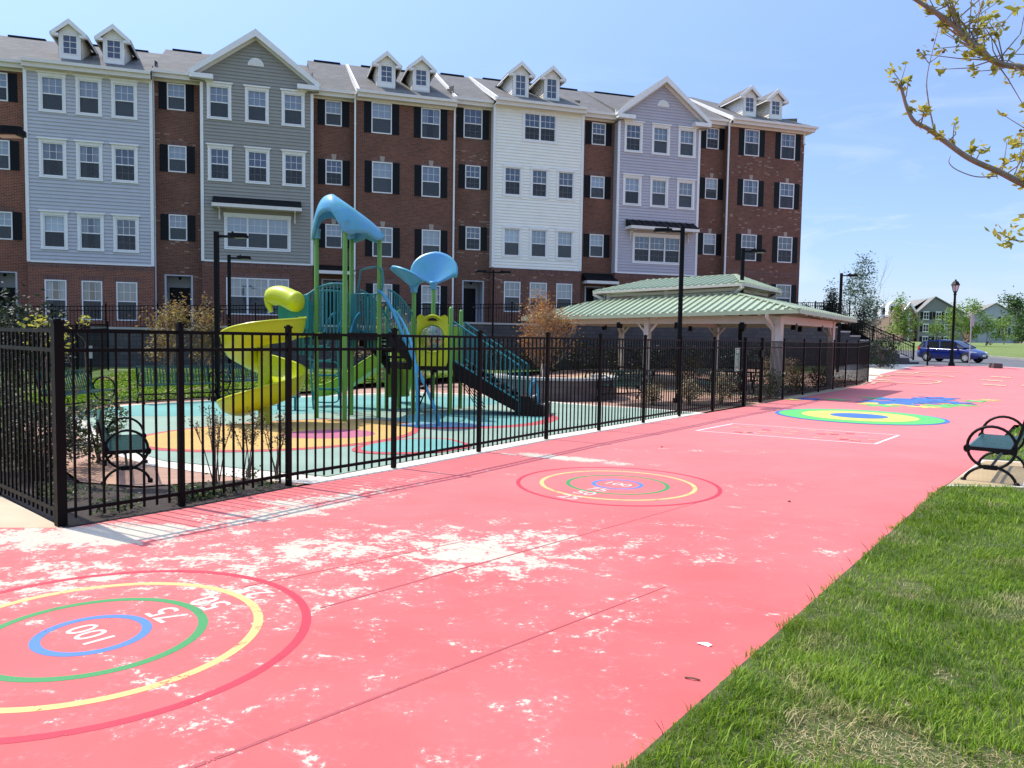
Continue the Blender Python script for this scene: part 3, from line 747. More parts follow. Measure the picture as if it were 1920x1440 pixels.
def window(P, off, x0, x1, z0, z1, y, state='b', style='brick', grid=(3, 2), both=None, panes=1):
    """x0..z1: glass extent (multi-pane windows list several lights).  Returns opening rectangle"""
    fr = .055
    a, b, c, e = x0 - fr, x1 + fr, z0 - fr, z1 + fr
    w = MB(off)
    yo, yi = y - .018, y + .07
    w.box(a, x0, yo, yi, c, e); w.box(x1, b, yo, yi, c, e); w.box(x0, x1, yo, yi, z1, e); w.box(x0, x1, yo, yi, c, z0)
    lights = []
    mw = .09; lw = ((x1 - x0) - mw * (panes - 1)) / panes
    for k in range(panes):
        u = x0 + k * (lw + mw); lights.append((u, u + lw))
        if k: w.box(u - mw, u, yo + .003, yi, z0, z1)
    zm = z0 + (z1 - z0) * .5
    for u, v in lights:
        w.box(u, v, y + .012, y + .066, zm - .025, zm + .025)
        sashes = [(zm + .025, z1, y + .028)]
        if both if both is not None else state == 'o': sashes.append((z0, zm - .025, y + .048))
        for za, zb, yy in sashes:
            for i in range(1, grid[0]): xx = lerp(u, v, i / grid[0]); w.box(xx - .009, xx + .009, yy, yy + .012, za, zb)
            for i in range(1, grid[1]): zz = lerp(za, zb, i / grid[1]); w.box(u, v, yy - .002, yy + .014, zz - .009, zz + .009)
    tr = .105
    if style == 'siding':       # flat casing with a projecting cap
        w.box(a - tr, a, y - .056, y + .01, c - .02, e); w.box(b, b + tr, y - .056, y + .01, c - .02, e)
        w.box(a - tr - .02, b + tr + .02, y - .072, y + .01, c - .085, c - .02)
        w.box(a - tr - .015, b + tr + .015, y - .058, y + .01, e, e + .13); w.box(a - tr - .075, b + tr + .075, y - .125, y + .01, e + .13, e + .20)
    elif style == 'arch':
        w.box(a - tr, a, y - .056, y + .01, c - .02, e); w.box(b, b + tr, y - .056, y + .01, c - .02, e)
        w.box(a - tr, b + tr, y - .058, y + .01, c - .09, c - .02)
        n = 10; X0, X1 = a - tr - .02, b + tr + .02
        top = [(lerp(X0, X1, i / n), y - .072, e + .09 + .11 * math.sin(math.pi * i / n)) for i in range(n + 1)]
        w.extrude([(X0, y - .072, e)] + top + [(X1, y - .072, e)], (0, .06, 0))
    elif style == 'flat':
        w.box(a - tr, a, y - .056, y + .01, c - .02, e); w.box(b, b + tr, y - .056, y + .01, c - .02, e)
        w.box(a - tr - .02, b + tr + .02, y - .058, y + .01, e, e + .16); w.box(a - tr, b + tr, y - .058, y + .01, c - .1, c - .02)
    wo = w.build('window', M['white'], P)
    g = MB(off)
    for u, v in lights:
        g.quad((u, y + .034, zm), (v, y + .034, zm), (v, y + .034, z1), (u, y + .034, z1)); g.quad((u, y + .056, z0), (v, y + .056, z0), (v, y + .056, zm), (u, y + .056, zm))
    g.build('pane', M['glass'], wo)
    sc = MB(off)
    for u, v in lights: sc.quad((u, y + .024, z0), (v, y + .024, z0), (v, y + .024, zm), (u, y + .024, zm))
    if state != 'n': sc.build('screen', M['screen'], wo)
    if state in 'bu':
        bl = MB(off)
        for u, v in lights:
            zb = z0 if state == 'b' else lerp(z0, z1, rnd.uniform(.3, .5)); bl.quad((u - .03, y + .13, zb), (v + .03, y + .13, zb), (v + .03, y + .13, z1 + .03), (u - .03, y + .13, z1 + .03))
        bl.build('blind', rnd.choice(BLINDS), wo)
    elif state == 'c':
        bl = MB(off)
        for u, v in lights:
            for k in range(2):
                uu = u - .02 if k == 0 else v + .02 - (v - u) * .33; ww = (v - u) * .33
                P2 = [[(uu + ww * i / 8, y + .14 + .025 * math.sin(i * 2.4), z) for z in (z0, z1 + .02)] for i in range(9)]; bl.grid(P2)
        bl.build('curtain', rnd.choice(BLINDS), wo)
    return (a, b, c, e)

def shutters(P, off, op, y, mat, w=.36):
    a, b, c, e = op
    for x0 in (a - w - .015, b + .015):
        m = MB(off); m.box(x0, x0 + w, y - .022, y + .0, c, e)
        zz = (c + e) / 2
        for z0, z1 in ((c + .07, zz - .04), (zz + .04, e - .07)):
            k = int((z1 - z0) / .05)
            for i in range(k): z = lerp(z0, z1, (i + .5) / k); m.obox((x0 + w / 2, y - .026, z), (w - .09, .012, .03))
        for z0, z1 in ((c, c + .06), (zz - .035, zz + .035), (e - .06, e)): m.box(x0, x0 + w, y - .034, y - .022, z0, z1)
        m.box(x0, x0 + .04, y - .034, y - .022, c, e); m.box(x0 + w - .04, x0 + w, y - .034, y - .022, c, e)
        m.build('shutter', mat, P)

def lintel(P, off, op, y, key=True):
    a, b, c, e = op
    m = MB(off); m.box(a - .1, b + .1, y - .006, y + .02, e + .005, e + .225); lo = m.build('lintel', M['soldier'], P)
    if key:
        m = MB(off); x = (a + b) / 2
        m.extrude([(x - .09, y - .02, e + .01), (x + .09, y - .02, e + .01), (x + .13, y - .02, e + .29), (x - .13, y - .02, e + .29)], (0, .03, 0)); m.build('keystone', M['keystone'], lo)

def downspout(P, off, s, d, z0, z1):
    m = MB(off); m.box(s - .04, s + .04, d - .09, d - .01, z0, z1 - .25); m.bar((s, d - .05, z1 - .28), (s, d - .32, z1 - .03), .075); m.bar((s, d - .05, z0 + .05), (s, d - .22, z0 - .02), .075)
    for z in (z0 + 1.5, (z0 + z1) / 2, z1 - 1.5): m.box(s - .06, s + .06, d - .095, d - .005, z, z + .03)
    m.build('downspout', M['white'], P)

def roof_strip(P, off, s0, s1, d0, he, hr, rake_l=False, rake_r=False, dr=5.6, back=11.5, crown=False):
    """front slope with ridge; profile solid extruded along s"""
    t = .14; hb = hr - (back - dr) * .47
    prof = [(d0, he), (dr, hr), (back, hb), (back, hb - t), (dr, hr - t), (d0, he - t)]
    m = MB(off); m.extrude([(s0, y, z) for y, z in prof], (s1 - s0, 0, 0)); ro = m.build('roof', M['shingle'], P)
    k = MB(off); q = (s1 - s0) * .16; k.box(s0 + q, s1 - q, dr - .13, dr + .13, hr - .03, hr + .045); k.build('ridge_vent', M['metal_roof'], ro)
    f = MB(off)   # gutter and fascia
    f.box(s0, s1, d0 - .11, d0 + .0, he - .15, he - .01); f.box(s0, s1, d0 + .002, d0 + .03, he - .34, he - .145)
    f.box(s0, s1, d0 + .03, d0 + .42, he - .335, he - .30)
    f.build('gutter', M['soffit'], ro)
    for on, s in ((rake_l, s0), (rake_r, s1)):
        if not on: continue
        k = MB(off); sg = -1 if s == s0 else 1
        pr = [(d0 - .02, he + .035), (dr, hr + .035), (dr, hr - .2), (d0 - .02, he - .2)]
        k.extrude([(s + (0 if sg < 0 else 0), y, z) for y, z in pr], (sg * .05, 0, 0)); k.extrude([(s + sg * .05, y, z) for y, z in [(d0 - .02, he + .035), (dr, hr + .035), (dr, hr + .012), (d0 - .02, he + .012)]], (-sg * .16, 0, 0))
        k.build('rake_board', M['white'], ro)
    return ro

def dormer(P, off, s, hb, d, hap, w=.92):
    """hb front base height, hap apex height (true)"""
    hw = w / 2; he = hap - .56; m = MB(off); dep = 2.6
    gw = hw * 1.0
    # cheeks with lap lines, front board and small gable
    zs = hb; k = 0
    while zs < he - .01:
        zt = min(zs + .14, he)
        for sg in (-1, 1):
            xa, xb = s + sg * (hw + .026), s + sg * hw
            m.quad((xa, d, zs), (xa, d + dep, zs), (xb, d + dep, zt), (xb, d, zt)); m.quad((xb, d, zs), (xb, d + dep, zs), (xa, d + dep, zs), (xa, d, zs))
        zs = zt
    ow, oh0, oh1 = .27, hb + .28, he - .14
    wall(m, s - hw, s + hw, hb - .3, he, d, [(s - ow - .055, s + ow + .055, oh0 - .055, oh1 + .055)], .06)
    m.face([(s - hw, d, he), (s + hw, d, he), (s, d, he + .44)])
    do = m.build('dormer', M['siding_dormer'], P)
    t = MB(off)
    for sg in (-1, 1): t.box(s + sg * hw, s + sg * (hw - .1), d - .022, d + .0, hb - .02, he)
    t.box(s - hw + .1, s + hw - .1, d - .02, d, he - .06, he + .02); t.box(s - hw + .1, s + hw - .1, d - .022, d, hb - .02, hb + .08)
    # gable rakes and returns
    ov = .30
    for sg in (-1, 1):
        a = (s + sg * (hw + ov), d - .22, he - .10); c = (s, d - .22, hap + .0)
        t.extrude([(a[0] + sg * .03, a[1], a[2] + .0), (c[0], c[1], c[2] + .02), (c[0], c[1], c[2] - .22), (a[0], a[1], a[2] - .18)], (0, .05, 0))
        t.extrude([(a[0], d - .18, a[2] - .02), (c[0], d - .18, c[2] - .04), (c[0], d - .18, c[2] - .10), (a[0], d - .18, a[2] - .08)], (0, .18, 0))
        t.box(s + sg * (hw - .02), s + sg * (hw + ov), d - .2, d + .02, he - .24, he - .12)
        t.bar((s + sg * (hw + ov), d - .22, he - .17), (s + sg * (hw + ov), d + 2.0, he - .17), .05, .13)
    t.build('dormer_trim', M['white'], do)
    r_ = MB(off)
    for sg in (-1, 1):
        a = (s + sg * (hw + ov + .03), he - .11); c = (s, hap)
        r_.extrude([(a[0], d - .17, a[1]), (c[0], d - .17, c[1]), (c[0], d - .17, c[1] - .045), (a[0], d - .17, a[1] - .045)], (0, dep + .4, 0))
    r_.build('dormer_roof', M['shingle'], do)
    w_ = MB(off); a, b, c, e = s - ow, s + ow, oh0, oh1
    for bx_ in ((a - .055, a, c - .055, e + .055), (b, b + .055, c - .055, e + .055), (a, b, e, e + .055), (a, b, c - .055, c)): w_.box(bx_[0], bx_[1], d - .012, d + .05, bx_[2], bx_[3])
    w_.box((a + b) / 2 - .012, (a + b) / 2 + .012, d + .012, d + .028, c, e)
    for q in (1 / 3, 2 / 3): z = lerp(c, e, q); w_.box(a, b, d + .010, d + .030, z - .012, z + .012)
    w_.build('dormer_window', M['white'], do)
    g = MB(off); g.quad((a, d + .035, c), (b, d + .035, c), (b, d + .035, e), (a, d + .035, e)); g.build('dormer_pane', M['glass'], do)
    g = MB(off); g.quad((a - .1, d + .5, c - .1), (b + .1, d + .5, c - .1), (b + .1, d + .5, e + .1), (a - .1, d + .5, e + .1)); g.build('dormer_dark_back', M['dark_room'], do)  # near-black sheet stands in for the unlit room behind the pane

def awning(P, off, s0, s1, d, z0, z1, proj=.75, br=True, seams=True):
    m = MB(off)
    m.extrude([(s0, d, z1), (s0, d - proj, z0 + .09), (s0, d - proj, z0 + .06), (s0, d, z0 + .1)], (s1 - s0, 0, 0))
    if seams:
        n = int((s1 - s0) / .42)
        for i in range(n + 1):
            x = lerp(s0, s1, i / n); m.bar((x, d, z1 + .012), (x, d - proj, z0 + .10), .03, .035)
    ao = m.build('awning', M['metal_roof'], P)
    w = MB(off); w.box(s0 - .02, s1 + .02, d - proj - .03, d - proj, z0 - .08, z0 + .085); w.box(s0, s1, d - proj, d, z0 - .06, z0 + .03)
    for x in (s0 - .02, s1 - .0): w.box(x, x + .02, d - proj, d, z0 - .08, z0 + .08)
    if br:
        for x in (s0 + .3, s1 - .3):
            w.box(x - .04, x + .04, d - .07, d, z0 - .62, z0 - .08); w.box(x - .04, x + .04, d - proj + .1, d - .07, z0 - .14, z0 - .08)
            pts = [(x, d - .07 - .40 * (1 - math.cos(t)), z0 - .55 + .42 * math.sin(t)) for t in [i * math.pi / 2 / 6 for i in range(7)]]
            w.tube(pts, .032, 6)
    w.build('awning_trim', M['soffit'], ao)

def half_vent(P, off, s, h, d, r):
    m = MB(off); n = 14
    m.extrude([(s + r * math.cos(math.pi * i / n), d - .05, h + r * math.sin(math.pi * i / n)) for i in range(n + 1)], (0, .05, 0))
    for k in range(4): 
        z = h + .07 + k * .07; x = math.sqrt(max(0, (r - .05) ** 2 - (z - h) ** 2)); m.box(s - x, s + x, d - .065, d - .05, z, z + .035)
    m.build('gable_vent', M['white'], P)

def house(label, r, b, step, eave_r, eave_b, ridge, sid, brick, rb, awn=None, door=None, wins=(), rwins=(), gf=(), kind='eave', gable=None, dorm=(), rake_rl=False, rake_bl=False, sh='shutter', end=False, opts=None):
    sm = (r[0] + b[1]) / 2; zb = terr_h(sm) - .5
    wx, wy = row_world(sm, 0)
    P = thing('townhouse', label, 'townhouse', (wx, wy, zb), ROWROT, 'brick and siding townhouses in the row')
    off = (sm, 0, zb); z0 = zb
    D = RD
    rs0, rs1 = cs(r[0], 0), cs(r[1], 0)
    zer = ch(eave_r, D - .4); zeb = ch(eave_b, -.4); zr = ch(ridge, 5.6)
    base = 4.94 + step
    # recess wall
    ops = []
    m = MB(off)
    for (a, bb, c, e, st, key) in rwins:
        x0, q0 = cv(a, c, D); x1, q1 = cv(bb, e, D)
        op = window(P, off, x0, x1, q0, q1, D, st); ops.append(op); shutters(P, off, op, D, M[sh]); lintel(P, off, op, D, key)
    if door:
        a, q0 = cv(door[0], 0, D); bb, q1 = cv(door[1], door[2], D); q0 = terr_h(sm) + .05
        ops2 = ops + [(a, bb, q0 - .6, q1)]
        wall(m, rs0, rs1, z0, zer - .3, D, ops2, .1)
        p = MB(off); dd = D + 1.15
        p.quad((a, D + .1, q0), (a, dd, q0), (a, dd, q1), (a, D + .1, q1)); p.quad((bb, D + .1, q0), (bb, D + .1, q1), (bb, dd, q1), (bb, dd, q0)); p.quad((a, dd, q0), (bb, dd, q0), (bb, dd, q1), (a, dd, q1)); p.quad((a, D + .1, q1), (a, dd, q1), (bb, dd, q1), (bb, D + .1, q1)); p.box(a, bb, D - .3, dd, q0 - .6, q0)
        for x in (a, bb): p.box(x - .04, x + .04, D - .012, D + .1, q0, q1)
        p.box(a - .04, bb + .04, D - .014, D + .1, q1, q1 + .05)
        p.build('porch', M['porch'], P)
        k = MB(off); w = .95; xa = a + .06; k.box(xa, xa + w, dd - .06, dd - .01, q0, q0 + 2.08)
        for i in range(2):
            for j in range(3): k.box(xa + .12 + i * .4, xa + .44 + i * .4, dd - .072, dd - .06, q0 + .2 + j * .62, q0 + .7 + j * .62)
        do = k.build('door', M['door_dark'], P); k = MB(off); k.lathe([(.02, 0), (.035, .02), (.02, .05)], (xa + w - .1, dd - .09, q0 + 1.0), 8); k.build('handle', M['white'], do)
        k = MB(off); k.lathe([(.05, 0), (.08, .05), (.06, .12)], ((a + bb) / 2, D + .55, q1 - .14), 10); k.build('porch_light', M['lamp'], P)
    else: wall(m, rs0, rs1, z0, zer - .3, D, ops, .1)
    m.build('recess_wall', M[rb], P)
    f = MB(off); f.box(rs0, rs1, D - .035, D + .0, zer - .42, zer - .3); f.build('frieze', M['soffit'], P)
    if awn: awning(P, off, cs(awn[0], D), cs(awn[1], D), D, ch(awn[2], D - .6), ch(awn[3], D), .8, False, False)
    # bay
    x0, x1 = b
    ops_u = []; ops_g = []
    for (a, bb, c, e, st, sty, *pn) in wins:
        o = window(P, off, a, bb, c, e, 0, st, sty, panes=pn[0] if pn else 1)
        ops_u.append(o)
        if sty == 'brick': shutters(P, off, o, 0, M[sh]); lintel(P, off, o, 0)
    for (a, bb, c, e, st, *pn) in gf:
        o = window(P, off, a, bb, c, e, 0, st, 'brick', panes=pn[0] if pn else 1); ops_g.append(o); lintel(P, off, o, 0, False)
        if sid is None: shutters(P, off, o, 0, M[sh])
    top = zeb - .3
    g = MB(off)
    if sid is None:
        wall(g, x0, x1, z0, top, 0, ops_u + ops_g, .1)
        for x in (x0, x1): g.quad((x, 0, z0), (x, D + .3, z0), (x, D + .3, top), (x, 0, top))
        g.build('brick_wall', M[brick], P)
        g = MB(off); g.box(x0 + .002, x1 - .002, -.008, .0, base - .12, base + .1); g.build('soldier_course', M['soldier'], P)
    else:
        wall(g, x0, x1, z0, base, 0, ops_g, .1)
        for x in (x0, x1): g.quad((x, 0, z0), (x, D + .3, z0), (x, D + .3, base), (x, 0, base))
        g.build('brick_wall', M[brick], P)
        g = MB(off); g.box(x0 + .002, x1 - .002, -.008, .0, base - .23, base - .01); g.build('soldier_course', M['soldier'], P)
        sb = MB(off)
        if kind == 'gable':
            gc, hw, ge, ga = gable     # centre, half width at tips, tip height, apex (true)
            sl = (ga - ge) / hw
            zt = ga - .22
            zk = lambda x: ga - .12 - sl * abs(x - gc)
            wallhw = min(gc - x0, x1 - gc)
            zsh = ga - .12 - sl * wallhw      # where the wall starts to narrow
            fl = lambda z: x0 if z <= zsh else max(x0, gc - (ga - .12 - z) / sl)
            fr_ = lambda z: x1 if z <= zsh else min(x1, gc + (ga - .12 - z) / sl)
            lap(sb, fl, fr_, base, ga - .16, -.006, ops_u)
        else:
            lap(sb, lambda z: x0, lambda z: x1, base, top, -.006, ops_u)
        for x, sg in ((x0, -1), (x1, 1)):
            zz = base
            while zz < top - .01:
                zt = min(zz + .165, top)
                sb.quad((x + sg * .016, -.005, zz), (x + sg * .016, D + .3, zz), (x, D + .3, zt), (x, -.005, zt)); zz = zt
        for o in ops_u:
            a, bb, c, e = o
            for q in (((a, 0, c), (a, .08, c), (a, .08, e), (a, 0, e)), ((bb, 0, e), (bb, .08, e), (bb, .08, c), (bb, 0, c))): sb.quad(*q)
        sb.build('siding', M[sid], P)
        t = MB(off)
        for x, sg in ((x0, 1), (x1, -1)): t.box(x - sg * .03, x + sg * .11, -.056, .0, base - .002, top)
        t.box(x0 + .11, x1 - .11, -.05, -.0, base - .015, base + .06)
        t.build('corner_board', M['white'], P)
    # roofs
    roof_strip(P, off, rs0, rs1, D - .4, zer, zr - .02, rake_l=rake_rl)
    if kind == 'eave':
        f = MB(off); f.box(x0, x1, -.06, -.0, top - .14, top); f.build('frieze', M['soffit'], P)
        if end:
            e1 = x1 + .5; t_ = .14; dr = 5.6; hx = x1 - 4.6
            m = MB(off)
            A, Bp, C, Dp = (x0, -.4, zeb), (e1, -.4, zeb), (hx, dr, zr), (x0, dr, zr); E = (e1, 11.6, zeb); F = (x0, 11.6, zeb)
            dn = lambda p: (p[0], p[1], p[2] - t_)
            for fc in ((A, Bp, C, Dp), (Bp, E, C), (E, F, Dp, C), (dn(Dp), dn(C), dn(Bp), dn(A)), (A, dn(A), dn(Bp), Bp), (Bp, dn(Bp), dn(E), E)): m.face(fc)
            ro = m.build('roof', M['shingle'], P)
            f = MB(off); f.box(x0, e1, -.51, -.4, zeb - .15, zeb - .01); f.box(x0, e1 - .03, -.398, -.37, zeb - .34, zeb - .145); f.box(x0, e1 - .03, -.37, .03, zeb - .335, zeb - .30); f.box(e1, e1 + .1, -.51, 11.6, zeb - .15, zeb - .01); f.box(x1, e1, .03, 11.6, zeb - .335, zeb - .3); f.build('gutter', M['soffit'], ro)
            k = MB(off); k.extrude([(x0, y, z) for y, z in [(-.42, zeb + .035), (dr, zr + .035), (dr, zr - .2), (-.42, zeb - .2)]], (-.05, 0, 0)); k.build('rake_board', M['white'], ro)
        else: roof_strip(P, off, x0, x1, -.4, zeb, zr, rake_l=rake_bl)
    else:
        roof_strip(P, off, x0, x1, .5, zer + .35, zr)
        gc, hw, ge, ga = gable; m = MB(off)
        for sg in (-1, 1):
            m.extrude([(gc + sg * (hw + .02), -.355, ge), (gc, -.355, ga + .03), (gc, -.355, ga - .04), (gc + sg * (hw + .02), -.355, ge - .07)], (0, 6.0, 0))
        ro = m.build('roof', M['shingle'], P)
        t = MB(off)
        for sg in (-1, 1):
            a = (gc + sg * hw, ge - .03); c = (gc, ga - .03)
            t.extrude([(a[0], -.40, a[1] + .045), (c[0], -.40, c[1] + .075), (c[0], -.40, c[1] - .28), (a[0], -.40, a[1] - .22)], (0, .04, 0))
            t.extrude([(a[0], -.36, a[1] - .03), (c[0], -.36, c[1] - .03), (c[0], -.36, c[1] - .09), (a[0], -.36, a[1] - .09)], (0, .36, 0))
            t.extrude([(a[0], -.06, a[1] - .12), (c[0], -.06, c[1] - .10), (c[0], -.06, c[1] - .36), (a[0], -.06, a[1] - .32)], (0, .03, 0))
            xo = gc + sg * (hw + .02); xi = gc + sg * (hw - 1.05)
            t.box(xo, xi, -.44, .0, ge - .36, ge - .14); t.box(xo, gc + sg * (hw - .5), -.1, .5, ge - .36, ge - .18)
            t.bar((gc + sg * (hw + .03), -.4, ge - .1), (gc + sg * (hw + .03), 5.0, ge - .1), .05, .16)
        t.build('rake_board', M['white'], ro)
        half_vent(P, off, gc, ga - 1.62, -.006, .38)
    for s, hb, hap in dorm: dormer(P, off, cs(s, .6), ch(hb, .6), .6, ch(hap, .38))
    if opts: opts(P, off)
    # hidden shell: back and side walls, floor slabs behind the windows
    k = MB(off); hx = ch(eave_b, 0) - .4
    k.quad((rs0, 11.2, z0), (x1, 11.2, z0), (x1, 11.2, zr - 2.6), (rs0, 11.2, zr - 2.6)); 
    if end:
        k.quad((x1 - .001, .0, z0), (x1 - .001, 11.2, z0), (x1 - .001, 11.2, hx + .12), (x1 - .001, 0, hx + .12))
    k.build('back_wall', M[brick], P)
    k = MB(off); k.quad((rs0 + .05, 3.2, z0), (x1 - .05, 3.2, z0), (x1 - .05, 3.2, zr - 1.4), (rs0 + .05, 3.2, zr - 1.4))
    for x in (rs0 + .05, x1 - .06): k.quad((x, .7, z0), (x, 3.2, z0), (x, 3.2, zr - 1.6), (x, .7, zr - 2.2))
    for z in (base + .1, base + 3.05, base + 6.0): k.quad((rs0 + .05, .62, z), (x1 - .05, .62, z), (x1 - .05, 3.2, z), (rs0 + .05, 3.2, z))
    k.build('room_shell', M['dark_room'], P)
    return P, off

# 1 left brick recess + pale blue bay
def o1(P, off):
    downspout(P, off, -18.19, RD, terr_h(-18) - .2, 14.0); 
house('townhouse with a tall pale blue siding bay and two dormers, at the left end', (-26.0, -23.5), (-23.5, -18.2), 0, 13.98, 14.12, 15.0, 'siding_blue', 'brick_red', 'brick_red',
      door=(-25.2, -23.98, 4.4),
      rwins=[(-25.0, -24.2, 12.15, 13.3, 'b', 0), (-24.98, -24.18, 9.1, 10.3, 'b', 0), (-24.96, -24.14, 5.95, 7.1, 'b', 0)],
      wins=[(-22.77, -21.98, 11.92, 13.34, 'b', 'siding'), (-21.25, -20.49, 11.92, 13.34, 'b', 'siding'), (-19.77, -18.99, 11.92, 13.34, 'b', 'siding'),
            (-22.8, -22.0, 8.95, 10.37, 'c', 'siding'), (-21.28, -20.5, 8.95, 10.37, 'c', 'siding'), (-19.79, -19.0, 8.95, 10.37, 'o', 'siding'),
            (-22.79, -22.0, 5.68, 7.07, 'u', 'siding'), (-21.28, -20.49, 5.68, 7.07, 'c', 'siding'), (-19.77, -18.99, 5.68, 7.07, 'o', 'siding')],
      gf=[(-22.79, -22.0, 2.36, 4.09, 'c'), (-21.26, -20.5, 2.36, 4.09, 'c'), (-19.79, -18.99, 2.36, 4.09, 'b')],
      dorm=[(-21.62, 14.25, 16.09), (-19.80, 14.27, 16.10)], opts=o1)
# 2 grey gable
def o2(P, off):
    awning(P, off, -15.52, -11.36, -.006, 7.98, 8.5, .7, True, False)
    downspout(P, off, -10.83, RD - .02, terr_h(-10) - .2, 14.0)
house('townhouse with a grey siding bay and wide front gable, left of the blue play hood', (-18.2, -16.04), (-16.04, -10.78), .37, 14.25, 14.3, 15.25, 'siding_grey', 'brick_brown', 'brick_mix',
      door=(-17.69, -16.5, 4.53), kind='gable', gable=(-13.5, 3.0, 14.33, 16.55),
      rwins=[(-17.48, -16.77, 12.48, 13.63, 'b', 0), (-17.46, -16.75, 9.55, 10.71, 'b', 0), (-17.46, -16.75, 6.29, 7.42, 'b', 0)],
      wins=[(-15.6, -14.8, 12.31, 13.71, 'b', 'siding'), (-13.85, -13.06, 12.31, 13.71, 'b', 'siding'), (-12.13, -11.34, 12.31, 13.71, 'b', 'siding'),
            (-15.58, -14.8, 9.35, 10.74, 'o', 'siding'), (-13.84, -13.03, 9.35, 10.74, 'o', 'siding'), (-12.1, -11.31, 9.35, 10.74, 'o', 'siding'),
            (-14.85, -12.02, 6.08, 7.5, 'b', 'flat', 3)],
      gf=[(-14.88, -12.0, 2.78, 4.5, 'b', 3)], opts=o2)
# 3 brick bay with two dormers
def o3(P, off):
    downspout(P, off, -8.68, 0, terr_h(-9) - .2, 14.1); downspout(P, off, -3.46, 0, terr_h(-4) - .2, 14.1)
house('all brick townhouse with black shutters and two dormers, behind the blue play roof', (-10.78, -8.6), (-8.6, -3.4), .37, 14.22, 14.38, 15.53, None, 'brick_brown', 'brick_brown',
      door=(-10.3, -9.05, 4.6), awn=(-10.6, -8.72, 4.99, 5.36),
      rwins=[(-10.12, -9.4, 12.46, 13.6, 'b', 1), (-10.1, -9.37, 9.5, 10.65, 'o', 1), (-10.1, -9.37, 6.3, 7.4, 'b', 1)],
      wins=[(-7.79, -6.85, 12.3, 13.76, 'b', 'brick'), (-5.2, -4.28, 12.28, 13.74, 'c', 'brick'), (-7.75, -6.8, 9.26, 10.75, 'b', 'brick'), (-5.15, -4.25, 9.24, 10.74, 'b', 'brick'),
            (-7.71, -6.77, 5.96, 7.4, 'b', 'brick'), (-5.11, -4.21, 5.9, 7.4, 'b', 'brick')],
      gf=[(-7.66, -6.77, 2.75, 4.45, 'b'), (-5.11, -4.18, 2.75, 4.45, 'b')],
      dorm=[(-7.08, 14.64, 16.47), (-5.27, 14.66, 16.47)], rake_bl=True, opts=o3)
# 4 cream white bay
def o4(P, off): downspout(P, off, 4.04, RD, terr_h(4) - .2, 14.5)
house('townhouse with a cream white siding bay, double top window and two dormers', (-3.4, -1.27), (-1.27, 3.98), .69, 14.55, 14.78, 15.65, 'siding_white', 'brick_mix', 'brick_mix2',
      door=(-2.89, -1.74, 4.81), sh='shutter_green',
      rwins=[(-2.9, -1.97, 12.5, 13.97, 'o', 0), (-2.78, -2.04, 9.82, 10.97, 'o', 0), (-2.72, -2.0, 6.56, 7.7, 'o', 0)],
      wins=[(.52, 2.25, 12.71, 14.07, 'o', 'flat', 2), (-.56, .25, 9.66, 11.04, 'o', 'arch'), (1.02, 1.8, 9.66, 11.04, 'o', 'arch'), (2.57, 3.38, 9.66, 11.04, 'o', 'arch'),
            (-.55, .25, 6.35, 7.74, 'b', 'arch'), (1.02, 1.82, 6.35, 7.74, 'b', 'arch'), (2.58, 3.38, 6.35, 7.74, 'b', 'arch')],
      gf=[(-.5, .34, 3.27, 4.83, 'b'), (1.0, 1.9, 3.27, 4.83, 'b'), (2.58, 3.43, 3.27, 4.83, 'b')],
      dorm=[(.22, 14.75, 16.85), (2.03, 14.78, 16.84)], rake_rl=True, rake_bl=True, opts=o4)
# 5 lavender gable
def o5(P, off):
    awning(P, off, 6.72, 11.1, -.006, 8.2, 8.72, .75, True, True)
    downspout(P, off, 11.46, RD - .02, terr_h(11) - .2, 14.5)
house('townhouse with a lavender siding bay under a front gable, right of the white one', (3.98, 6.13), (6.13, 11.42), .69, 14.62, 14.62, 15.65, 'siding_lav', 'brick_brown', 'brick_brown',
      door=(4.3, 5.5, 4.75), awn=(4.08, 6.0, 5.03, 5.55), kind='gable', gable=(8.92, 2.97, 14.68, 16.92),
      rwins=[(4.54, 5.28, 12.82, 13.94, 'o', 0), (4.52, 5.28, 9.83, 10.97, 'b', 0), (4.55, 5.3, 6.52, 7.7, 'b', 0)],
      wins=[(6.66, 7.49, 12.67, 14.06, 'o', 'siding'), (8.41, 9.25, 12.67, 14.06, 'b', 'siding'), (10.13, 10.97, 12.67, 14.06, 'b', 'siding'),
            (6.65, 7.49, 9.65, 11.05, 'u', 'siding'), (8.38, 9.23, 9.65, 11.05, 'b', 'siding'), (10.13, 10.98, 9.65, 11.05, 'b', 'siding'), (7.34, 10.23, 6.38, 7.77, 'o', 'flat', 3)],
      gf=[(7.3, 10.2, 3.25, 4.9, 'b', 3)], rake_rl=True, opts=o5)
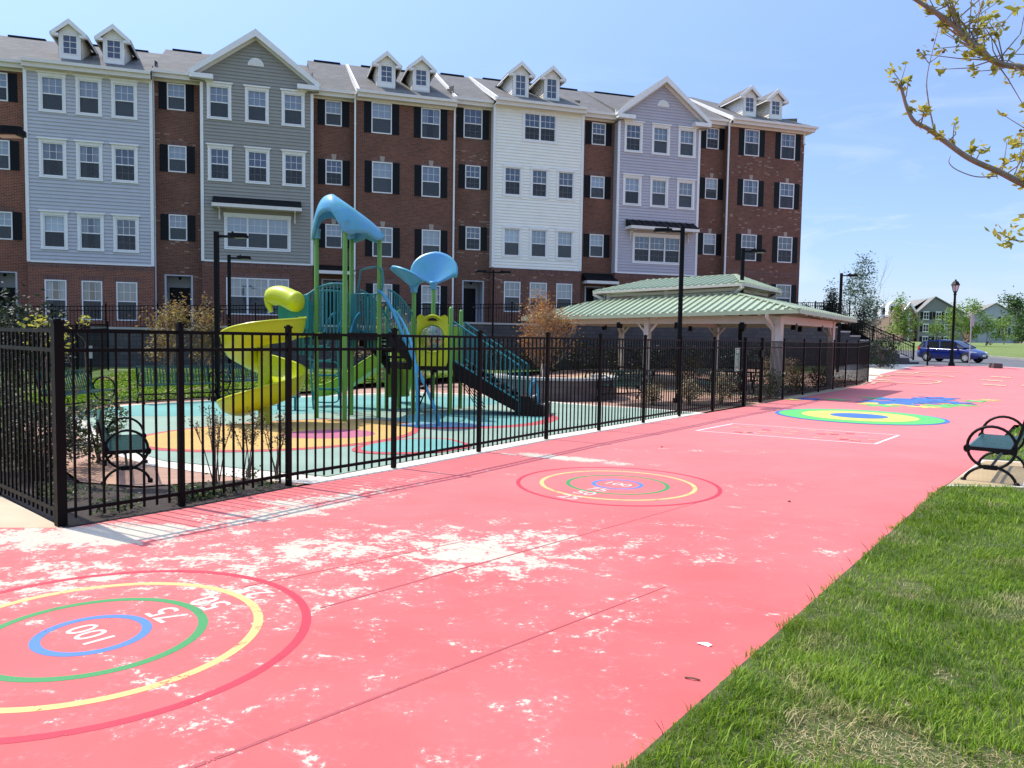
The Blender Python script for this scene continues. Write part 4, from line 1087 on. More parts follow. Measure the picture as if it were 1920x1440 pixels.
# 6 brick end house
def o6(P, off): downspout(P, off, 13.36, 0, terr_h(13) - .2, 15.0); downspout(P, off, 18.7, 0, 14.0, 15.0)
house('all brick townhouse with dark green shutters at the right end of the row', (11.42, 13.42), (13.42, 18.78), 1.05, 15.0, 15.2, 16.05, None, 'brick_mix', 'brick_mix',
      door=(11.8, 13.0, 5.1), sh='shutter_green', end=True,
      rwins=[(11.91, 12.64, 13.25, 14.36, 'o', 0), (11.92, 12.65, 10.3, 11.42, 'u', 1), (11.9, 12.65, 7.0, 8.15, 'b', 1)],
      wins=[(14.52, 15.46, 13.07, 14.53, 'c', 'brick'), (17.11, 18.05, 13.07, 14.53, 'c', 'brick'), (14.54, 15.5, 10.08, 11.53, 'c', 'brick'), (17.14, 18.09, 10.08, 11.53, 'c', 'brick'),
            (14.54, 15.51, 6.77, 8.25, 'o', 'brick'), (17.15, 18.11, 6.77, 8.25, 'o', 'brick')],
      gf=[(14.5, 15.5, 3.75, 5.3, 'o'), (17.14, 18.14, 3.75, 5.3, 'o')],
      dorm=[(14.75, 15.36, 17.21), (16.6, 15.38, 17.19)], rake_rl=True, opts=o6)
# 0 neighbour mostly beyond the frame
house('townhouse mostly beyond the left picture edge, with a tan gable', (-34.0, -31.5), (-31.5, -26.0), -.3, 13.85, 14.0, 15.0, 'siding_grey', 'brick_red', 'brick_red', kind='gable', gable=(-28.75, 3.0, 14.1, 16.3),
      door=(-33.4, -32.2, 4.2),
      rwins=[(-33.0, -32.2, 11.9, 13.0, 'b', 0)], wins=[(-30.8, -30.0, 11.7, 13.1, 'b', 'siding'), (-29.1, -28.3, 11.7, 13.1, 'b', 'siding'), (-27.4, -26.6, 11.7, 13.1, 'b', 'siding')], gf=[(-29.2, -28.3, 2.2, 3.9, 'b')])

# ------------------------------------------------------------------ terrace, retaining wall, upper fence
TW = 5.0      # wall stands this far in front of the bays
def tw(s, d): x, y = row_world(s, d); return x, y
b = MB()
A = []
for s in (-45, -36, -27, -18, -9, 0, 9, 18.2):
    A.append([(*tw(s, d), terr_h(s) + (0 if d > -TW else 0)) for d in (-TW + .15, -.0, 12)])
b.grid(A)
b.quad((*tw(18.2, -TW + .15), terr_h(18.2) - .1), (*tw(23.2, -TW + .15), .55), (*tw(24, 12), .6), (*tw(18.2, 12), terr_h(18.2) - .1))
struct(b.build('terrace', plain('terrace_ground', (.07, .055, .04), .95, var=.5, vs=9, bs=.8, bsc=20)))
rw = thing('retaining_wall', 'grey block retaining wall below the townhouses, stepping down at its right end', 'wall', (0, 0, 0))
b = MB(); c = MB()
def wallseg(mb, s0, s1, top, d=-TW, th=.3, base=-.6):
    p = [tw(s0, d), tw(s1, d), tw(s1, d + th), tw(s0, d + th)]
    mb.extrude([(x, y, base) for x, y in p], (0, 0, top - base))
bl = MB((0, 0, 0))
segs = []
s = -44
while s < 17:
    segs.append((s, min(s + 4.0, 17), terr_h(min(s + 4, 17)) + .02)); s += 4.0
tops = 2.75
for k in range(9): segs.append((17 + k * .72, 17 + (k + 1) * .72, 2.62 - k * .235))
for s0, s1, tp in segs:
    wallseg(bl, s0, s1, tp); p = [tw(s0 - .0, -TW - .04), tw(s1, -TW - .04), tw(s1, -TW + .36), tw(s0, -TW + .36)]
    c.extrude([(x, y, tp + .002) for x, y in p], (0, 0, .09))
# wall mesh in row axes so the block pattern follows it
bl.build('block_face', M['block'], rw); c.build('wall_cap', M['cap'], rw)
# iron fence on the wall
def row_fence(s0, s1, label, h=1.02, n=12, d=-TW + .5):
    t = thing('railing_fence', label, 'fence', group='railings on the terrace')
    P = [(*tw(lerp(s0, s1, i / n), d), terr_h(lerp(s0, s1, i / n)) + .1) for i in range(n + 1)]
    for x, y, z in P: post((x, y), h + .06, .055, t, ROWROT, z)
    for p, q in zip(P, P[1:]): panel(p[:2], q[:2], t, h, .13, 'panel', p[2], q[2], .02, .032, low=.1)
row_fence(-25.5, 2.5, 'black railing along the terrace in front of the brick ground floors', n=14)
row_fence(2.5, 17, 'black railing on the terrace behind the green pavilion roof', n=7)
row_fence(17.0, 19.4, 'black railing on the terrace right of the brick end house', n=2, d=-TW + 1.2)
# hand rail beside the steps
t = thing('handrail', 'black sloping handrail on the stepped end of the block wall', 'railing', group='railings on the terrace')
P = []
for i in range(5):
    s = lerp(17.2, 23.2, i / 4); P.append((*tw(s, -TW + .16), lerp(2.72, .85, i / 4)))
for x, y, z in P: post((x, y), 1.0, .07, t, ROWROT, z)
for p, q in zip(P, P[1:]): panel(p[:2], q[:2], t, .98, .13, 'panel', p[2], q[2], .022, .04, low=.1)

# ------------------------------------------------------------------ play structure
PO = (-3.0, 17.4, 0)
PS = thing('play_structure', 'teal, green and yellow climbing structure with blue hoods, slides and stairs', 'playground', PO)
def pm(): return MB(PO)
A_, B_, C_, D_ = Vector((-4.24, 16.62)), Vector((-3.50, 16.03)), Vector((-3.63, 17.32)), Vector((-2.92, 16.80))
G_, I_, H_, J_ = Vector((-2.30, 17.85)), Vector((-1.45, 17.97)), Vector((-2.0, 19.32)), Vector((-1.30, 19.3))
E_, F_ = Vector((-3.06, 18.72)), Vector((-2.81, 19.06))
def play_post(p, h, r=.05):
    b = pm(); b.lathe([(r, 0), (r, h - .06), (r * .85, h - .02), (r * .4, h)], (p.x, p.y, 0), 16); o = b.build('post', M['post_green'], PS, smooth=40)
    return o
for p, h in ((A_, 4.02), (B_, 4.02), (C_, 3.95), (D_, 4.02), (E_, 2.5), (F_, 2.46), (G_, 2.95), (H_, 3.12), (I_, 2.5), (J_, 2.48)): play_post(p, h)
DK = 1.86; TD = 1.18
def deck(pts, z, name='deck'):
    b = pm(); b.extrude([(p.x, p.y, z - .16) for p in pts], (0, 0, .16)); return b.build(name, M['deck'], PS)
ext1 = A_ + (A_ - D_) * .38 ; ext2 = A_ + (C_ - A_) * .55 + (A_ - D_) * .30
deck([A_, B_, D_, C_], DK); deck([G_, I_, J_, H_], TD)
deck([A_, A_ + Vector((-.32, -.12)), C_ + Vector((-.5, .05)), C_], DK - .001)
deck([G_ + Vector((0, .02)), H_, F_, E_], TD - .002)
def barrier(p, q, z0, z1, n, z0b=None, z1b=None, arch=0., mat='teal', name='barrier', r=.016):
    """pickets between two rails; z..b are the heights at the far end"""
    z0b = z0 if z0b is None else z0b; z1b = z1 if z1b is None else z1b
    b = pm(); K = 12
    up = [(lerp(p.x, q.x, i / K), lerp(p.y, q.y, i / K), lerp(z1, z1b, i / K) + arch * math.sin(math.pi * i / K)) for i in range(K + 1)]
    b.tube(up, .022, 8)
    b.tube([(p.x, p.y, z0), (q.x, q.y, z0b)], .02, 8)
    for i in range(n + 1):
        t = i / n; b.tube([(lerp(p.x, q.x, t), lerp(p.y, q.y, t), lerp(z0, z0b, t)), (lerp(p.x, q.x, t), lerp(p.y, q.y, t), lerp(z1, z1b, t) + arch * math.sin(math.pi * t))], r, 6)
    return b.build(name, M[mat], PS, smooth=50)
barrier(A_ + Vector((-.30, -.1)), A_, DK - .05, 2.55, 4, None, 2.8)
barrier(A_, B_, DK - .05, 2.80, 8, None, 2.86, .05)
barrier(A_ + Vector((-.55, .2)), C_ + Vector((-.1, .1)), DK - .05, 2.55, 12, None, 2.75, .12)
barrier(C_, C_ + Vector((.35, -.25)), DK - .05, 2.72, 5)
# solid teal bars beside the post
b = pm()
for k in range(4): 
    p = A_ + Vector((-.34 + k * .075, -.12 + k * .03)); b.tube([(p.x, p.y, DK - .5), (p.x, p.y, 2.52)], .033, 8)
b.build('barrier', M['teal'], PS, smooth=50); b = pm()
for k in range(3):
    p = C_ + Vector((.02 + k * .05, -.05 - k * .03)); b.tube([(p.x, p.y, DK - .4), (p.x, p.y, 2.72)], .034, 8)
b.build('barrier', M['teal'], PS, smooth=50)
# rounded teal guard panels at the slide mouth
for base, sgn in ((Vector((-4.80, 16.75)), 1), (Vector((-4.46, 16.32)), 1)):
    b = pm(); pts = []
    for i in range(17):
        a = math.pi * (.5 + i / 16); pts.append((base.x + .30 * math.cos(a), base.y + .06 * math.cos(a), 2.28 + .36 * math.sin(a)))
    b.extrude(pts + [(base.x + .12, base.y + .02, 1.92), (base.x + .12, base.y + .02, 2.64)], (.012, .035, 0))
    b.build('guard_panel', M['teal_panel'], PS)
# slide mouth hood: a thick rounded beak lying across the opening
SC = Vector((-4.97, 15.36))
b = pm(); K = 16; pts = []; rs = []
for i in range(K + 1):
    t = i / K; pts.append((lerp(-5.20, -4.40, t), lerp(16.35, 15.98, t), 2.50 + .12 * math.sin(math.pi * min(1, t * 1.25) ** .8) - .02 * t))
    rs.append(.20 * min(1, .35 + 2.6 * t ** .7) * (1.0 + .10 * t) * (1 if t < .93 else .92 - .35 * (t - .93) / .07))
b.tube(pts, rs, 20); b.tube([(-5.19, 16.33, 2.55), (-5.17, 16.30, 2.42), (-5.10, 16.26, 2.27)], [.09, .075, .04], 12)
b.build('slide_hood', M['yellow'], PS, smooth=60)
# spiral slide, clockwise seen from above
b = pm(); NP = 84; prof = [(.13, .22), (.16, .04), (.25, -.04), (.40, -.08), (.55, -.07), (.68, -.01), (.75, .10), (.785, .24), (.80, .36), (.83, .37)]
ZS = [(0, 1.80), (80, 1.74), (140, 1.65), (230, 1.34), (320, .95), (410, .66), (500, .40), (590, .22)]
def spiral_z(g):
    for (a0, z0), (a1, z1) in zip(ZS, ZS[1:]):
        if g <= a1: return z0 + (z1 - z0) * (g - a0) / (a1 - a0)
    return ZS[-1][1]
P = []
for i in range(NP + 1):
    t = i / NP; a = R(50 - 590 * t)
    z = (spiral_z(590 * t) + spiral_z(max(0, 590 * t - 25)) + spiral_z(min(590, 590 * t + 25))) / 3
    wall_k = 1.0 if t < .8 else lerp(1.0, .45, (t - .8) / .2)
    fl = 1.0 + (.12 * (t - .92) / .08 if t > .92 else 0)
    P.append([(SC.x + r * fl * math.cos(a), SC.y + r * fl * math.sin(a), z + (q * wall_k if q > .05 else q) + .0) for r, q in prof])
b.grid(P); b.build('spiral_slide', M['yellow'], PS, smooth=60, solid=.035)
b = pm(); b.lathe([(.115, 0), (.115, 1.72), (.09, 1.86), (.02, 1.95)], (SC.x, SC.y, 0), 20); b.lathe([(.15, 1.84), (.13, 1.92), (.03, 1.97)], (SC.x, SC.y, 0), 20)
b.build('slide_column', M['yellow'], PS, smooth=50)
b = pm(); b.tube([(SC.x - .12, SC.y + .35, 0), (SC.x - .12, SC.y + .35, .45)], .035, 8); b.build('slide_support', M['teal'], PS, smooth=50)
b = pm(); P = []   # first flat run from the deck to the spiral
for i in range(7):
    t = i / 6; c = Vector((-4.42, 16.35)).lerp(Vector((-4.62, 15.80)), t); n = Vector((-.92, -.38)).normalized()
    P.append([(c.x + n.x * w, c.y + n.y * w, 1.80 - .06 * t + zq) for w, zq in ((-.36, .05), (-.33, .02), (-.2, 0), (.2, 0), (.33, .02), (.36, .05))])
b.grid(P); b.build('slide_entry', M['yellow'], PS, smooth=60, solid=.035)

def chute(path, w, wallh, mat, name):
    """open trough along a path of (x, y, z)"""
    b = pm(); P = []; n = len(path)
    for i, p in enumerate(path):
        p = Vector(p); q0 = Vector(path[max(i - 1, 0)]); q1 = Vector(path[min(i + 1, n - 1)]); d = q1 - q0; s = Vector((-d.y, d.x, 0)).normalized()
        up = s.cross(d).normalized(); up = up if up.z > 0 else -up
        P.append([tuple(p + s * a + up * c) for a, c in ((-w / 2 - .02, wallh), (-w / 2, wallh), (-w / 2 + .03, .06), (-w / 2 + .09, 0), (w / 2 - .09, 0), (w / 2 - .03, .06), (w / 2, wallh), (w / 2 + .02, wallh))])
    b.grid(P); return b.build(name, M[mat], PS, smooth=40, solid=.035)
def bez(ps, n=18):
    out = []
    for i in range(n + 1):
        t = i / n; q = [Vector(p) for p in ps]
        while len(q) > 1: q = [a.lerp(c, t) for a, c in zip(q, q[1:])]
        out.append(tuple(q[0]))
    return out
chute(bez([(-3.0, 18.72, 1.16), (-3.5, 18.9, 1.0), (-4.2, 19.2, .2), (-4.95, 19.5, .26)]), .5, .27, 'lime', 'straight_slide')
chute(bez([(-2.5, 19.35, 1.16), (-2.75, 19.9, 1.0), (-2.95, 20.5, .2), (-3.05, 21.1, .28)]), .55, .3, 'lime', 'short_slide')
b = pm(); P = [[(-3.06 + .45 * i / 8, 18.95 + .5 * i / 8 + .05 * math.sin(i * .8), z) for z in (.28, .75, 1.16)] for i in range(9)]
b.grid(P); b.build('lime_panel', M['lime'], PS, smooth=60, solid=.03)
# bridge from the upper to the lower deck with black sides
b = pm(); p0 = C_.lerp(D_, .62) + Vector((.1, .12)); p1 = E_.lerp(G_, .62); 
br = [(lerp(p0.x, p1.x, t), lerp(p0.y, p1.y, t), DK + .0 - (DK - TD) * (t ** 1.7)) for t in [i / 14 for i in range(15)]]
sd = Vector((-(p1 - p0).y, (p1 - p0).x)).normalized() * .36
for sgn in (-1, 1):
    top = [(x + sd.x * sgn, y + sd.y * sgn, z + .04) for x, y, z in br]; bot = [(x + sd.x * sgn, y + sd.y * sgn, z - .30) for x, y, z in br]
    b.extrude(top + bot[::-1], (sd.x * sgn * .1, sd.y * sgn * .1, 0))
for i in range(7):
    k = br[i * 2]; b.obox((k[0], k[1], k[2] - .03), (.26, .7, .05), math.atan2((p1 - p0).y, (p1 - p0).x))
b.build('bridge', M['deck'], PS)
b = pm()
for sgn in (-1, 1): b.tube([(x + sd.x * sgn * 1.05, y + sd.y * sgn * 1.05, z + .05) for x, y, z in br], .03, 8)
b.build('bridge_edge', M['teal'], PS, smooth=50)
for sgn in (-1, 1):
    b = pm(); o_ = sd * sgn * 1.05
    b.tube([(x + o_.x, y + o_.y, z + .95) for x, y, z in br], .022, 8)
    for x, y, z in br: b.tube([(x + o_.x, y + o_.y, z), (x + o_.x, y + o_.y, z + .95)], .013, 6)
    b.build('bridge_rail', M['teal'], PS, smooth=50)
# tall handhold loops at the front right post
b = pm(); dv = Vector((.1, .42))
for off, k in ((Vector((-.03, -.02)), 1), (Vector((.06, .02)), .82)):
    q = D_ + off
    b.tube([(q.x - .62, q.y + .6, 1.9), (q.x - .6, q.y + .58, 2.5), (q.x - .45, q.y + .42, 2.95 * k + .3), (q.x - .22, q.y + .2, 3.24 * k + .05), (q.x, q.y, 3.3 * k), (q.x + .1, q.y - .04, 3.22 * k), (q.x + .13, q.y - .05, 3.0 * k), (q.x + .1, q.y - .03, 2.8 * k), (q.x + .02, q.y, 2.7 * k)], .024, 8)
for dx in (-.12, -.2, -.28): b.tube([(D_.x + dx, D_.y + .05 - dx * .6, 1.5), (D_.x + dx, D_.y + .05 - dx * .6, 2.75 + .3 * dx)], .026, 8)
b.build('handhold', M['teal'], PS, smooth=50)
# two blue sliding bars reaching the ground in front
b = pm()
b.tube(bez([(-2.92, 16.72, 2.78), (-2.6, 16.5, 2.6), (-2.35, 16.2, 1.9), (-1.95, 15.7, 1.0), (-1.50, 15.42, .5), (-1.46, 15.42, 0)], 20), .034, 10)
b.tube(bez([(-2.75, 16.95, 2.45), (-2.3, 16.4, 2.3), (-1.9, 15.6, 1.4), (-1.88, 15.1, 1.2), (-1.85, 15.03, 0)], 20), .03, 10)
b.build('sliding_bars', M['teal_blue'], PS, smooth=50)
# main hood: a smooth shell falling towards the right hand post, its rim reaching down to the four posts
Cn = (A_ + D_) / 2; pd = (D_ - A_).normalized(); qd = Vector((-pd.y, pd.x)); Lp = (D_ - A_).length / 2; Lq = (C_ - B_).length / 2
def hood_top(u):
    return 4.76 - .66 * max(0, (u + .45) / 1.45) ** 1.05 if u > -.45 else 4.76 - .16 * ((-.45 - u) / .55) ** 2.0
b = pm(); P = []; NT, NR = 72, 22
for i in range(NT):
    th = 2 * math.pi * i / NT; c, s = math.cos(th), math.sin(th); row = []
    rf = (abs(c) ** 1.55 + abs(s) ** 1.55) ** (-1 / 1.55) * 1.20
    near = abs(math.cos(2 * th)) ** 5                        # 1 at the posts
    dz = lerp(.30, .52, near) if c < .5 else lerp(.26, .14, near)
    if c < -.5: dz += .20 * near
    for j in range(NR + 1):
        r = (j / NR) * rf * (1 - .03 * (1 - near)); u, v = r * c, r * s
        rr = j / NR
        z = hood_top(max(-1.1, min(1.1, u))) - .10 * v * v - dz * (max(0, rr - .62) / .38) ** 2.2
        pt = Cn + pd * (u * Lp) + qd * (v * Lq * 1.02); k = 1 - .06 * max(0, rr - .9) / .1
        row.append((Cn.x + (pt.x - Cn.x) * k, Cn.y + (pt.y - Cn.y) * k, z))
    P.append(row)
b.grid(P, closed_u=True); b.build('hood', M['hood'], PS, smooth=75, solid=.045)
for po, zt in ((A_, 4.06), (B_, 4.16), (C_, 4.14), (D_, 4.04)):
    b = pm(); b.lathe([(.082, 3.86 if po is A_ else 3.94), (.088, zt - .06), (.095, zt - .02), (.10, zt)], (po.x, po.y, 0), 14); b.build('hood_socket', M['hood'], PS, smooth=50)
# petal canopies
def petal(base, zb, dirv, R_, H_p, name='petal_canopy', spread=95, curl=.16, fl=.36):
    b = pm(); d = Vector(dirv).normalized(); s = Vector((-d.y, d.x)); P = []
    for i in range(15):
        t = i / 14; row = []
        for j in range(17):
            a = R(lerp(-spread, spread, j / 16)); w = abs(j / 8 - 1)
            r = R_ * (t ** .85) * (1 - .10 * w ** 2); 
            z = zb + H_p * (t ** .95) * (1 - .72 * w ** 1.8) - curl * max(0, t - .7) * w
            x = base.x + d.x * r * math.cos(a) * fl + s.x * r * math.sin(a); y = base.y + d.y * r * math.cos(a) * fl + s.y * r * math.sin(a)
            row.append((x, y, z))
        P.append(row)
    b.grid(P); o = b.build(name, M['hood'], PS, smooth=70, solid=.045)
    b = pm(); b.lathe([(.075, -.1), (.085, .0), (.12, .07), (.10, .1)], (base.x, base.y, zb - .02), 12); b.build('canopy_socket', M['hood'], PS, smooth=50)
petal(H_, 3.10, (.1, .9), .66, .84)
petal(G_, 2.93, (-.8, -.35), .62, .46, spread=100, curl=.05, fl=.85)
# yellow panel with a round bubble window between G and I
b = pm(); dG = (I_ - G_); wG = dG.length - .14; xh = dG.normalized(); nn = Vector((xh.y, -xh.x)); mid = (G_ + I_) / 2 + nn * .07
zc = 1.76; rb = .30; n = 40; outer = []; inner = []
hw = wG / 2
def outl(a):
    c, s = math.cos(a), math.sin(a); k = 1e9
    if abs(c) > 1e-6: k = min(k, hw / abs(c))
    if abs(s) > 1e-6: k = min(k, (.57 if s > 0 else .64) / abs(s))
    x, z = c * k, s * k
    if z > .5: z += .03 * math.cos(x / hw * math.pi * 2) - .03
    return x, z
for i in range(n):
    a = 2 * math.pi * i / n; x, z = outl(a)
    outer.append((mid.x + xh.x * x, mid.y + xh.y * x, zc + z)); inner.append((mid.x + xh.x * rb * math.cos(a), mid.y + xh.y * rb * math.sin(a), zc + rb * 1.08 * math.sin(a)))
for dd in (0, .035):
    b.grid([[(*[p[0] + nn.x * dd, p[1] + nn.y * dd], p[2]), (*[q[0] + nn.x * dd, q[1] + nn.y * dd], q[2])] for p, q in zip(outer, inner)], closed_u=True)
b.grid([[p, (p[0] + nn.x * .035, p[1] + nn.y * .035, p[2])] for p in outer], closed_u=True); b.grid([[p, (p[0] + nn.x * .035, p[1] + nn.y * .035, p[2])] for p in inner], closed_u=True)
yp = b.build('window_panel', M['yellow'], PS)
b = pm(); b.tube([(p[0] + nn.x * .05, p[1] + nn.y * .05, p[2]) for p in inner], .022, 8, closed=True)
arc = [(mid.x + xh.x * x + nn.x * .05, mid.y + xh.y * x + nn.y * .05, zc + .43 + .10 * (1 - (x / .2) ** 2)) for x in [lerp(-.2, .2, i / 10) for i in range(11)]]
b.tube(arc, .02, 8); b.build('panel_rim', M['yellow'], yp, smooth=50)
b = pm(); b.extrude([(mid.x + xh.x * x + nn.x * .038, mid.y + xh.y * x + nn.y * .038, z) for x, z in ((-.12, zc + .405), (.12, zc + .405), (.08, zc + .455), (0, zc + .475), (-.08, zc + .455))], (nn.x * .006, nn.y * .006, 0)); b.build('panel_slot', M['deck'], yp)
M['bubble'] = glass_mat('play_bubble', (.62, .66, .68), .10)
b = pm(); P = []
for i in range(6):
    t = i / 5; r = rb * math.cos(t * math.pi / 2); z = .16 * math.sin(t * math.pi / 2)
    P.append([(mid.x + xh.x * r * math.cos(2 * math.pi * j / 24) + nn.x * (z + .03), mid.y + xh.y * r * math.cos(2 * math.pi * j / 24) + nn.y * (z + .03), zc + r * 1.08 * math.sin(2 * math.pi * j / 24)) for j in range(25)])
b.grid(P); b.build('bubble_window', M['bubble'], yp, smooth=60)
for p, q, mt in ((F_, H_, 'yellow'), (E_ + Vector((.1, .02)), F_ + Vector((.02, -.06)), 'yellow'), (H_ + Vector((.1, 0)), J_, 'lime')):
    b = pm(); v = q - p; p2 = p + v * .12; q2 = q - v * .12
    b.bar((p2.x, p2.y, 1.62), (q2.x, q2.y, 1.62), .03, .86); b.build('side_panel', M[mt], PS)
# stairs down to the right with teal rails
s0 = (I_ + J_) / 2 + Vector((.08, -.1)); s1 = Vector((.28, 18.2)); n = 6
sv = (s1 - s0); sn = Vector((-sv.y, sv.x)).normalized() * .46
b = pm()
for sgn in (-1, 1):
    e = sn * sgn; b.extrude([(s0.x + e.x, s0.y + e.y, TD + .04), (s1.x + e.x, s1.y + e.y, .36), (s1.x + e.x, s1.y + e.y, .06), (s0.x + e.x, s0.y + e.y, TD - .34)], (e.x * .08, e.y * .08, 0))
for i in range(n):
    t = (i + .5) / n; p = s0 + sv * t; b.obox((p.x, p.y, lerp(TD, .33, t)), (sv.length / n + .03, .92, .05), math.atan2(sv.y, sv.x))
b.build('stair', M['deck'], PS)
for sgn in (-1, 1):
    e = sn * sgn * 1.06
    barrier(s0 + e, s1 + e, TD + .08, TD + .98, 14, .34, 1.16, name='stair_rail', r=.012)
    b = pm(); b.tube([(s1.x + e.x, s1.y + e.y, 0), (s1.x + e.x, s1.y + e.y, 1.18)], .03, 8); b.build('rail_post', M['teal'], PS, smooth=50)
b = pm()
for k, (hh, dx) in enumerate(((.46, .10), (.28, .36))):
    c_ = s1 + sv.normalized() * dx; b.obox((c_.x, c_.y, hh / 2), (.40, 1.0, hh), math.atan2(sv.y, sv.x))
stp = b.build('transfer_step', M['deck'], PS)
b = pm()
for k, (hh, dx) in enumerate(((.46, .10), (.28, .36))):
    c_ = s1 + sv.normalized() * (dx + .18); b.obox((c_.x, c_.y, hh - .015), (.05, 1.0, .035), math.atan2(sv.y, sv.x))
b.build('step_edge', M['cap'], stp)
b = pm()
for y in (17.78, 18.45): b.tube(bez([(.62, y, 0), (.62, y, .5), (.62, y, .98), (.45, y, .95), (.42, y, .7), (.44, y, 0.3)], 14), .026, 8)
b.build('step_handle', M['teal_blue'], PS, smooth=50)
# loop climber at the back left
b = pm()
for k in range(5):
    z0 = .18 + k * .34; cxx = -4.45 + .10 * math.sin(k * 1.2) ; cyy = 18.35 - k * .16; w = .30
    pts = []
    for i in range(20):
        a = 2 * math.pi * i / 20; c, s = math.cos(a), math.sin(a)
        pts.append((cxx + w * math.copysign(abs(c) ** .5, c), cyy - .1 * math.copysign(abs(s) ** .5, s) * .3, z0 + .16 + .16 * math.copysign(abs(s) ** .5, s)))
    b.tube(pts, .018, 6, closed=True)
for sx in (-.33, .33): b.tube([(-4.45 + sx, 18.45, 0), (-4.45 + sx, 18.3, .6), (-4.4 + sx, 17.9, 1.5), (-4.25 + sx * .8, 17.5, 1.9), (-4.2 + sx * .8, 17.4, 2.5)], .022, 8)
b.build('loop_climber', M['teal'], PS, smooth=50)
b = pm()
for k in range(3): b.tube(bez([(-4.2 + k * .3, 17.2 - k * .1, 1.5), (-4.25 + k * .3, 17.2, 2.0), (-4.05 + k * .28, 17.15, 2.25), (-3.95 + k * .28, 17.1, 2.3)], 10), .026, 8)
b.build('handhold', M['teal_blue'], PS, smooth=50)
# black net climber under the lower deck
b = pm()
for i in range(5):
    t = i / 4; b.tube([(-1.4 + .1 * t, 18.1 + 1.1 * t, 1.05), (-.75 + .1 * t, 18.0 + 1.15 * t, .05)], .01, 5)
for k in range(5):
    t = (k + .5) / 5; b.tube([(lerp(-1.4, -.75, t) + .1 * j / 6, lerp(18.1, 18.0, t) + 1.12 * j / 6, lerp(1.05, .05, t) - .04 * math.sin(j)) for j in range(7)], .009, 5)
b.build('net_climber', M['deck'], PS)
b = pm()
for k in range(4): b.lathe([(.03, 0), (.09, .02), (.09, .05), (.03, .07)], (-2.2 + .12 * k, 18.05, .35 + .2 * k), 10)
b.tube([(-2.25, 18.08, .0), (-1.8, 18.08, 1.1)], .02, 6); b.build('disc_climber', M['deck'], PS)
# low teal step stool by the climber
t = thing('balance_step', 'low teal balance step standing behind the spiral slide', 'play step', (-5.35, 18.2, 0))
b = MB(); b.box(-.3, .3, -.12, .12, .30, .34); b.build('step_top', M['teal'], t)
for sx in (-.2, .2): b = MB(); b.tube([(sx, 0, 0), (sx, 0, .3)], .03, 8); b.build('leg', M['teal'], t)

# ------------------------------------------------------------------ pavilion
V = Vector
P1, P2, P3, P4 = V((8.9, 24.0)), V((13.5, 30.3)), V((.35, 31.7)), V((4.95, 38.0))
PC = (P1 + P2 + P3 + P4) / 4
PVO = (PC.x, PC.y, 0)
PV = thing('pavilion', 'open picnic pavilion with a two tier pale green ribbed metal roof on tan columns', 'pavilion', PVO)
EH = {0: 2.82, 1: 2.72, 2: 2.62, 3: 2.66}
def vv(p, z): return V((p.x, p.y, z))
low = [vv(P1, 2.82), vv(P2, 2.72), vv(P4, 2.66), vv(P3, 2.62)]
topk = .50
up_ = [vv(PC + (p - PC) * topk, z) for p, z in ((P1, 3.50), (P2, 3.48), (P4, 3.40), (P3, 3.38))]
def ribbed(mb, a, b_, c, d, pitch=.30, t=.03):
    """a,b along the eave; d above a, c above b. standing ribs run up the slope"""
    nrm = (b_ - a).cross(d - a).normalized(); nrm = nrm if nrm.z > 0 else -nrm
    mb.face([a, b_, c, d]); mb.face([d - nrm * t, c - nrm * t, b_ - nrm * t, a - nrm * t])
    ex = (b_ - a).normalized(); L_ = (b_ - a).length
    g = (d - a); up = (g - ex * g.dot(ex)).normalized(); Ht = g.dot(up)
    la = g.dot(ex); rc = (c - a).dot(ex); rh = (c - a).dot(up)
    n = int(L_ / pitch)
    for i in range(n + 1):
        x = (i + .5) * L_ / (n + 1)
        # height of the panel at this x
        if la > 1e-6 and x < la: h = Ht * x / la
        elif x > rc and L_ - rc > 1e-6: h = rh * (L_ - x) / (L_ - rc)
        else: h = lerp(Ht, rh, (x - la) / max(1e-6, rc - la))
        if h < .06: continue
        p = a + ex * x; q = p + up * h
        w = .06
        mb.extrude([p - ex * w + nrm * .001, p - ex * (w * .55) + nrm * .065, p + ex * (w * .55) + nrm * .065, p + ex * w + nrm * .001], q - p)
b = MB(PVO)
for i in range(4): ribbed(b, low[i], low[(i + 1) % 4], up_[(i + 1) % 4], up_[i])
for i in range(4):
    b.bar(low[i] + V((0, 0, .03)), up_[i] + V((0, 0, .03)), .16, .04)
lr = b.build('lower_roof', M['roof_green'], PV)
b = MB(PVO)
for i in range(4):
    p, q = low[i], low[(i + 1) % 4]; b.bar(p + V((0, 0, -.05)), q + V((0, 0, -.05)), .05, .13)
b.build('fascia', M['roof_green'], lr)
# ribbed underside
ua = [vv(PC + (V((p.x, p.y)) - PC) * .56, z) for p, z in ((P1, 3.83), (P2, 3.81), (P4, 3.73), (P3, 3.71))]
lx = (P1 - P3).normalized(); r1 = vv(PC + lx * 2.1, 4.32); r0 = vv(PC - lx * 1.9, 4.24)
b = MB(PVO)
ribbed(b, ua[3], ua[0], r1, r0); ribbed(b, ua[1], ua[2], r0, r1)
for tri in ((ua[0], ua[1], r1), (ua[2], ua[3], r0)):
    a, c, d = tri; m_ = d; ribbed(b, a, c, m_ + (c - a) * .01, m_ - (c - a) * .01)
for i, rr in ((0, r1), (1, r1), (2, r0), (3, r0)): b.bar(ua[i] + V((0, 0, .03)), rr + V((0, 0, .03)), .14, .04)
b.bar(r0 + V((0, 0, .03)), r1 + V((0, 0, .03)), .16, .04)
ur = b.build('upper_roof', M['roof_green'], PV)
b = MB(PVO)
for i in range(4): b.bar(ua[i] + V((0, 0, -.035)), ua[(i + 1) % 4] + V((0, 0, -.035)), .05, .09)
b.build('fascia', M['tan'], ur)
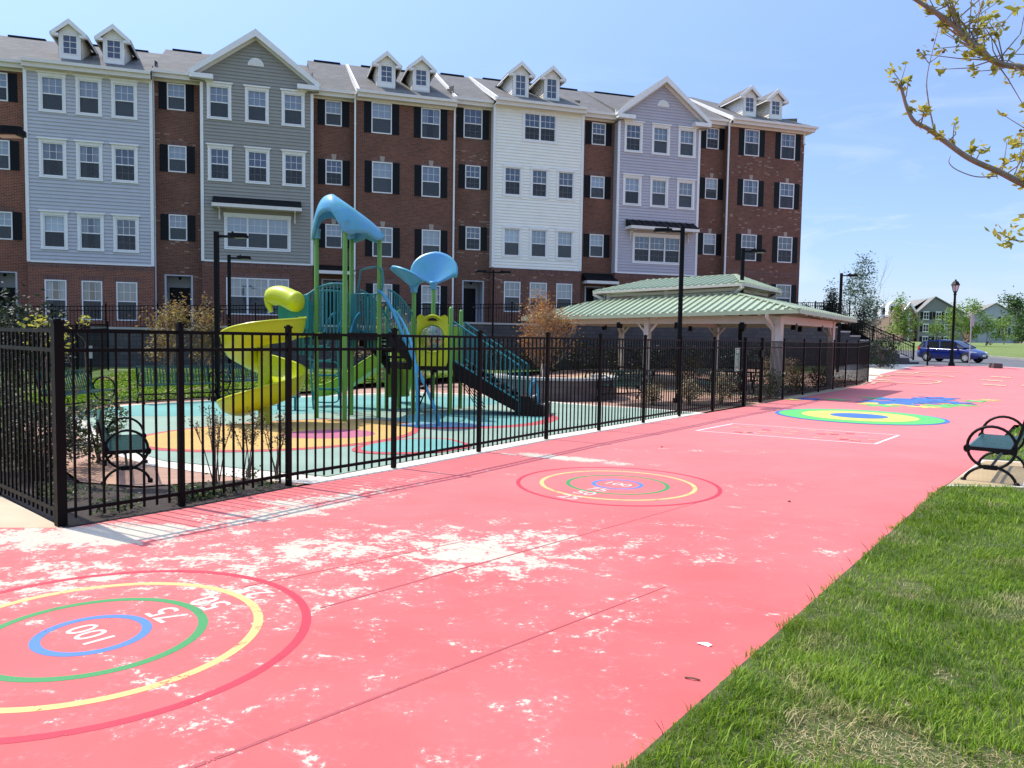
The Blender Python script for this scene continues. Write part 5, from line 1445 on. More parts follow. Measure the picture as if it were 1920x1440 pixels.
b = MB(PVO)   # clerestory posts, beams
for i in range(4):
    p, q = up_[i], up_[(i + 1) % 4]
    b.bar(p.lerp(vv(PC, p.z), .06), q.lerp(vv(PC, q.z), .06), .12, .12)
    for t in (.02, .5): 
        m_ = p.lerp(q, t); m_ = m_.lerp(vv(PC, m_.z), .04); b.bar(m_ + V((0, 0, -.25)), m_ + V((0, 0, .3)), .16)
    b.bar(p.lerp(vv(PC, p.z), .05) + V((0, 0, -.05)), ua[i] + V((0, 0, -.1)), .1)
    b.bar(p.lerp(vv(PC, p.z), .05) + V((0, 0, .16)), q.lerp(vv(PC, q.z), .05) + V((0, 0, .16)), .1, .1)
b.build('clerestory_frame', M['tan'], PV)
cols = []
kk = .86
cp = [PC + (p - PC) * kk for p in (P1, P2, P4, P3)]
mf = (cp[0] + cp[3]) / 2; mb_ = (cp[1] + cp[2]) / 2
ang = math.atan2((P1 - P3).y, (P1 - P3).x)
for p, w in ((cp[0], .26), (mf, .24), (cp[3], .24), (cp[1], .24), (mb_, .22), (cp[2], .22)):
    b = MB(PVO); w -= .035; b.obox((p.x, p.y, 1.32), (w, w, 2.64), ang); b.obox((p.x, p.y, .06), (w + .12, w + .12, .12), ang); b.obox((p.x, p.y, 2.58), (w + .05, w + .05, .06), ang)
    b.build('column', M['tan'], PV)
b = MB(PVO)
for p, q in ((cp[0], cp[1]), (cp[1], cp[2]), (cp[2], cp[3]), (cp[3], cp[0]), (mf, mb_)): b.bar(vv(p, 2.52), vv(q, 2.52), .14, .26)
for p, dirs in ((cp[0], (cp[3], cp[1])), (cp[1], (cp[0], cp[2])), (cp[2], (cp[1], cp[3])), (cp[3], (cp[0], cp[2])), (mf, (cp[0], cp[3])), (mb_, (cp[1], cp[2]))):
    for d_ in dirs:
        v = (d_ - p).normalized(); b.bar(vv(p + v * .12, 2.1), vv(p + v * .42, 2.42), .07, .07)
b.build('beam', M['tan'], PV)
b = MB(PVO)
for i in range(4):
    p, q = low[i], low[(i + 1) % 4]; n = 9
    for k in range(1, n):
        e = p.lerp(q, k / n); u = up_[i].lerp(up_[(i + 1) % 4], k / n); b.bar(e + V((0, 0, -.10)), u + V((0, 0, -.10)), .07, .1)
b.build('rafter', M['tan'], PV)
for i in range(4):     # small dark lamps under the eave
    p, q = cp[i], cp[(i + 1) % 4]; n = 4 if i in (1, 3) else 2
    for k in range(n):
        c_ = p.lerp(q, (k + .5) / n); b = MB(PVO); b.obox((c_.x, c_.y, 2.33), (.16, .16, .22), ang); b.build('eave_lamp', M['lamp'], PV)
b = MB(PVO); c0 = cp[0] + (P3 - P1).normalized() * .15 + (P1 - P2).normalized() * .1
e0 = P1.lerp(P3, .09); b.tube([(e0.x, e0.y, 2.68), (e0.x, e0.y, 2.58), (lerp(e0.x, c0.x, .5), lerp(e0.y, c0.y, .5), 2.42), (c0.x, c0.y, 2.26), (c0.x, c0.y, .15)], .055, 8); b.build('downspout', M['tan'], PV, smooth=50)
struct(drape('pavilion_floor', [tuple(PC + (p - PC) * .97) for p in (P1, P2, P4, P3)], .006, M['concrete']))

# picnic tables beneath the roof
def picnic_table(x, y, rz, label):
    t = thing('picnic_table', label, 'picnic table', (x, y, 0), rz, 'dark picnic tables under the pavilion')
    b = MB()
    for k in range(5): b.box(-.9, .9, -.38 + k * .155, -.25 + k * .155, .73, .765)
    b.build('table_top', M['bench_black'], t)
    for sy in (-1, 1):
        b = MB()
        for k in range(2): b.box(-.9, .9, sy * .62 + k * .13 - .12, sy * .62 + k * .13, .44, .47)
        b.build('bench_seat', M['bench_black'], t)
    b = MB()
    for sx in (-.6, .6):
        b.tube([(sx, -.62, .43), (sx, .62, .43)], .025, 6); b.tube([(sx, -.5, 0), (sx, -.2, .73)], .03, 6); b.tube([(sx, .5, 0), (sx, .2, .73)], .03, 6); b.tube([(sx, -.5, .02), (sx, .5, .02)], .025, 6)
    b.build('table_frame', M['bench_black'], t); return t
picnic_table(3.1, 25.6, R(-40), 'dark picnic table at the left front of the pavilion, beside the seat wall')
picnic_table(4.4, 29.0, R(-38), 'dark picnic table farther back under the middle of the pavilion')
picnic_table(7.6, 26.6, R(-44), 'dark picnic table under the front of the pavilion behind the gate')
picnic_table(9.2, 30.4, R(-44), 'dark picnic table at the right back of the pavilion')

# seat wall of blocks round the small red tree
t = thing('seat_wall', 'low curved brown block seat wall with pale cap round the red leafed tree', 'wall', (1.3, 23.6, 0))
b = MB(); c = MB(); arc = [(1.35 + 1.75 * math.cos(R(a)), 24.0 + 1.75 * math.sin(R(a))) for a in range(165, 400, 9)]
def ribbon(mb, pts, w, z0, z1, off):
    P = []
    for i, (x, y) in enumerate(pts):
        x0, y0 = pts[max(i - 1, 0)]; x1, y1 = pts[min(i + 1, len(pts) - 1)]; d = V((x1 - x0, y1 - y0)).normalized(); nx, ny = -d.y * w / 2, d.x * w / 2
        P.append([(x + nx - off[0], y + ny - off[1], z0), (x + nx - off[0], y + ny - off[1], z1), (x - nx - off[0], y - ny - off[1], z1), (x - nx - off[0], y - ny - off[1], z0), (x + nx - off[0], y + ny - off[1], z0)])
    mb.grid(P); mb.face(P[0][:4]); mb.face(P[-1][:4])
ribbon(b, arc, .34, 0, .58, (1.3, 23.6)); ribbon(c, arc, .40, .582, .66, (1.3, 23.6))
b.build('block_face', M['block_tan'], t); c.build('wall_cap', M['cap'], t)
b = MB(); b.lathe([(0.02, .5), (1.5, .5), (1.58, .45)], (.05, .4, 0), 24); b.build('planting_soil', M['mulch'], t)

# ------------------------------------------------------------------ benches
def make_bench(label, x, y, rz, z=0, L_=1.75):
    """length along local x, sitter faces -y"""
    t = thing('park_bench', label, 'bench', (x, y, z), rz, 'iron benches with ring arms')
    h = L_ / 2
    for sx in (-h, h):
        b = MB(); n = 28
        b.tube([(sx, -.0 + .275 * math.cos(2 * math.pi * i / n), .475 + .275 * math.sin(2 * math.pi * i / n)) for i in range(n)], .019, 8, closed=True)
        b.tube([(sx, .30 * math.cos(a), -.03 + .25 * math.sin(a) * 1.0 + .0) for a in [math.pi * i / 14 for i in range(15)]], .019, 8)
        b.lathe([(.02, -.03), (.035, -.01), (.035, .03), (.02, .045)], (sx, -.30, 0), 8); b.lathe([(.02, -.03), (.035, -.01), (.035, .03), (.02, .045)], (sx, .30, 0), 8)
        b.box(sx - .02, sx + .02, -.27, .27, .42, .47); b.obox((sx, 0, .21), (.035, .16, .06))
        b.tube([(sx, -.275 + .03 * math.cos(2 * math.pi * i / 12), .44 + .04 * math.sin(2 * math.pi * i / 12)) for i in range(12)], .016, 6, closed=True)
        b.tube([(sx, .22, .44), (sx, .30, .62), (sx, .36, .88)], .02, 6)
        b.build('arm_frame', M['bench_black'], t, smooth=50)
    b = MB()
    n = int(L_ / .072)
    for i in range(n):
        xx = -h + .03 + i * (L_ - .06) / (n - 1); b.box(xx - .017, xx + .017, -.25, .24, .462, .472)
    b.box(-h, h, -.27, -.245, .44, .474); b.box(-h, h, .225, .245, .44, .474)
    b.build('seat', M['bench_green'], t)
    b = MB()
    for i in range(n):
        xx = -h + .03 + i * (L_ - .06) / (n - 1); b.bar((xx, .245, .47), (xx, .36, .90), .034, .008, up=(0, 1, .2))
    b.bar((-h, .362, .905), (h, .362, .905), .03, .03); b.bar((-h, .28, .53), (h, .28, .53), .02, .02)
    b.build('backrest', M['bench_green'], t)
    b = MB(); b.tube([(-h, 0, .21), (h, 0, .21)], .018, 8); b.build('stretcher', M['bench_black'], t)
    return t
b0 = make_bench('green slatted bench with ring arms on the brick pad beside the lawn', 6.83, 10.72, R(53.3 + 180), 0, 1.78)
def bench(x, y, rz, z, label):
    o = copy_tree(b0); o.location = (x, y, z); o.rotation_euler = (0, 0, rz); o['label'] = label; return o
bench(-8.62, 19.75, R(40), .02, 'green slatted bench on the lawn edge left of the spiral slide')
bench(-7.35, 21.75, R(52), .03, 'green slatted bench partly hidden behind the yellow spiral slide')
bench(-9.55, 16.9, R(85), 0, 'green slatted bench in shade behind the side fence corner')
bench(-4.95, 9.80, R(117.5), 0, 'dark bench seen end on in the planted corner inside the fence').scale = (.84, .84, .84)
bench(3.35, 22.75, R(220), 0, 'dark bench with ring arms in front of the pavilion')
bench(6.3, 24.2, R(200), 0, 'dark bench behind the fence left of the gate')
struct(drape('bench_pad', [(5.56, 9.72), (6.1, 9.74), (7.95, 9.66), (9.3, 11.5), (7.45, 12.05)], .008, M['concrete_pale']))
struct(drape('bench_pad', [(5.66, 9.84), (6.60, 9.82), (8.0, 11.75), (7.42, 11.93)], .012, M['pavers_tan']), 'tan brick pad')

# ------------------------------------------------------------------ lamps
def led_lamp(label, x, y, h, dirs, z=0, w=.11):
    t = thing('lamp_post', label, 'lamp post', (x, y, z), 0, 'black flat headed lamp posts')
    b = MB(); b.obox((0, 0, h / 2), (w, w, h)); b.obox((0, 0, .06), (.26, .26, .12)); b.build('pole', M['lamp'], t)
    for a in dirs:
        b = MB(); ca, sa = math.cos(a), math.sin(a)
        b.obox((ca * .16, sa * .16, h - .12), (.3, .05, .06), a)
        pts = [(.28, -.05), (.40, -.13), (.62, -.15), (.80, -.09), (.84, 0), (.80, .09), (.62, .15), (.40, .13), (.28, .05)]
        b.extrude([(px * ca - py * sa, px * sa + py * ca, h - .15) for px, py in pts], (0, 0, .06))
        b.extrude([(px * .9 * ca - py * .6 * sa + .05 * ca, px * .9 * sa + py * .6 * ca + .05 * sa, h - .09) for px, py in pts], (0, 0, .05)); b.lathe([(.03, 0), (.03, .06), (.015, .07)], (.42 * ca, .42 * sa, h - .05), 8)
        hd = b.build('lamp_head', M['lamp'], t)
        b = MB(); b.obox((.62 * ca, .62 * sa, h - .158), (.26, .16, .012), a); b.build('lens', M['cap'], hd)
    return t
led_lamp('black lamp post behind the fence in front of the lavender townhouse, head to the left', 4.83, 22.3, 5.05, (R(180),))
led_lamp('black lamp post rising beside the gate before the brick end townhouse, head to the right', 8.15, 27.6, 5.12, (R(0),))
led_lamp('black lamp post at the far right of the brick end house, against the sky', 16.35, 38.6, 5.15, (R(0),), .12)
led_lamp('black lamp post left of the yellow slide, on the lawn edge', -7.8, 20.3, 4.45, (R(0),))
led_lamp('thinner black lamp post farther back on the lawn, left of the yellow slide', -10.75, 29.2, 4.5, (R(0),), .25, .10)
led_lamp('slim black twin headed lamp post in front of the white townhouse', -.95, 36.2, 4.95, (R(10), R(190)), 0, .09)
led_lamp('black lamp post standing beyond the left picture edge, only its head in view', -7.15, 10.05, 4.45, (R(0),))
lx_, ly_ = 24.75, 43.3
t = thing('lantern_post', 'black lantern street lamp on a round post by the blue car', 'street lamp', (lx_, ly_, gh(ly_)))
b = MB(); b.lathe([(.17, 0), (.17, .12), (.11, .2), (.09, .8), (.07, .9), (.06, 3.95), (.08, 3.98), (.08, 4.04), (.05, 4.1)], (0, 0, 0), 14); b.build('pole', M['lamp'], t, smooth=40)
b = MB(); n = 6
b.lathe([(.06, 4.08), (.12, 4.14), (.12, 4.18)], (0, 0, 0), 6)
for i in range(6):
    a = 2 * math.pi * i / 6; b.bar((.12 * math.cos(a), .12 * math.sin(a), 4.18), (.21 * math.cos(a), .21 * math.sin(a), 4.52), .02)
b.lathe([(.26, 4.52), (.25, 4.55), (.15, 4.72), (.06, 4.76), (.05, 4.82), (.01, 4.86)], (0, 0, 0), 6); b.build('lantern_frame', M['lamp'], t)
b = MB(); b.lathe([(.10, 4.19), (.195, 4.51)], (0, 0, 0), 6); b.build('lantern_glass', plain('lantern_glass', (.55, .56, .55), .3), t)

# ------------------------------------------------------------------ vegetation
def np_obj(name, verts, faces, mat, parent=None):
    """verts (n,3) array, faces (m,k) array"""
    me = bpy.data.meshes.new(name); nf, k = faces.shape
    me.vertices.add(len(verts)); me.vertices.foreach_set('co', verts.astype(np.float32).ravel())
    me.loops.add(nf * k); me.loops.foreach_set('vertex_index', faces.astype(np.int32).ravel())
    me.polygons.add(nf); me.polygons.foreach_set('loop_start', np.arange(0, nf * k, k, dtype=np.int32))
    me.update(calc_edges=True); me.validate(); me.materials.append(mat)
    o = bpy.data.objects.new(name, me); col.objects.link(o)
    if parent: o.parent = parent
    return o
def leaves(name, centers, size, mat, parent=None, seed=0, aspect=.5, droop=0.):
    """one folded leaf (two quads' worth: a 6-vertex kite pair) per centre"""
    rg = np.random.default_rng(seed); c = np.asarray(centers, float); n = len(c)
    d = rg.normal(size=(n, 3)); d[:, 2] = d[:, 2] * .6 + droop; d /= np.linalg.norm(d, axis=1, keepdims=True)
    a = np.cross(d, rg.normal(size=(n, 3))); a /= np.linalg.norm(a, axis=1, keepdims=True)
    up = np.cross(d, a)
    s = size * rg.uniform(.6, 1.35, size=(n, 1)); w = s * aspect
    p0 = c - d * s * .5; p1 = c + a * w * .5 + up * w * .12; p2 = c + d * s * .5; p3 = c - a * w * .5 + up * w * .12
    v = np.stack([p0, p1, p2, p3], 1).reshape(-1, 3)
    f = np.arange(n * 4).reshape(n, 4)
    f3 = np.concatenate([f[:, [0, 1, 2]], f[:, [0, 2, 3]]])
    # keep each leaf one island: shared vertices along the midrib
    return np_obj(name, v, f3, mat, parent)
def branch_tree(rg, base, dirv, length, r, depth, segs, tips, spread=.6, up=.15, kids=(2, 4), shrink=.68):
    """recursive limbs: list of (points, radii) and twig tip positions"""
    p = np.array(base, float); d = np.array(dirv, float); d /= np.linalg.norm(d); pts = [p.copy()]; n = 5
    for i in range(n):
        d = d + rg.normal(size=3) * .13 + np.array([0, 0, up * .25]); d /= np.linalg.norm(d); p = p + d * length / n; pts.append(p.copy())
    segs.append((pts, [r * (1 - .5 * i / n) for i in range(n + 1)]))
    if depth == 0: tips.extend(pts[2:]); return
    k = rg.integers(kids[0], kids[1] + 1)
    for j in range(k):
        t = rg.uniform(.45, 1.0) if j else 1.0; q = pts[int(round(t * n))]
        nd = d + rg.normal(size=3) * spread; nd[2] += up
        branch_tree(rg, q, nd, length * shrink * rg.uniform(.8, 1.15), r * .55, depth - 1, segs, tips, spread, up, kids, shrink)
def tree(name, label, cat, pos, z, h, crown_r, trunk_h, mat, bark='bark', stems=1, n_leaf=2500, lsize=.12, seed=1, group=None, shape='oval', gap=.0, depth=3, trunk_r=.06, leafspread=.22, up=.2, spread=.55):
    t = thing(name, label, cat, (pos[0], pos[1], z), 0, group); rg = np.random.default_rng(seed)
    segs = []; tips = []
    for s in range(stems):
        a = 2 * math.pi * s / stems + rg.uniform(0, 1); lean = .0 if stems == 1 else .28
        b0 = (0.09 * math.cos(a) * (stems > 1), .09 * math.sin(a) * (stems > 1), 0)
        d = (lean * math.cos(a) + rg.normal() * .05, lean * math.sin(a) + rg.normal() * .05, 1)
        branch_tree(rg, b0, d, max(trunk_h, .3), trunk_r, depth, segs, tips, spread, up)
    # fit the twig cloud into the wanted crown
    T = np.array(tips); 
    zmin, zmax = trunk_h * .75, h
    if len(T):
        c = T.mean(0); ext = np.percentile(np.abs(T - c), 96, axis=0) + 1e-6
        sx = crown_r / max(ext[0], ext[1]); sz = (zmax - zmin) * .5 / ext[2]; zc = (zmax + zmin) * .5
        def fit(p):
            p = np.asarray(p, float); k = np.clip((p[..., 2:3] - trunk_h * .7) / max(.01, c[2] - trunk_h * .7), 0, 1)
            xy = p[..., :2] * (1 - k) + ((p[..., :2] - c[:2]) * sx + c[:2] * .2) * k
            zz = p[..., 2:3] * (1 - k) + ((p[..., 2:3] - c[2]) * sz + zc) * k
            return np.concatenate([xy, zz], -1)
    tb = MB()
    for pts, rs in segs:
        q = fit(np.array(pts)) if len(T) else pts
        tb.tube([tuple(x) for x in q], rs, 6 if rs[0] > .02 else 4, cap=False)
    tb.build('trunk', M[bark], t, smooth=60)
    T = fit(T); idx = rg.integers(0, len(T), n_leaf)
    if shape == 'cone':
        keep = []
        f = (T[:, 2] - zmin) / (zmax - zmin); rad = np.linalg.norm(T[:, :2], axis=1); T = T.copy()
        k = np.clip(1.15 - f, .12, 1.1); T[:, :2] *= k[:, None]
    L_ = T[idx] + rg.normal(size=(n_leaf, 3)) * leafspread * np.array([1, 1, .8])
    if gap:
        cell = np.floor(L_ / .35).astype(int); hsh = (cell[:, 0] * 73856093 ^ cell[:, 1] * 19349663 ^ cell[:, 2] * 83492791) % 100
        L_ = L_[hsh > gap * 100]
    L_ = L_[L_[:, 2] > zmin * .6]
    leaves('crown', L_, lsize, M[mat], t, seed)
    return t
def shrub(name, label, pos, z, w, h, mat, n=1800, ls=.06, seed=1, group=None, stems=True, cat='shrub', shell=.55, dy=None, bare=0.):
    t = thing(name, label, cat, (pos[0], pos[1], z), 0, group); rg = np.random.default_rng(seed)
    if stems:
        b = MB(); K = 9
        for k in range(K):
            a = rg.uniform(0, 6.28); r = rg.uniform(.2, .8) * w / 2
            b.tube([(rg.normal() * .04, rg.normal() * .04, 0), (r * .4 * math.cos(a), r * .4 * math.sin(a), h * .4), (r * math.cos(a), r * math.sin(a), h * .85)], [.012, .009, .004], 5, cap=False)
        b.build('stems', M['twig'], t)
    d = rg.normal(size=(n, 3)); d /= np.linalg.norm(d, axis=1, keepdims=True); rr = rg.uniform(shell, 1.0, (n, 1)) ** .7
    # lumpy outline
    lump = 1 + .16 * np.sin(d[:, 0:1] * 5 + seed) + .13 * np.sin(d[:, 1:2] * 6 + seed * 2) + .12 * np.sin(d[:, 2:3] * 7 + seed)
    P = d * rr * lump * np.array([w / 2, (dy or w) / 2, h / 2]) + np.array([0, 0, h * .52])
    P = P[P[:, 2] > max(.02, h * bare)]
    leaves('foliage', P, ls, M[mat], t, seed); return t

# foreground lawn and its blades
lawnA = [(-2.66, -1), (.52, 3.16), (5.5, 9.70), (6.1, 9.72), (7.95, 9.62), (9.3, 11.6), (14, 11), (14, -1)]
lawnB = [(7.45, 12.08), (9.4, 11.6), (14, 11), (20, 14), (17, 18), (11.6, 17.4)]
struct(drape('lawn', lawnA, .012, M['lawn_near']), 'foreground lawn'); struct(drape('lawn', lawnB, .012, M['lawn_near']), 'lawn behind the bench')
def inpoly(P, poly):
    x, y = P[:, 0], P[:, 1]; c = np.zeros(len(P), bool); n = len(poly)
    for i in range(n):
        x0, y0 = poly[i]; x1, y1 = poly[i - 1]
        k = ((y0 > y) != (y1 > y)) & (x < (x1 - x0) * (y - y0) / (y1 - y0 + 1e-12) + x0); c ^= k
    return c
def vnoise(P, s, seed):
    rg = np.random.default_rng(seed); g = rg.uniform(size=(64, 64)); q = P * s; i = np.floor(q).astype(int); f = q - i; f = f * f * (3 - 2 * f); i %= 64; j = (i + 1) % 64
    return (g[i[:, 0], i[:, 1]] * (1 - f[:, 0]) + g[j[:, 0], i[:, 1]] * f[:, 0]) * (1 - f[:, 1]) + (g[i[:, 0], j[:, 1]] * (1 - f[:, 0]) + g[j[:, 0], j[:, 1]] * f[:, 0]) * f[:, 1]
DEAD = ((1.75, 3.25, .32), (2.2, 3.15, .25), (2.35, 4.05, .22), (1.35, 3.35, .2), (2.75, 4.6, .25), (2.0, 3.75, .16), (3.0, 5.6, .22), (1.1, 2.95, .15), (4.2, 6.4, .2), (3.6, 7.2, .2))
def deadness(P):
    d = vnoise(P, .75, 5) * .6 + vnoise(P, 1.9, 9) * .4
    for qx, qy, qr in DEAD: d = d + .42 * np.exp(-((P[:, 0] - qx) ** 2 + (P[:, 1] - qy) ** 2) / qr ** 2)
    return d
def blades(name, poly, n, box, hmin, hmax, w, seed, label, dens_near=None, z0=.01, zf=None):
    rg = np.random.default_rng(seed); x0, x1, y0, y1 = box
    if dens_near: yy = y0 * (y1 / y0) ** rg.uniform(size=n)
    else: yy = rg.uniform(y0, y1, n)
    P = np.stack([rg.uniform(x0, x1, n), yy], 1)
    vis = (np.abs(P[:, 0]) < P[:, 1] * .92 + .7) if dens_near else np.ones(n, bool)
    jag = np.zeros_like(P)
    if dens_near: jag = np.array([[.795, -.607]]) * ((vnoise(P, 5.0, 31) * .6 + vnoise(P, 17.0, 32) * .4)[:, None] * .16 - .09)
    P = P[vis & inpoly(P + jag, poly)]
    dead = deadness(P) if dens_near else vnoise(P, .75, 5) * .6 + vnoise(P, 1.9, 9) * .4
    keep = rg.uniform(size=len(P)) < np.where(dead > .66, .30, np.where(vnoise(P, 4.6, 41) * .5 + vnoise(P, 11, 42) * .5 < .32, .6, 1.0)); P = P[keep]; dead = dead[keep]; n = len(P)
    tuft = vnoise(P, 3.4, 6) * .55 + vnoise(P, 9.5, 7) * .45
    h = (hmin + (hmax - hmin) * tuft) * rg.uniform(.55, 1.25, n) * np.where(dead > .66, .5, 1)
    an = rg.uniform(0, 6.283, n) ; ln = rg.uniform(.15, 1.25, n) * h
    wind = np.stack([np.cos(an), np.sin(an)], 1) + (np.stack([vnoise(P, 1.7, 21), vnoise(P, 1.7, 22)], 1) - .5) * 2.2
    wind /= np.linalg.norm(wind, axis=1, keepdims=True) + 1e-9
    sd = np.stack([-wind[:, 1], wind[:, 0]], 1); ww = w * rg.uniform(.6, 1.3, n) * np.maximum(1, P[:, 1] / 6)
    B = np.concatenate([P, np.full((n, 1), z0)], 1)
    if zf is not None: B[:, 2] += zf(P)
    W = np.concatenate([sd * ww[:, None] / 2, np.zeros((n, 1))], 1)
    m = B + np.concatenate([wind * (ln * .35)[:, None], (h * .6)[:, None]], 1); t = B + np.concatenate([wind * ln[:, None], (h * .92)[:, None]], 1)
    v = np.stack([B - W, B + W, m + W * .8, m - W * .8, t], 1).reshape(-1, 3); b5 = np.arange(n)[:, None] * 5
    f = np.concatenate([b5 + [0, 1, 2], b5 + [0, 2, 3], b5 + [3, 2, 4]])
    o = np_obj(name, v, f, M['blade']); return tag(o, label, 'grass', kind='stuff')
blades('grass', lawnA, 600000, (-1.5, 11, 2.0, 11.8), .014, .075, .0042, 1, 'tufted green lawn grass in the right foreground, with dry patches', True)
blades('grass', lawnB, 26000, (7.4, 16, 10.9, 18), .03, .06, .008, 2, 'green lawn grass behind the ring armed bench')
lp = [(-10.3, 16.4), (-9.9, 19.3), (-8.4, 21.5), (-5.9, 23.6), (-5.2, 26), (-3.2, 28.5), (-1.5, 31), (-15, 31), (-13, 16.4)]
blades('grass', lp, 70000, (-15, -1, 16.4, 31), .03, .07, .02, 3, 'sunlit mown lawn behind the playground benches', z0=.0, zf=lambda P: .03 + .26 * np.clip((P[:, 1] - 21.5) / 9.5, 0, 1))
# dry straw lying in the thin patches
rg = np.random.default_rng(55); n = 260000; yy = 2.0 * (11 / 2.0) ** rg.uniform(size=n); P = np.stack([rg.uniform(-1.5, 9, n), yy], 1)
P = P[(np.abs(P[:, 0]) < P[:, 1] * .74 + .5) & inpoly(P, lawnA)]; dd_ = deadness(P)
P = P[rg.uniform(size=len(P)) < np.clip((dd_ - .50) * 3.2, .03, 1)]; n = len(P)
an = rg.uniform(0, 6.283, n); l = rg.uniform(.02, .065, n); w_ = .0035 * np.maximum(1, P[:, 1] / 6); z0_ = rg.uniform(.004, .022, n)
dv = np.stack([np.cos(an), np.sin(an)], 1); sv_ = np.stack([-dv[:, 1], dv[:, 0]], 1) * w_[:, None] / 2
A0 = np.concatenate([P, z0_[:, None]], 1); B0 = np.concatenate([P + dv * l[:, None], (z0_ + rg.uniform(-.003, .02, n))[:, None]], 1); S0_ = np.concatenate([sv_, np.zeros((n, 1))], 1)
b3 = np.arange(n)[:, None] * 3
tag(np_obj('grass', np.stack([A0 - S0_, A0 + S0_, B0], 1).reshape(-1, 3), b3 + [0, 1, 2], M['straw']), 'dry straw lying in the thin patches of the foreground lawn', 'grass', kind='stuff')
# coarser clumps and weeds in the lawn
rg = np.random.default_rng(77); V_ = []; F_2 = []
for i in range(150):
    y0 = 2.6 * (9.2 / 2.6) ** rg.uniform(); x0 = rg.uniform(.80 * (y0 - 3.16) * .764 + .3, y0 * .72)
    if not inpoly(np.array([[x0 - .05, y0]]), lawnA)[0]: continue
    for k in range(rg.integers(10, 34)):
        a = rg.uniform(0, 6.28); hh = rg.uniform(.05, .115); l = rg.uniform(.02, .10); w_ = rg.uniform(.004, .007); bx_, by_ = x0 + rg.normal() * .035, y0 + rg.normal() * .035; b0 = len(V_)
        c_, s_ = math.cos(a), math.sin(a)
        V_ += [(bx_ - s_ * w_ / 2, by_ + c_ * w_ / 2, .01), (bx_ + s_ * w_ / 2, by_ - c_ * w_ / 2, .01), (bx_ + c_ * l * .45 + s_ * w_ * .4, by_ + s_ * l * .45 - c_ * w_ * .4, hh * .7), (bx_ + c_ * l * .45 - s_ * w_ * .4, by_ + s_ * l * .45 + c_ * w_ * .4, hh * .7), (bx_ + c_ * l, by_ + s_ * l, hh * .85)]
        F_2 += [(b0, b0 + 1, b0 + 2), (b0, b0 + 2, b0 + 3), (b0 + 3, b0 + 2, b0 + 4)]
tag(np_obj('grass', np.array(V_), np.array(F_2), M['blade']), 'coarser grass clumps standing up from the foreground lawn', 'grass', kind='stuff')
# tall stray blades along the kerb of the walk
rg = np.random.default_rng(8); V_ = []; F_2 = []
for i in range(16):
    t = rg.uniform(.02, .95); x = lerp(.52, 5.5, t) + .03; y = lerp(3.16, 9.7, t)
    for k in range(rg.integers(1, 4)):
        a = rg.uniform(2.2, 4.6); hh = rg.uniform(.07, .15); b0 = len(V_); l = rg.uniform(.02, .09)
        V_ += [(x, y, .0), (x + .004, y + .003, .0), (x + l * math.cos(a) * .5, y + l * math.sin(a) * .5, hh * .6), (x + l * math.cos(a), y + l * math.sin(a), hh)]; F_2 += [(b0, b0 + 1, b0 + 2), (b0 + 1, b0 + 3, b0 + 2)]
tag(np_obj('grass', np.array(V_), np.array(F_2), M['twig']), 'thin reddish stray grass stalks along the pink walk edge', 'grass', kind='stuff')

# ground cover and shrubs in the planted corner
def cover(poly, n, box, size, mat, seed, label, hmax=.18):
    rg = np.random.default_rng(seed); P = np.stack([rg.uniform(box[0], box[1], n), rg.uniform(box[2], box[3], n)], 1); P = P[inpoly(P, poly)]
    P = P[rg.uniform(size=len(P)) < np.clip((vnoise(P, 1.8, seed) - .3) * 3, 0, 1)]
    z = rg.uniform(.02, hmax, len(P)) * (.4 + vnoise(P, 2.7, seed + 1))
    o = leaves('ground_cover', np.concatenate([P, z[:, None]], 1), size, M[mat], None, seed); tag(o, label, 'ground cover', kind='stuff')
M['f_cover'] = foliage('leaf_cover', (.02, .04, .012), (.06, .10, .03), (.20, .23, .08), .3)
cover([(-4.0, 7.4), (-2.6, 9.15), (-3.2, 9.6), (-3.9, 8.75), (-4.5, 8.3), (-5.2, 8.3), (-4.6, 7.7)], 26000, (-5.5, -2.6, 7.3, 9.6), .05, 'f_cover', 4, 'low leafy ground cover inside the near fence corner')
cover([(7.6, 23.2), (15.5, 34.3), (14.8, 34.8), (6.9, 23.6)], 9000, (6.9, 15.6, 23, 35), .09, 'f_cover', 6, 'low planting behind the fence right of the gate', .35)
cover([(-10.2, 18.6), (-8.9, 20.5), (-6.0, 23.3), (-6.3, 23.9), (-9.3, 21.1), (-10.6, 19.6)], 6000, (-10.8, -5.6, 18, 24), .07, 'f_cover', 9, 'weedy ground cover along the lawn edge by the benches', .2)
def stick_plant(pos, h, n, seed, label):
    t = thing('bare_shrub', label, 'shrub', (pos[0], pos[1], 0), 0, 'twiggy shrubs inside the near fence'); rg = np.random.default_rng(seed); b = MB(); T = []
    for k in range(n):
        a = rg.uniform(0, 6.28); sp = rg.uniform(.08, .3) * h
        p0 = np.array((rg.normal() * .03, rg.normal() * .03, 0)); p1 = np.array((sp * .5 * math.cos(a), sp * .5 * math.sin(a), h * .5)); p2 = np.array((sp * math.cos(a), sp * math.sin(a), h * rg.uniform(.75, 1.05)))
        b.tube([tuple(p0), tuple(p1), tuple(p2)], [.008, .006, .003], 5, cap=False)
        for j in range(6):
            q = p1 + (p2 - p1) * rg.uniform(0, 1); e = q + rg.normal(size=3) * .05 * h + np.array((0, 0, .08 * h)); b.tube([tuple(q), tuple(e)], [.004, .002], 4, cap=False); T += [e, q + (e - q) * .6, p2 + rg.normal(size=3) * .03]
    b.build('stems', M['twig'], t)
    T = np.array(T); T = np.repeat(T, 3, 0) + rg.normal(size=(len(T) * 3, 3)) * .022; leaves('foliage', T, .034, M['f_yb'], t, seed)
M['f_yb'] = foliage('leaf_bud', (.05, .05, .025), (.16, .16, .07), (.38, .34, .2), .3)
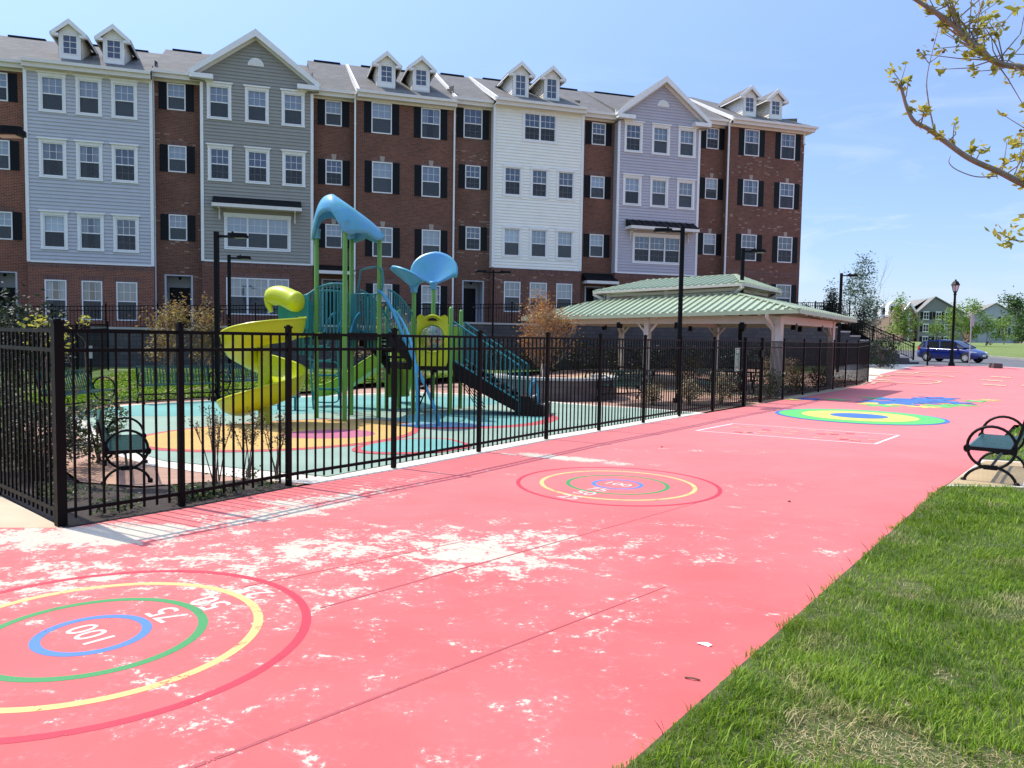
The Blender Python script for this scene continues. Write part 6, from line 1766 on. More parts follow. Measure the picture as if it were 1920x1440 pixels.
stick_plant((-3.45, 8.9), .95, 9, 1, 'tallest twiggy shrub just left of the second near fence post')
stick_plant((-3.2, 9.35), .8, 8, 2, 'twiggy shrub between the second and third near fence posts, the left one')
stick_plant((-2.95, 9.55), .78, 8, 3, 'twiggy shrub close to the third near fence post')
shrub('glossy_shrub', 'dark glossy leaved shrub behind the fence corner post', (-5.75, 9.3), 0, .8, .85, 'f_glossy', 2200, .055, 3, 'glossy shrubs along the side fence')
shrub('glossy_shrub', 'dark glossy leaved shrub at the left picture edge behind the side fence', (-6.15, 9.75), 0, 1.2, .95, 'f_glossy', 3000, .055, 4, 'glossy shrubs along the side fence')
shrub('glossy_shrub', 'pale tipped leafy shrub behind the dark end-on bench', (-5.7, 10.5), 0, .8, .95, 'f_cover', 1500, .06, 6, 'glossy shrubs along the side fence')
shrub('glossy_shrub', 'dark leafy shrub farther along the side fence', (-8.0, 11.6), 0, 1.4, 1.0, 'f_glossy', 2400, .07, 7, 'glossy shrubs along the side fence')
# multi stem spring shrubs on the lawn and by the wall
tree('crape_myrtle', 'multi stemmed yellow bronze shrub behind the lawn bench, left of the pair', 'shrub', (-12.7, 28.4), .2, 2.75, .95, .9, 'f_orange_b', 'bark_pale', 6, 2600, .10, 3, 'spring shrubs by the wall', depth=2, trunk_r=.02, leafspread=.16)
tree('crape_myrtle', 'multi stemmed yellow bronze shrub behind the lawn bench, right of the pair', 'shrub', (-11.3, 28.2), .2, 2.65, .9, .8, 'f_orange_b', 'bark_pale', 6, 2400, .10, 5, 'spring shrubs by the wall', depth=2, trunk_r=.02, leafspread=.16)
tree('crape_myrtle', 'multi stemmed shrub with orange leaves behind the climbing structure', 'shrub', (-4.55, 27.4), .1, 2.5, 1.0, .9, 'f_orange_b', 'bark_pale', 7, 2100, .10, 7, 'spring shrubs by the wall', depth=2, trunk_r=.02, leafspread=.16)
tree('crape_myrtle', 'bronze leaved multi stemmed shrub right of the climbing structure stairs', 'shrub', (-3.4, 28.2), .1, 2.45, .9, .9, 'f_orange_b', 'bark_pale', 6, 1700, .10, 9, 'spring shrubs by the wall', depth=2, trunk_r=.02, leafspread=.16)
tree('crape_myrtle', 'dark green multi stemmed tree at the left picture edge inside the fence', 'tree', (-10.85, 16.6), 0, 2.75, 1.05, .8, 'f_dark', 'bark', 6, 3600, .11, 11, depth=3, trunk_r=.025, leafspread=.2)
tree('crape_myrtle', 'tall thin shrub with bright yellow leaf tips above the fence corner', 'shrub', (-9.0, 15.1), 0, 2.35, .4, 1.5, 'f_yellow', 'twig', 4, 230, .10, 12, depth=2, trunk_r=.012, leafspread=.06, gap=.35)
tree('red_tree', 'small multi stemmed tree in rusty orange leaf inside the curved seat wall', 'tree', (1.0, 24.0), .5, 2.62, .92, .7, 'f_orange', 'bark_pale', 9, 5200, .072, 14, depth=3, trunk_r=.024, leafspread=.14, up=.4, spread=.42)
# plants round the pavilion
for i, (s, d, w, h, lb) in enumerate(((-3.0, -6.3, 2.6, 1.35, 'dark hedge clump under the block wall, left of the red tree'), (-.6, -6.4, 2.6, 1.5, 'dark hedge clump under the block wall, behind the red tree'), (1.8, -6.4, 2.6, 1.5, 'dark hedge clump under the block wall, behind the left pavilion columns'),
                                      (4.2, -6.5, 2.6, 1.45, 'dark hedge clump under the block wall, behind the middle pavilion column'), (6.6, -6.5, 2.7, 1.5, 'dark hedge clump under the block wall, behind the pavilion tables'), (9.0, -6.5, 2.7, 1.45, 'dark hedge clump under the block wall, behind the gate'), (11.5, -6.5, 2.7, 1.5, 'dark hedge clump under the block wall, behind the right pavilion column'))):
    x, y = tw(s, d); shrub('hedge_shrub', lb, (x, y), 0.1, w, h, 'f_dark', 2600, .10, 20 + i, 'dark hedge along the block wall', dy=1.5)
shrub('rounded_shrub', 'dark round shrub at the foot of the stepped block wall', (19.9, 41.6), gh(41.6) - .05, 1.9, 1.75, 'f_dark', 3600, .10, 31)
M['f_straw'] = foliage('leaf_straw', (.10, .07, .03), (.32, .25, .12), (.48, .42, .25), .3)
for i, (x, y, w, h, lb, mt) in enumerate(((5.0, 21.6, .8, .75, 'straw coloured clump by the bed left of the gate', 'f_straw'), (6.0, 21.9, .9, .95, 'straw coloured clump just behind the green rules sign', 'f_straw'), (3.9, 21.4, .6, .6, 'pale twiggy clump beside the dark bench before the pavilion', 'f_straw'),
                                          (8.3, 24.6, .9, 1.0, 'pale leafy clump behind the fence just right of the gate', 'f_cover'), (10.0, 27.0, .8, 1.05, 'yellowish leafy clump behind the middle of the far fence', 'f_yellow'), (11.6, 29.0, .9, .95, 'pale leafy clump near the right pavilion column', 'f_cover'))):
    shrub('grass_clump', lb, (x, y), 0, w, h, mt, 900, .07, 40 + i, 'clumps planted along the fence', shell=.3)
for i, (x, y, lb) in enumerate(((7.4, 32.6, 'silvery round shrub catching sun behind the pavilion tables'), (12.0, 34.6, 'silvery round shrub catching sun by the right back column'))):
    shrub('silver_shrub', lb, (x, y), 0, 1.5, 1.15, 'f_straw', 2400, .07, 60 + i, 'sunlit shrubs behind the pavilion')

# trees right of the row and across the road
tree('young_tree', 'tall loose grey green tree with a thin leader right of the brick end house', 'tree', (23.6, 52.5), 1.2, 5.9, 2.8, 1.0, 'f_teal', 'bark', 1, 8000, .15, 21, 'trees beyond the row', shape='cone', depth=4, trunk_r=.07, leafspread=.28, gap=.36, up=.35)
tree('conifer', 'dark narrow evergreen between the brick end house and the lamp post', 'tree', (21.2, 51.5), 1.6, 3.9, .8, .6, 'f_dark', 'bark', 1, 3000, .14, 22, 'trees beyond the row', shape='cone', depth=3, trunk_r=.06, leafspread=.2, up=.5)
tree('conifer', 'small dark evergreen close to the corner of the brick end house', 'tree', (19.6, 52.0), 1.4, 2.9, .6, .5, 'f_dark', 'bark', 1, 1800, .14, 23, 'trees beyond the row', shape='cone', depth=3, trunk_r=.05, leafspread=.16, up=.5)
tree('conifer', 'dark bushy evergreen directly behind the far flat headed lamp post', 'tree', (22.4, 50.6), 1.2, 2.6, 1.0, .4, 'f_dark', 'bark', 1, 2600, .14, 24, 'trees beyond the row', depth=3, trunk_r=.05, leafspread=.22)
def px_tree(px, Y, h, r, mt, seed, lb, n=1700, ls=.24, th=.9, **k):
    X = (px - 960) / 1440 * Y; return tree('street_tree', lb, 'tree', (X, Y), gh(Y), h, r, th, mt, 'bark', 1, n, ls, seed, 'young trees across the road', depth=3, trunk_r=.09, leafspread=.3, **k)
px_tree(1684, 76, 4.5, 1.5, 'f_bright', 31, 'bright green tree in front of the grey gabled house, left of the blue car', shape='cone')
px_tree(1802, 84, 4.3, 1.5, 'f_bright', 32, 'bright green tree just right of the lantern lamp', shape='oval')
px_tree(1846, 82, 4.5, 1.75, 'f_bright', 33, 'wider bright green tree before the pale blue house, right of the road sign', shape='oval')
px_tree(1756, 90, 2.9, 1.0, 'f_bright', 34, 'small loose green tree before the grey gabled house, left of the lantern lamp', n=500)
px_tree(1778, 92, 3.6, .9, 'f_bright', 35, 'thin pale green tree behind the lantern lamp', n=500)
px_tree(1879, 96, 3.4, 1.0, 'f_bright', 36, 'thin young tree by the windows of the pale blue house', n=450)
for i, (px, Y, h, r) in enumerate(((1912, 150, 9, 4.5), (1935, 170, 12, 6), (1965, 160, 11, 6), (1898, 240, 13, 6), (1815, 300, 11, 6), (1880, 290, 11, 6))):
    X = (px - 960) / 1440 * Y; tree('tree', ('mid green tree at the right picture edge beyond the pale blue house', 'tall green tree at the right picture edge', 'tall green tree beyond the right picture edge', 'distant tree behind the pale blue house, right', 'distant tree between the two far houses', 'distant tree behind the pale blue house roof')[i], 'tree', (X, Y), gh(Y) - .3, h, r, 1.5, 'f_green', 'bark', 1, 2600, .55, 70 + i, 'distant trees', depth=3, trunk_r=.2, leafspread=.8)

# foreground tree at the right: trunk beyond the frame, limbs reaching in
FT = thing('crape_myrtle', 'tree in fresh yellow green leaf whose bare limbs reach in at the upper right', 'tree', (4.3, 4.55, 0))
tb = MB((4.3, 4.55, 0)); rg = np.random.default_rng(5); LV = []
def limb(pts, r0, r1, n=8):
    P = smooth_poly3(pts, 6); K = len(P) - 1
    tb.tube(P, [lerp(r0, r1, i / K) for i in range(K + 1)], n); return P
def smooth_poly3(pts, k=5):
    out = []; n = len(pts)
    for i in range(n - 1):
        p0 = pts[max(i - 1, 0)]; p1 = pts[i]; p2 = pts[i + 1]; p3 = pts[min(i + 2, n - 1)]
        for j in range(k):
            t = j / k; out.append(tuple(.5 * ((2 * p1[a]) + (-p0[a] + p2[a]) * t + (2 * p0[a] - 5 * p1[a] + 4 * p2[a] - p3[a]) * t * t + (-p0[a] + 3 * p1[a] - 3 * p2[a] + p3[a]) * t ** 3) for a in (0, 1, 2)))
    out.append(tuple(pts[-1])); return out
def tuft(p, n, s=.05):
    for _ in range(int(n * 1.7)): LV.append(np.array(p) + rg.normal(size=3) * s * .42)
limb([(4.3, 4.55, 0), (4.25, 4.55, .9), (4.05, 4.5, 1.7), (3.75, 4.5, 2.35)], .075, .05)
limb([(4.3, 4.6, 0), (4.5, 4.7, 1.2), (4.4, 4.75, 2.4), (3.9, 4.65, 3.2), (3.5, 4.55, 3.36)], .07, .032)
l1 = limb([(3.5, 4.55, 3.36), (3.2, 4.5, 3.37), (2.9, 4.5, 3.405), (2.74, 4.5, 3.43), (2.6, 4.5, 3.53), (2.45, 4.5, 3.66), (2.30, 4.5, 3.75), (2.2, 4.5, 3.82), (2.0, 4.5, 4.02)], .021, .008)
l2 = limb([(3.75, 4.5, 2.35), (3.4, 4.5, 2.6), (3.1, 4.5, 2.70), (2.94, 4.5, 2.745), (2.80, 4.5, 2.81), (2.62, 4.5, 2.885), (2.48, 4.5, 2.975), (2.37, 4.5, 3.05), (2.29, 4.5, 3.09), (2.245, 4.5, 3.16), (2.21, 4.5, 3.26), (2.195, 4.5, 3.31)], .024, .007)
l3 = limb([(3.9, 4.65, 3.2), (3.4, 4.55, 3.05), (3.15, 4.5, 2.95), (3.0, 4.5, 2.92)], .02, .006)
def twigs(P, lo, hi, n, ln, upb, tn=3, dirx=0):
    for k in range(n):
        t = rg.uniform(lo, hi); p = np.array(P[int(t * (len(P) - 1))]); d = np.array((rg.normal() * .6 + dirx, rg.normal() * .4, abs(rg.normal()) * .5 + upb)); d /= np.linalg.norm(d); l = ln * rg.uniform(.4, 1.2)
        q = p + d * l * .5 + rg.normal(size=3) * .015; e = p + d * l + rg.normal(size=3) * .03
        tb.tube([tuple(p), tuple(q), tuple(e)], [.0045, .0032, .0018], 5, cap=False)
        tuft(e, rg.integers(2, tn + 4), .035); 
        if rg.uniform() < .55: tuft(q, rg.integers(1, tn + 1), .03)
twigs(l1, .3, .95, 9, .16, .5, 3); twigs(l1, .3, .62, 30, .42, .5, 5, -.1); twigs(l1, .25, .6, 16, .3, -.3, 5, -.1); twigs(l2, .25, .98, 13, .14, .8, 4); twigs(l2, .05, .45, 14, .2, .2, 5); twigs(l3, .2, 1.0, 14, .28, -.1, 5, -.5); twigs(l3, .3, 1, 12, .24, -.9, 5); twigs(l3, .3, 1, 10, .24, .9, 5)
# the rest of the crown, above and to the right of the picture
for k in range(9):
    a = rg.uniform(-1.2, 1.9); rr = rg.uniform(.7, 1.5); q = (4.45 + rr * math.cos(a) * .9, 4.75 + rr * math.sin(a), rg.uniform(4.6, 5.8))
    st = (4.4, 4.75, 2.4) if k % 2 else (4.05, 4.5, 1.7)
    if q[0] < .70 * q[1] and q[2] < 4.4: continue
    P_ = limb([st, (lerp(st[0], q[0], .35) + .1, lerp(st[1], q[1], .3), lerp(st[2], q[2], .4)), (lerp(st[0], q[0], .75), lerp(st[1], q[1], .7), lerp(st[2], q[2], .75)), q], .036, .008, 7)
    twigs(P_, .45, 1.0, 16, .42, .4, 5)
# upright thin shoot with seed heads, and a drooping one
sh_ = limb([(2.41, 4.5, 3.02), (2.36, 4.5, 3.22), (2.35, 4.5, 3.36), (2.40, 4.5, 3.62)], .005, .002, 5)
for d in ((.08, .06), (-.06, .07)): tb.tube([(2.355, 4.5, 3.42), (2.355 + d[0], 4.5, 3.42 + d[1])], [.003, .0015], 5)
limb([(2.78, 4.5, 2.79), (2.66, 4.5, 2.785), (2.55, 4.5, 2.82), (2.50, 4.5, 2.86), (2.505, 4.5, 2.90)], .004, .002, 5)
limb([(3.4, 4.5, 2.66), (3.1, 4.55, 2.52), (2.95, 4.5, 2.42), (2.80, 4.5, 2.47)], .009, .003, 5)
for p in ((2.84, 4.5, 2.42), (2.80, 4.5, 2.46), (2.9, 4.5, 2.44), (2.93, 4.52, 2.5), (2.9, 4.5, 2.56), (2.86, 4.5, 2.40)): tuft(p, 5, .06)
for k in range(14): tuft(l2[rg.integers(6, len(l2))], 3, .035)
for k in range(5): tuft(l1[rg.integers(10, len(l1))], 2, .035)
tb.build('trunk', M['bark_pale'], FT, smooth=60)
b = MB((4.3, 4.55, 0))
for p in ((2.40, 4.5, 3.63), (2.425, 4.5, 3.61), (2.37, 4.5, 3.55), (2.435, 4.5, 3.485), (2.29, 4.5, 3.49), (2.93, 4.5, 3.03), (2.96, 4.5, 3.02), (2.9, 4.5, 3.05)): b.lathe([(.002, -.009), (.009, -.003), (.009, .004), (.002, .01)], p, 7)
b.build('seed_heads', M['twig'], FT)
LV = np.array(LV) - np.array((4.3, 4.55, 0)); leaves('crown', LV, .05, M['f_yellow'], FT, 5, .42)
# the rest of that crown, out of the frame but throwing real shade

# ------------------------------------------------------------------ blue car
M['car'] = plain('car_blue', (.006, .018, .15), .25, var=.03, coat=.8, spec=.5)
M['car_glass'] = plain('car_glass', (.012, .014, .016), .05, var=.05)
M['tyre'] = plain('tyre', (.012, .012, .012), .8)
M['rim'] = plain('rim', (.6, .6, .6), .35, metal=.4)
M['lens_clear'] = plain('headlight_lens', (.75, .76, .78), .12)
M['lens_red'] = plain('taillight_lens', (.5, .02, .02), .15)
cy_ = 51.5; car = thing('parked_car', 'blue hatchback parked at the kerb behind the lantern lamp', 'car', (29.45, cy_, gh(cy_) - .03), R(-58))
ST = [(-2.03, .42, .74, .80, .66), (-1.97, .30, .86, .92, .76), (-1.7, .24, .93, .97, .82), (-1.2, .21, .93, .96, .85), (-.4, .20, .91, .94, .86), (.4, .20, .88, .92, .86), (.95, .20, .87, .96, .855), (1.4, .21, .80, .90, .83), (1.75, .24, .70, .79, .78), (1.95, .30, .58, .66, .68), (2.04, .38, .48, .54, .54)]
b = MB(); P = []
for x, zb, zs, zt, w in ST:
    half = [(w * .86, zb), (w * .98, zb + .1), (w, (zb + zs) / 2), (w * .985, zs - .06), (w * .93, zs), (w * .6, lerp(zs, zt, .8)), (0, zt)]
    P.append([(x, y, z) for y, z in half] + [(x, -y, z) for y, z in half[-2::-1]])
b.grid(P); b.face(P[0]); b.face(P[-1])
body = b.build('body', M['car'], car, smooth=50)
GS = [(-1.93, .93, 1.0, .72, .66), (-1.72, .95, 1.27, .77, .60), (-1.3, .95, 1.42, .79, .59), (-.5, .94, 1.475, .80, .60), (.1, .92, 1.45, .80, .59), (.45, .92, 1.36, .795, .59), (.8, .93, 1.16, .78, .63), (1.16, .94, .975, .74, .70)]
g = MB(); t = MB(); A = []; T_ = []
for x, z0, z1, w0, w1 in GS:
    A.append((x, w0, z0, w1, z1))
for sgn in (-1, 1):
    g.grid([[(x, sgn * w0, z0), (x, sgn * lerp(w0, w1, .9), lerp(z0, z1, .9))] for x, w0, z0, w1, z1 in A])
g.grid([[(x, y * w1, z1 - .004) for y in (-1, -.5, 0, .5, 1)] for x, w0, z0, w1, z1 in A[:2]]); g.grid([[(x, y * w1, z1 - .004 + .02 * (1 - y * y)) for y in (-1, -.5, 0, .5, 1)] for x, w0, z0, w1, z1 in A[4:]])
g.build('glass', M['car_glass'], car, smooth=40)
t.grid([[(x, y * w1 * 1.03, z1 + .025 * (1 - y * y)) for y in (-1, -.9, -.5, 0, .5, .9, 1)] for x, w0, z0, w1, z1 in A[1:5]])
for sgn in (-1, 1):
    t.grid([[(x, sgn * lerp(w0, w1, .86), lerp(z0, z1, .86)), (x, sgn * w1 * 1.03, z1)] for x, w0, z0, w1, z1 in A])
    for i, j in ((0, 1), (5, 7)): t.bar((A[i][0], sgn * (A[i][3] * 1.01), A[i][4]), (A[j][0], sgn * A[j][3] * 1.01, A[j][4]), .07, .05)
    t.bar((-.42, sgn * .805, .93), (-.52, sgn * .62, 1.44), .07, .03); t.bar((-1.35, sgn * .80, .94), (-1.42, sgn * .62, 1.38), .12, .03)
t.build('roof', M['car'], car, smooth=40)
b = MB(); b.bar((-1.75, 0, 1.3), (-1.95, 0, 1.29), .9, .03); b.build('spoiler', M['car'], car)
for sx in (-1.27, 1.29):
    for sy in (-1, 1):
        b = MB(); n = 22
        prof = [(.19, -.09), (.27, -.10), (.305, -.07), (.31, 0), (.305, .07), (.27, .10), (.19, .09)]
        b.grid([[(sx + r * math.cos(2 * math.pi * i / n), sy * .77 + y, .305 + r * math.sin(2 * math.pi * i / n)) for r, y in prof] for i in range(n)], closed_u=True)
        wl = b.build('wheel', M['tyre'], car, smooth=50); r_ = MB()
        r_.face([(sx + .20 * math.cos(2 * math.pi * i / n), sy * .845, .305 + .20 * math.sin(2 * math.pi * i / n)) for i in range(n)])
        for k in range(7):
            a = 2 * math.pi * k / 7; r_.bar((sx, sy * .86, .305), (sx + .19 * math.cos(a), sy * .865, .305 + .19 * math.sin(a)), .05, .02, up=(0, 1, 0))
        r_.build('rim', M['rim'], wl)
        b = MB(); b.grid([[(sx + r * math.cos(math.pi * i / 14), sy * .862, .305 + r * math.sin(math.pi * i / 14)) for r in (.31, .37)] for i in range(15)]); b.build('wheel_arch', M['tyre'], car)
for sy in (-1, 1):
    b = MB(); b.grid([[(1.5 + .4 * i / 5, sy * (.80 - .14 * (i / 5) ** 1.6) , .70 - .06 * i / 5 + z) for z in (-.09 + .02 * i, .06)] for i in range(6)]); o = b.build('headlight', M['lens_clear'], car, solid=.02)
    b = MB(); b.grid([[(-1.96 + .2 * i / 3, sy * (.74 + .09 * i / 3), z) for z in (.80, 1.0)] for i in range(4)]); b.build('taillight', M['lens_red'], car, solid=.02)
    b = MB(); b.obox((.72, sy * .93, .99), (.1, .2, .12)); b.build('mirror', M['car'], car)
    b = MB()
    for x in (-.45, .62): b.bar((x, sy * .868, .30), (x - .05, sy * .865, .86), .012, .012)
    b.bar((-1.1, sy * .868, .72), (.9, sy * .868, .68), .02, .012); b.build('door_seam', M['tyre'], car)
    b = MB()
    for x in (-.75, .28): b.obox((x, sy * .872, .77), (.17, .02, .03))
    b.build('handle', M['car'], car)
b = MB(); b.obox((2.045, 0, .47), (.015, .42, .13)); b.build('plate', M['rim'], car)
b = MB(); b.obox((2.03, 0, .34), (.04, .9, .1)); b.obox((1.99, 0, .60), (.04, .5, .05)); b.build('grille', M['tyre'], car)

# street bits beside it
y_ = 43.2; t = thing('road_sign', 'thin grey road sign post seen from the edge, in front of the blue car', 'sign', (25.68, y_, gh(y_)))
M['galv'] = plain('galvanised', (.42, .43, .43), .45, metal=.5)
b = MB(); b.obox((0, 0, 1.45), (.05, .05, 2.9)); b.build('sign_post', M['galv'], t)
b = MB(); b.obox((.06, 0, 2.55), (.16, .16, .62), R(70)); b.build('sign_plate', plain('sign_back', (.33, .35, .36), .5), t)
y_ = 43.6; b = MB(); b.obox((23.55, y_, gh(y_) + .55), (.07, .07, 1.1)); b.obox((23.55, y_, gh(y_) + 1.11), (.09, .09, .02)); tag(b.build('bollard', M['lamp']), 'short thin black post left of the blue car', 'post')
y_ = 42.1; b = MB(); b.extrude([(26.35, y_, gh(y_) - .1), (26.9, y_, gh(y_) - .1), (26.86, y_, gh(y_) + .26), (26.4, y_, gh(y_) + .28)], (0, .45, 0)); tag(b.build('stone_block', M['block_tan']), 'low brown stone block at the end of the pink walk, before the blue car bonnet', 'block')

# ------------------------------------------------------------------ far houses
def far_house(label, Y, prof, back, wall_m, side_m, base, wins, roof_c, extra=None):
    """prof: (X, Z) gable outline left to right with the apex in the middle; back: extrusion vector"""
    x0 = prof[1][0]; P = thing('apartment_house', label, 'house', (x0, Y, base), 0, 'houses across the road'); off = (x0, Y, base)
    L_, A_, R_ = prof
    g = MB(off); g.face([(L_[0], Y, base - 2), (R_[0], Y, base - 2), (R_[0], Y, R_[1]), (A_[0], Y, A_[1]), (L_[0], Y, L_[1])]); g.build('gable_wall', wall_m, P)
    g = MB(off); bx_, by_ = back
    g.quad((L_[0], Y, base - 2), (L_[0], Y, L_[1]), (L_[0] + bx_, Y + by_, L_[1]), (L_[0] + bx_, Y + by_, base - 2)); g.quad((R_[0], Y, base - 2), (R_[0], Y, R_[1]), (R_[0] + bx_, Y + by_, R_[1]), (R_[0] + bx_, Y + by_, base - 2)); g.build('side_wall', side_m, P)
    g = MB(off)
    for a, c in ((L_, A_), (A_, R_)):
        o_ = .5 if a is L_ else 0; 
        sl = (c[1] - a[1]) / (c[0] - a[0])
        a2 = (a[0] - .5, a[1] - .5 * sl) if a is L_ else a; c2 = (c[0] + .5, c[1] + .5 * sl) if c is R_ else c
        g.extrude([(a2[0], Y - .4, a2[1] + .05), (c2[0], Y - .4, c2[1] + .05), (c2[0], Y - .4, c2[1] + .3), (a2[0], Y - .4, a2[1] + .3)], (bx_, by_, 0))
    g.build('roof', roof_c, P)
    for (x, z, w, h) in wins:
        m = MB(off); m.box(x - w / 2, x + w / 2, Y - .12, Y, z, z + h); m.box(x - w / 2 - .1, x + w / 2 + .1, Y - .14, Y, z - .12, z - .0); m.box(x - w / 2 - .1, x + w / 2 + .1, Y - .15, Y, z + h, z + h + .15)
        m.box(x - .04, x + .04, Y - .16, Y - .12, z, z + h); m.box(x - w / 2, x + w / 2, Y - .155, Y - .12, z + h / 2 - .04, z + h / 2 + .04)
        wo = m.build('window', M['white'], P)
        m = MB(off)
        for u, v in ((x - w / 2 + .1, x - .06), (x + .06, x + w / 2 - .1)): m.box(u, v, Y - .135, Y - .125, z + .1, z + h - .1)
        m.build('pane', M['car_glass'], wo)
        for sx in (-1, 1):
            m = MB(off); xx = x + sx * (w / 2 + .42); m.box(xx - .3, xx + .3, Y - .1, Y, z, z + h); m.build('shutter', M['shutter_green'], P)
    if extra: extra(P, off)
    return P
k7 = 190 / 1440
def fx(px, py, Y=190): return ((px - 960) * Y / 1440, 1.817 + (632.4 + .01613 * (px - 960) - py) * Y / 1440)
M['far_roof'] = plain('far_roof', (.20, .19, .17), .9, var=.1, vs=.6)
M['far_grey'] = plain('far_siding_grey', (.19, .19, .175), .7, var=.05, vs=.5)
M['far_blue'] = plain('far_siding_blue', (.36, .38, .40), .7, var=.05, vs=.5)
M['far_brick'] = plain('far_brick', (.22, .13, .10), .8, var=.15, vs=2)
wz = [fx(1731, y)[1] for y in (599, 622, 645)]
def fh1(P, off):
    Y = 190; xL, zL = fx(1717.5, 584)
    # brick corner bay with its own small gable
    m = MB(off); xa, _ = fx(1694, 600); xb, _ = fx(1716.5, 600); zb_ = fx(1705, 588)[1]; za = fx(1702, 571)[1]; Y2 = 191.5
    m.extrude([(xa, Y2, off[2] - 2), (xb, Y2, off[2] - 2), (xb, Y2, zb_), ((xa + xb) / 2, Y2, za), (xa, Y2, zb_)], (6, 20, 0)); m.build('brick_bay', M['far_brick'], P)
    m = MB(off)
    for sgn in (-1, 1): m.bar(((xa + xb) / 2 + sgn * ((xb - xa) / 2 + .5), Y2 - .2, zb_ - .2), ((xa + xb) / 2, Y2 - .2, za + .35), .5, .4)
    m.build('bay_trim', M['white'], P)
    m = MB(off)
    for z in wz: 
        m.box((xa + xb) / 2 - .9, (xa + xb) / 2 + .9, Y2 - .15, Y2, z + .1, z + .4); m.box((xa + xb) / 2 - .15, (xa + xb) / 2 + .15, Y2 - .16, Y2, z - .4, z + 1.9)
    m.build('window', M['white'], P)
    # long front going back to the left with dormers
    m = MB(off); x0, z0 = fx(1694, 590); 
    m.extrude([(x0, 192, off[2] - 2), (x0, 192, z0 - .3), (x0 - .2 + 19, 268, z0 - .3), (x0 + 19, 268, off[2] - 2)], (3, 0, 0)); m.build('front_wall', M['far_brick'], P)
    for q, (px, py) in enumerate(((1637, 588), (1652.5, 586), (1668, 583))):
        Yd = 250 - 18 * q; x, z = fx(px, py, Yd); m = MB(off)
        m.extrude([(x - 1.1, Yd, z - 1.2), (x + 1.1, Yd, z - 1.2), (x + 1.1, Yd, z + 1.5), (x, Yd, z + 2.6), (x - 1.1, Yd, z + 1.5)], (1, 4, 0)); d_ = m.build('dormer', M['white'], P)
        m = MB(off); m.box(x - .55, x + .55, Yd - .1, Yd, z - .6, z + 1.3); m.build('pane', M['car_glass'], d_)
    # roof strip that carries the dormers
    m = MB(off); a = fx(1694, 589, 192); c = fx(1702, 564, 200)
    m.quad((fx(1694, 590, 192)[0] - 1, 192, a[1]), (fx(1733, 561, 197)[0], 197, fx(1733, 560, 197)[1]), (fx(1702, 564, 262)[0], 262, fx(1702, 563.5, 262)[1]), (fx(1632, 600, 262)[0], 262, fx(1632, 600, 262)[1])); m.build('roof', M['far_roof'], P)
far_house('grey gabled apartment house with dormers, across the road left of the lantern lamp', 190, (fx(1717.5, 584), fx(1746, 558.5), fx(1803, 589)), (15, 50), M['far_grey'], M['far_brick'], gh(190) - 1,
          [(fx(px, 600)[0], z, 1.35, 1.8) for px in (1731, 1754, 1771) for z in wz], M['far_roof'], fh1)
wz2 = [fx(1876, y)[1] for y in (606, 628)]
def fh2(P, off):
    m = MB(off); x0, z0 = fx(1898, 596, 200); x1, _ = fx(1906, 596, 200); m.extrude([(x0, 199.5, off[2] - 2), (x1, 199.5, off[2] - 2), (x1, 199.5, z0), (x0, 199.5, z0)], (6, 14, 0)); m.build('brick_corner', M['far_brick'], P)
    m = MB(off); a = fx(1873, 577, 230); c = fx(1908, 580, 240); d_ = fx(1916, 592, 215); e_ = fx(1890, 592, 212)
    m.extrude([(a[0], 230, a[1]), (c[0], 240, c[1]), (d_[0], 225, d_[1]), (e_[0], 222, e_[1])], (0, 0, -.3)); m.build('back_roof', M['far_roof'], P)
far_house('pale blue gabled house across the road at the right, behind the young trees', 200, (fx(1816, 594, 200), fx(1860, 570, 200), fx(1899, 592, 200)), (10, 26), M['far_blue'], M['far_brick'], gh(200) - 1,
          [(fx(1878, 600, 200)[0], z, 1.8, 1.9) for z in wz2], M['far_roof'], fh2)

# ------------------------------------------------------------------ light, sky, camera
SUN_EL = R(57.2); SUN_AZ = R(-60.7)      # azimuth from +Y, clockwise positive
sd_ = Vector((math.sin(SUN_AZ) * math.cos(SUN_EL), math.cos(SUN_AZ) * math.cos(SUN_EL), math.sin(SUN_EL)))
sun = bpy.data.lights.new('sun', 'SUN'); sun.energy = 2.5; sun.angle = R(.53); sun.color = (1.0, .94, .83)
so = bpy.data.objects.new('sun', sun); col.objects.link(so); so.rotation_euler = sd_.to_track_quat('Z', 'Y').to_euler(); so.location = sd_ * 100
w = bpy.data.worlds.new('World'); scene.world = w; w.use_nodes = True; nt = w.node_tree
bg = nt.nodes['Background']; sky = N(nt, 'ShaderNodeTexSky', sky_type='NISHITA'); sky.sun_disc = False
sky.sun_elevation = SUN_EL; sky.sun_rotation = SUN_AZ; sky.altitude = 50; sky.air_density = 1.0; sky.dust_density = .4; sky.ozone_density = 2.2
tc = N(nt, 'ShaderNodeTexCoord'); vec = scalev(nt, tc.outputs['Generated'], 2.2, 2.2, 9)
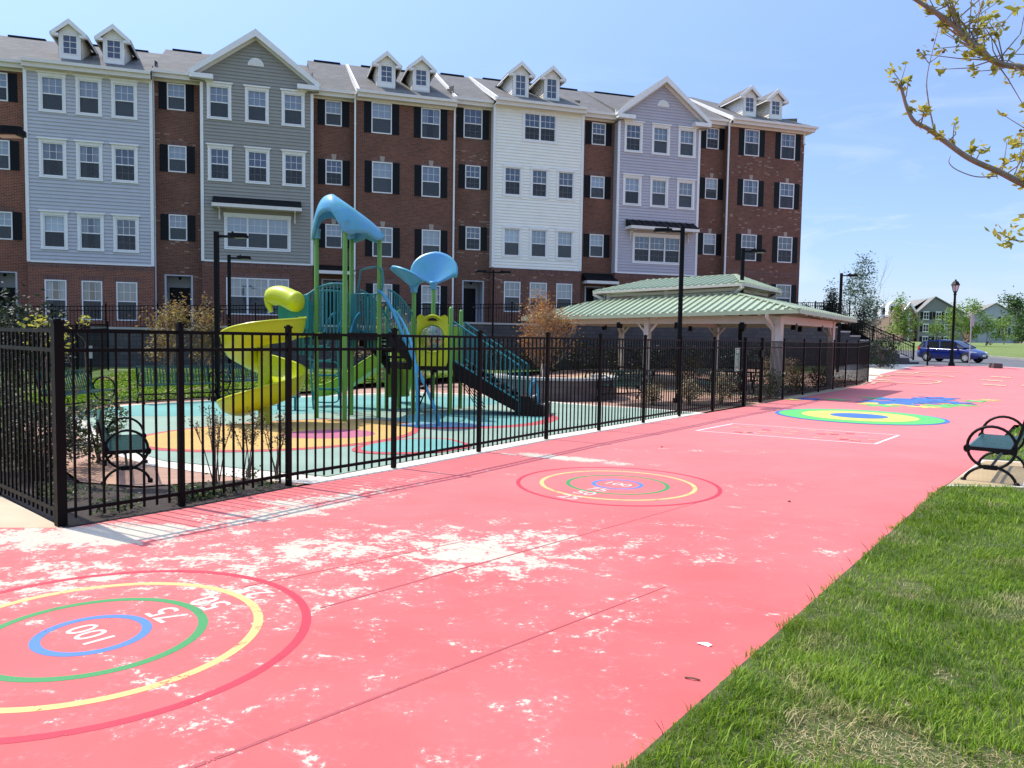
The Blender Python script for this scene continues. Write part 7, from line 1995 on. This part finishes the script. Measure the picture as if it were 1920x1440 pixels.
cl = noise(nt, vec, 2.4, 6, .6, dist=.8)
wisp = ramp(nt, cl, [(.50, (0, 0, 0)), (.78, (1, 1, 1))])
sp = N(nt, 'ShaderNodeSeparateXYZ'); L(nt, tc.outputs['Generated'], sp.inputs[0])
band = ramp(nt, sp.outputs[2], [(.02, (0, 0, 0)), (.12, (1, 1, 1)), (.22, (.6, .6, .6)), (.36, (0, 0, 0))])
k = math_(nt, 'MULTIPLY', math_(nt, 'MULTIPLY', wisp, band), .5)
tint = ramp(nt, sp.outputs[2], [(.0, (.36, .38, .50)), (.12, (.44, .455, .575)), (.30, (.60, .59, .70)), (.5, (.95, .88, .92)), (.75, (2.1, 1.80, 1.56)), (1.0, (2.5, 2.12, 1.80))])  # sky dimmed low down; overhead part boosted and warmed as added fill for shaded fronts
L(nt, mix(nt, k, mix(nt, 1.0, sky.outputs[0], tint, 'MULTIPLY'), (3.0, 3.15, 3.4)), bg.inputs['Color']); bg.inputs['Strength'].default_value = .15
cam = bpy.data.cameras.new('camera'); co_ = bpy.data.objects.new('camera', cam); col.objects.link(co_); scene.camera = co_
cam.sensor_width = 36; cam.lens = 36 * 1440.136 / 1920; cam.clip_end = 3000; cam.clip_start = .05
pitch, roll = .0608185, -.0161313
def wv(x, y, z):   # level camera frame (right, forward, up) -> world, pitched down
    return Vector((x, y * math.cos(pitch) + z * math.sin(pitch), -y * math.sin(pitch) + z * math.cos(pitch)))
r_ax = wv(math.cos(roll), 0, -math.sin(roll)); u_ax = wv(math.sin(roll), 0, math.cos(roll)); f_ax = wv(0, 1, 0)
co_.matrix_world = Matrix(((r_ax.x, u_ax.x, -f_ax.x, 0), (r_ax.y, u_ax.y, -f_ax.y, 0), (r_ax.z, u_ax.z, -f_ax.z, 1.81675), (0, 0, 0, 1)))
vs = scene.view_settings; vs.view_transform = 'Standard'; vs.look = 'None'; vs.gamma = 1; vs.exposure = 1.2; vs.use_curve_mapping = False
scene.cycles.max_bounces = 6; scene.cycles.transparent_max_bounces = 12
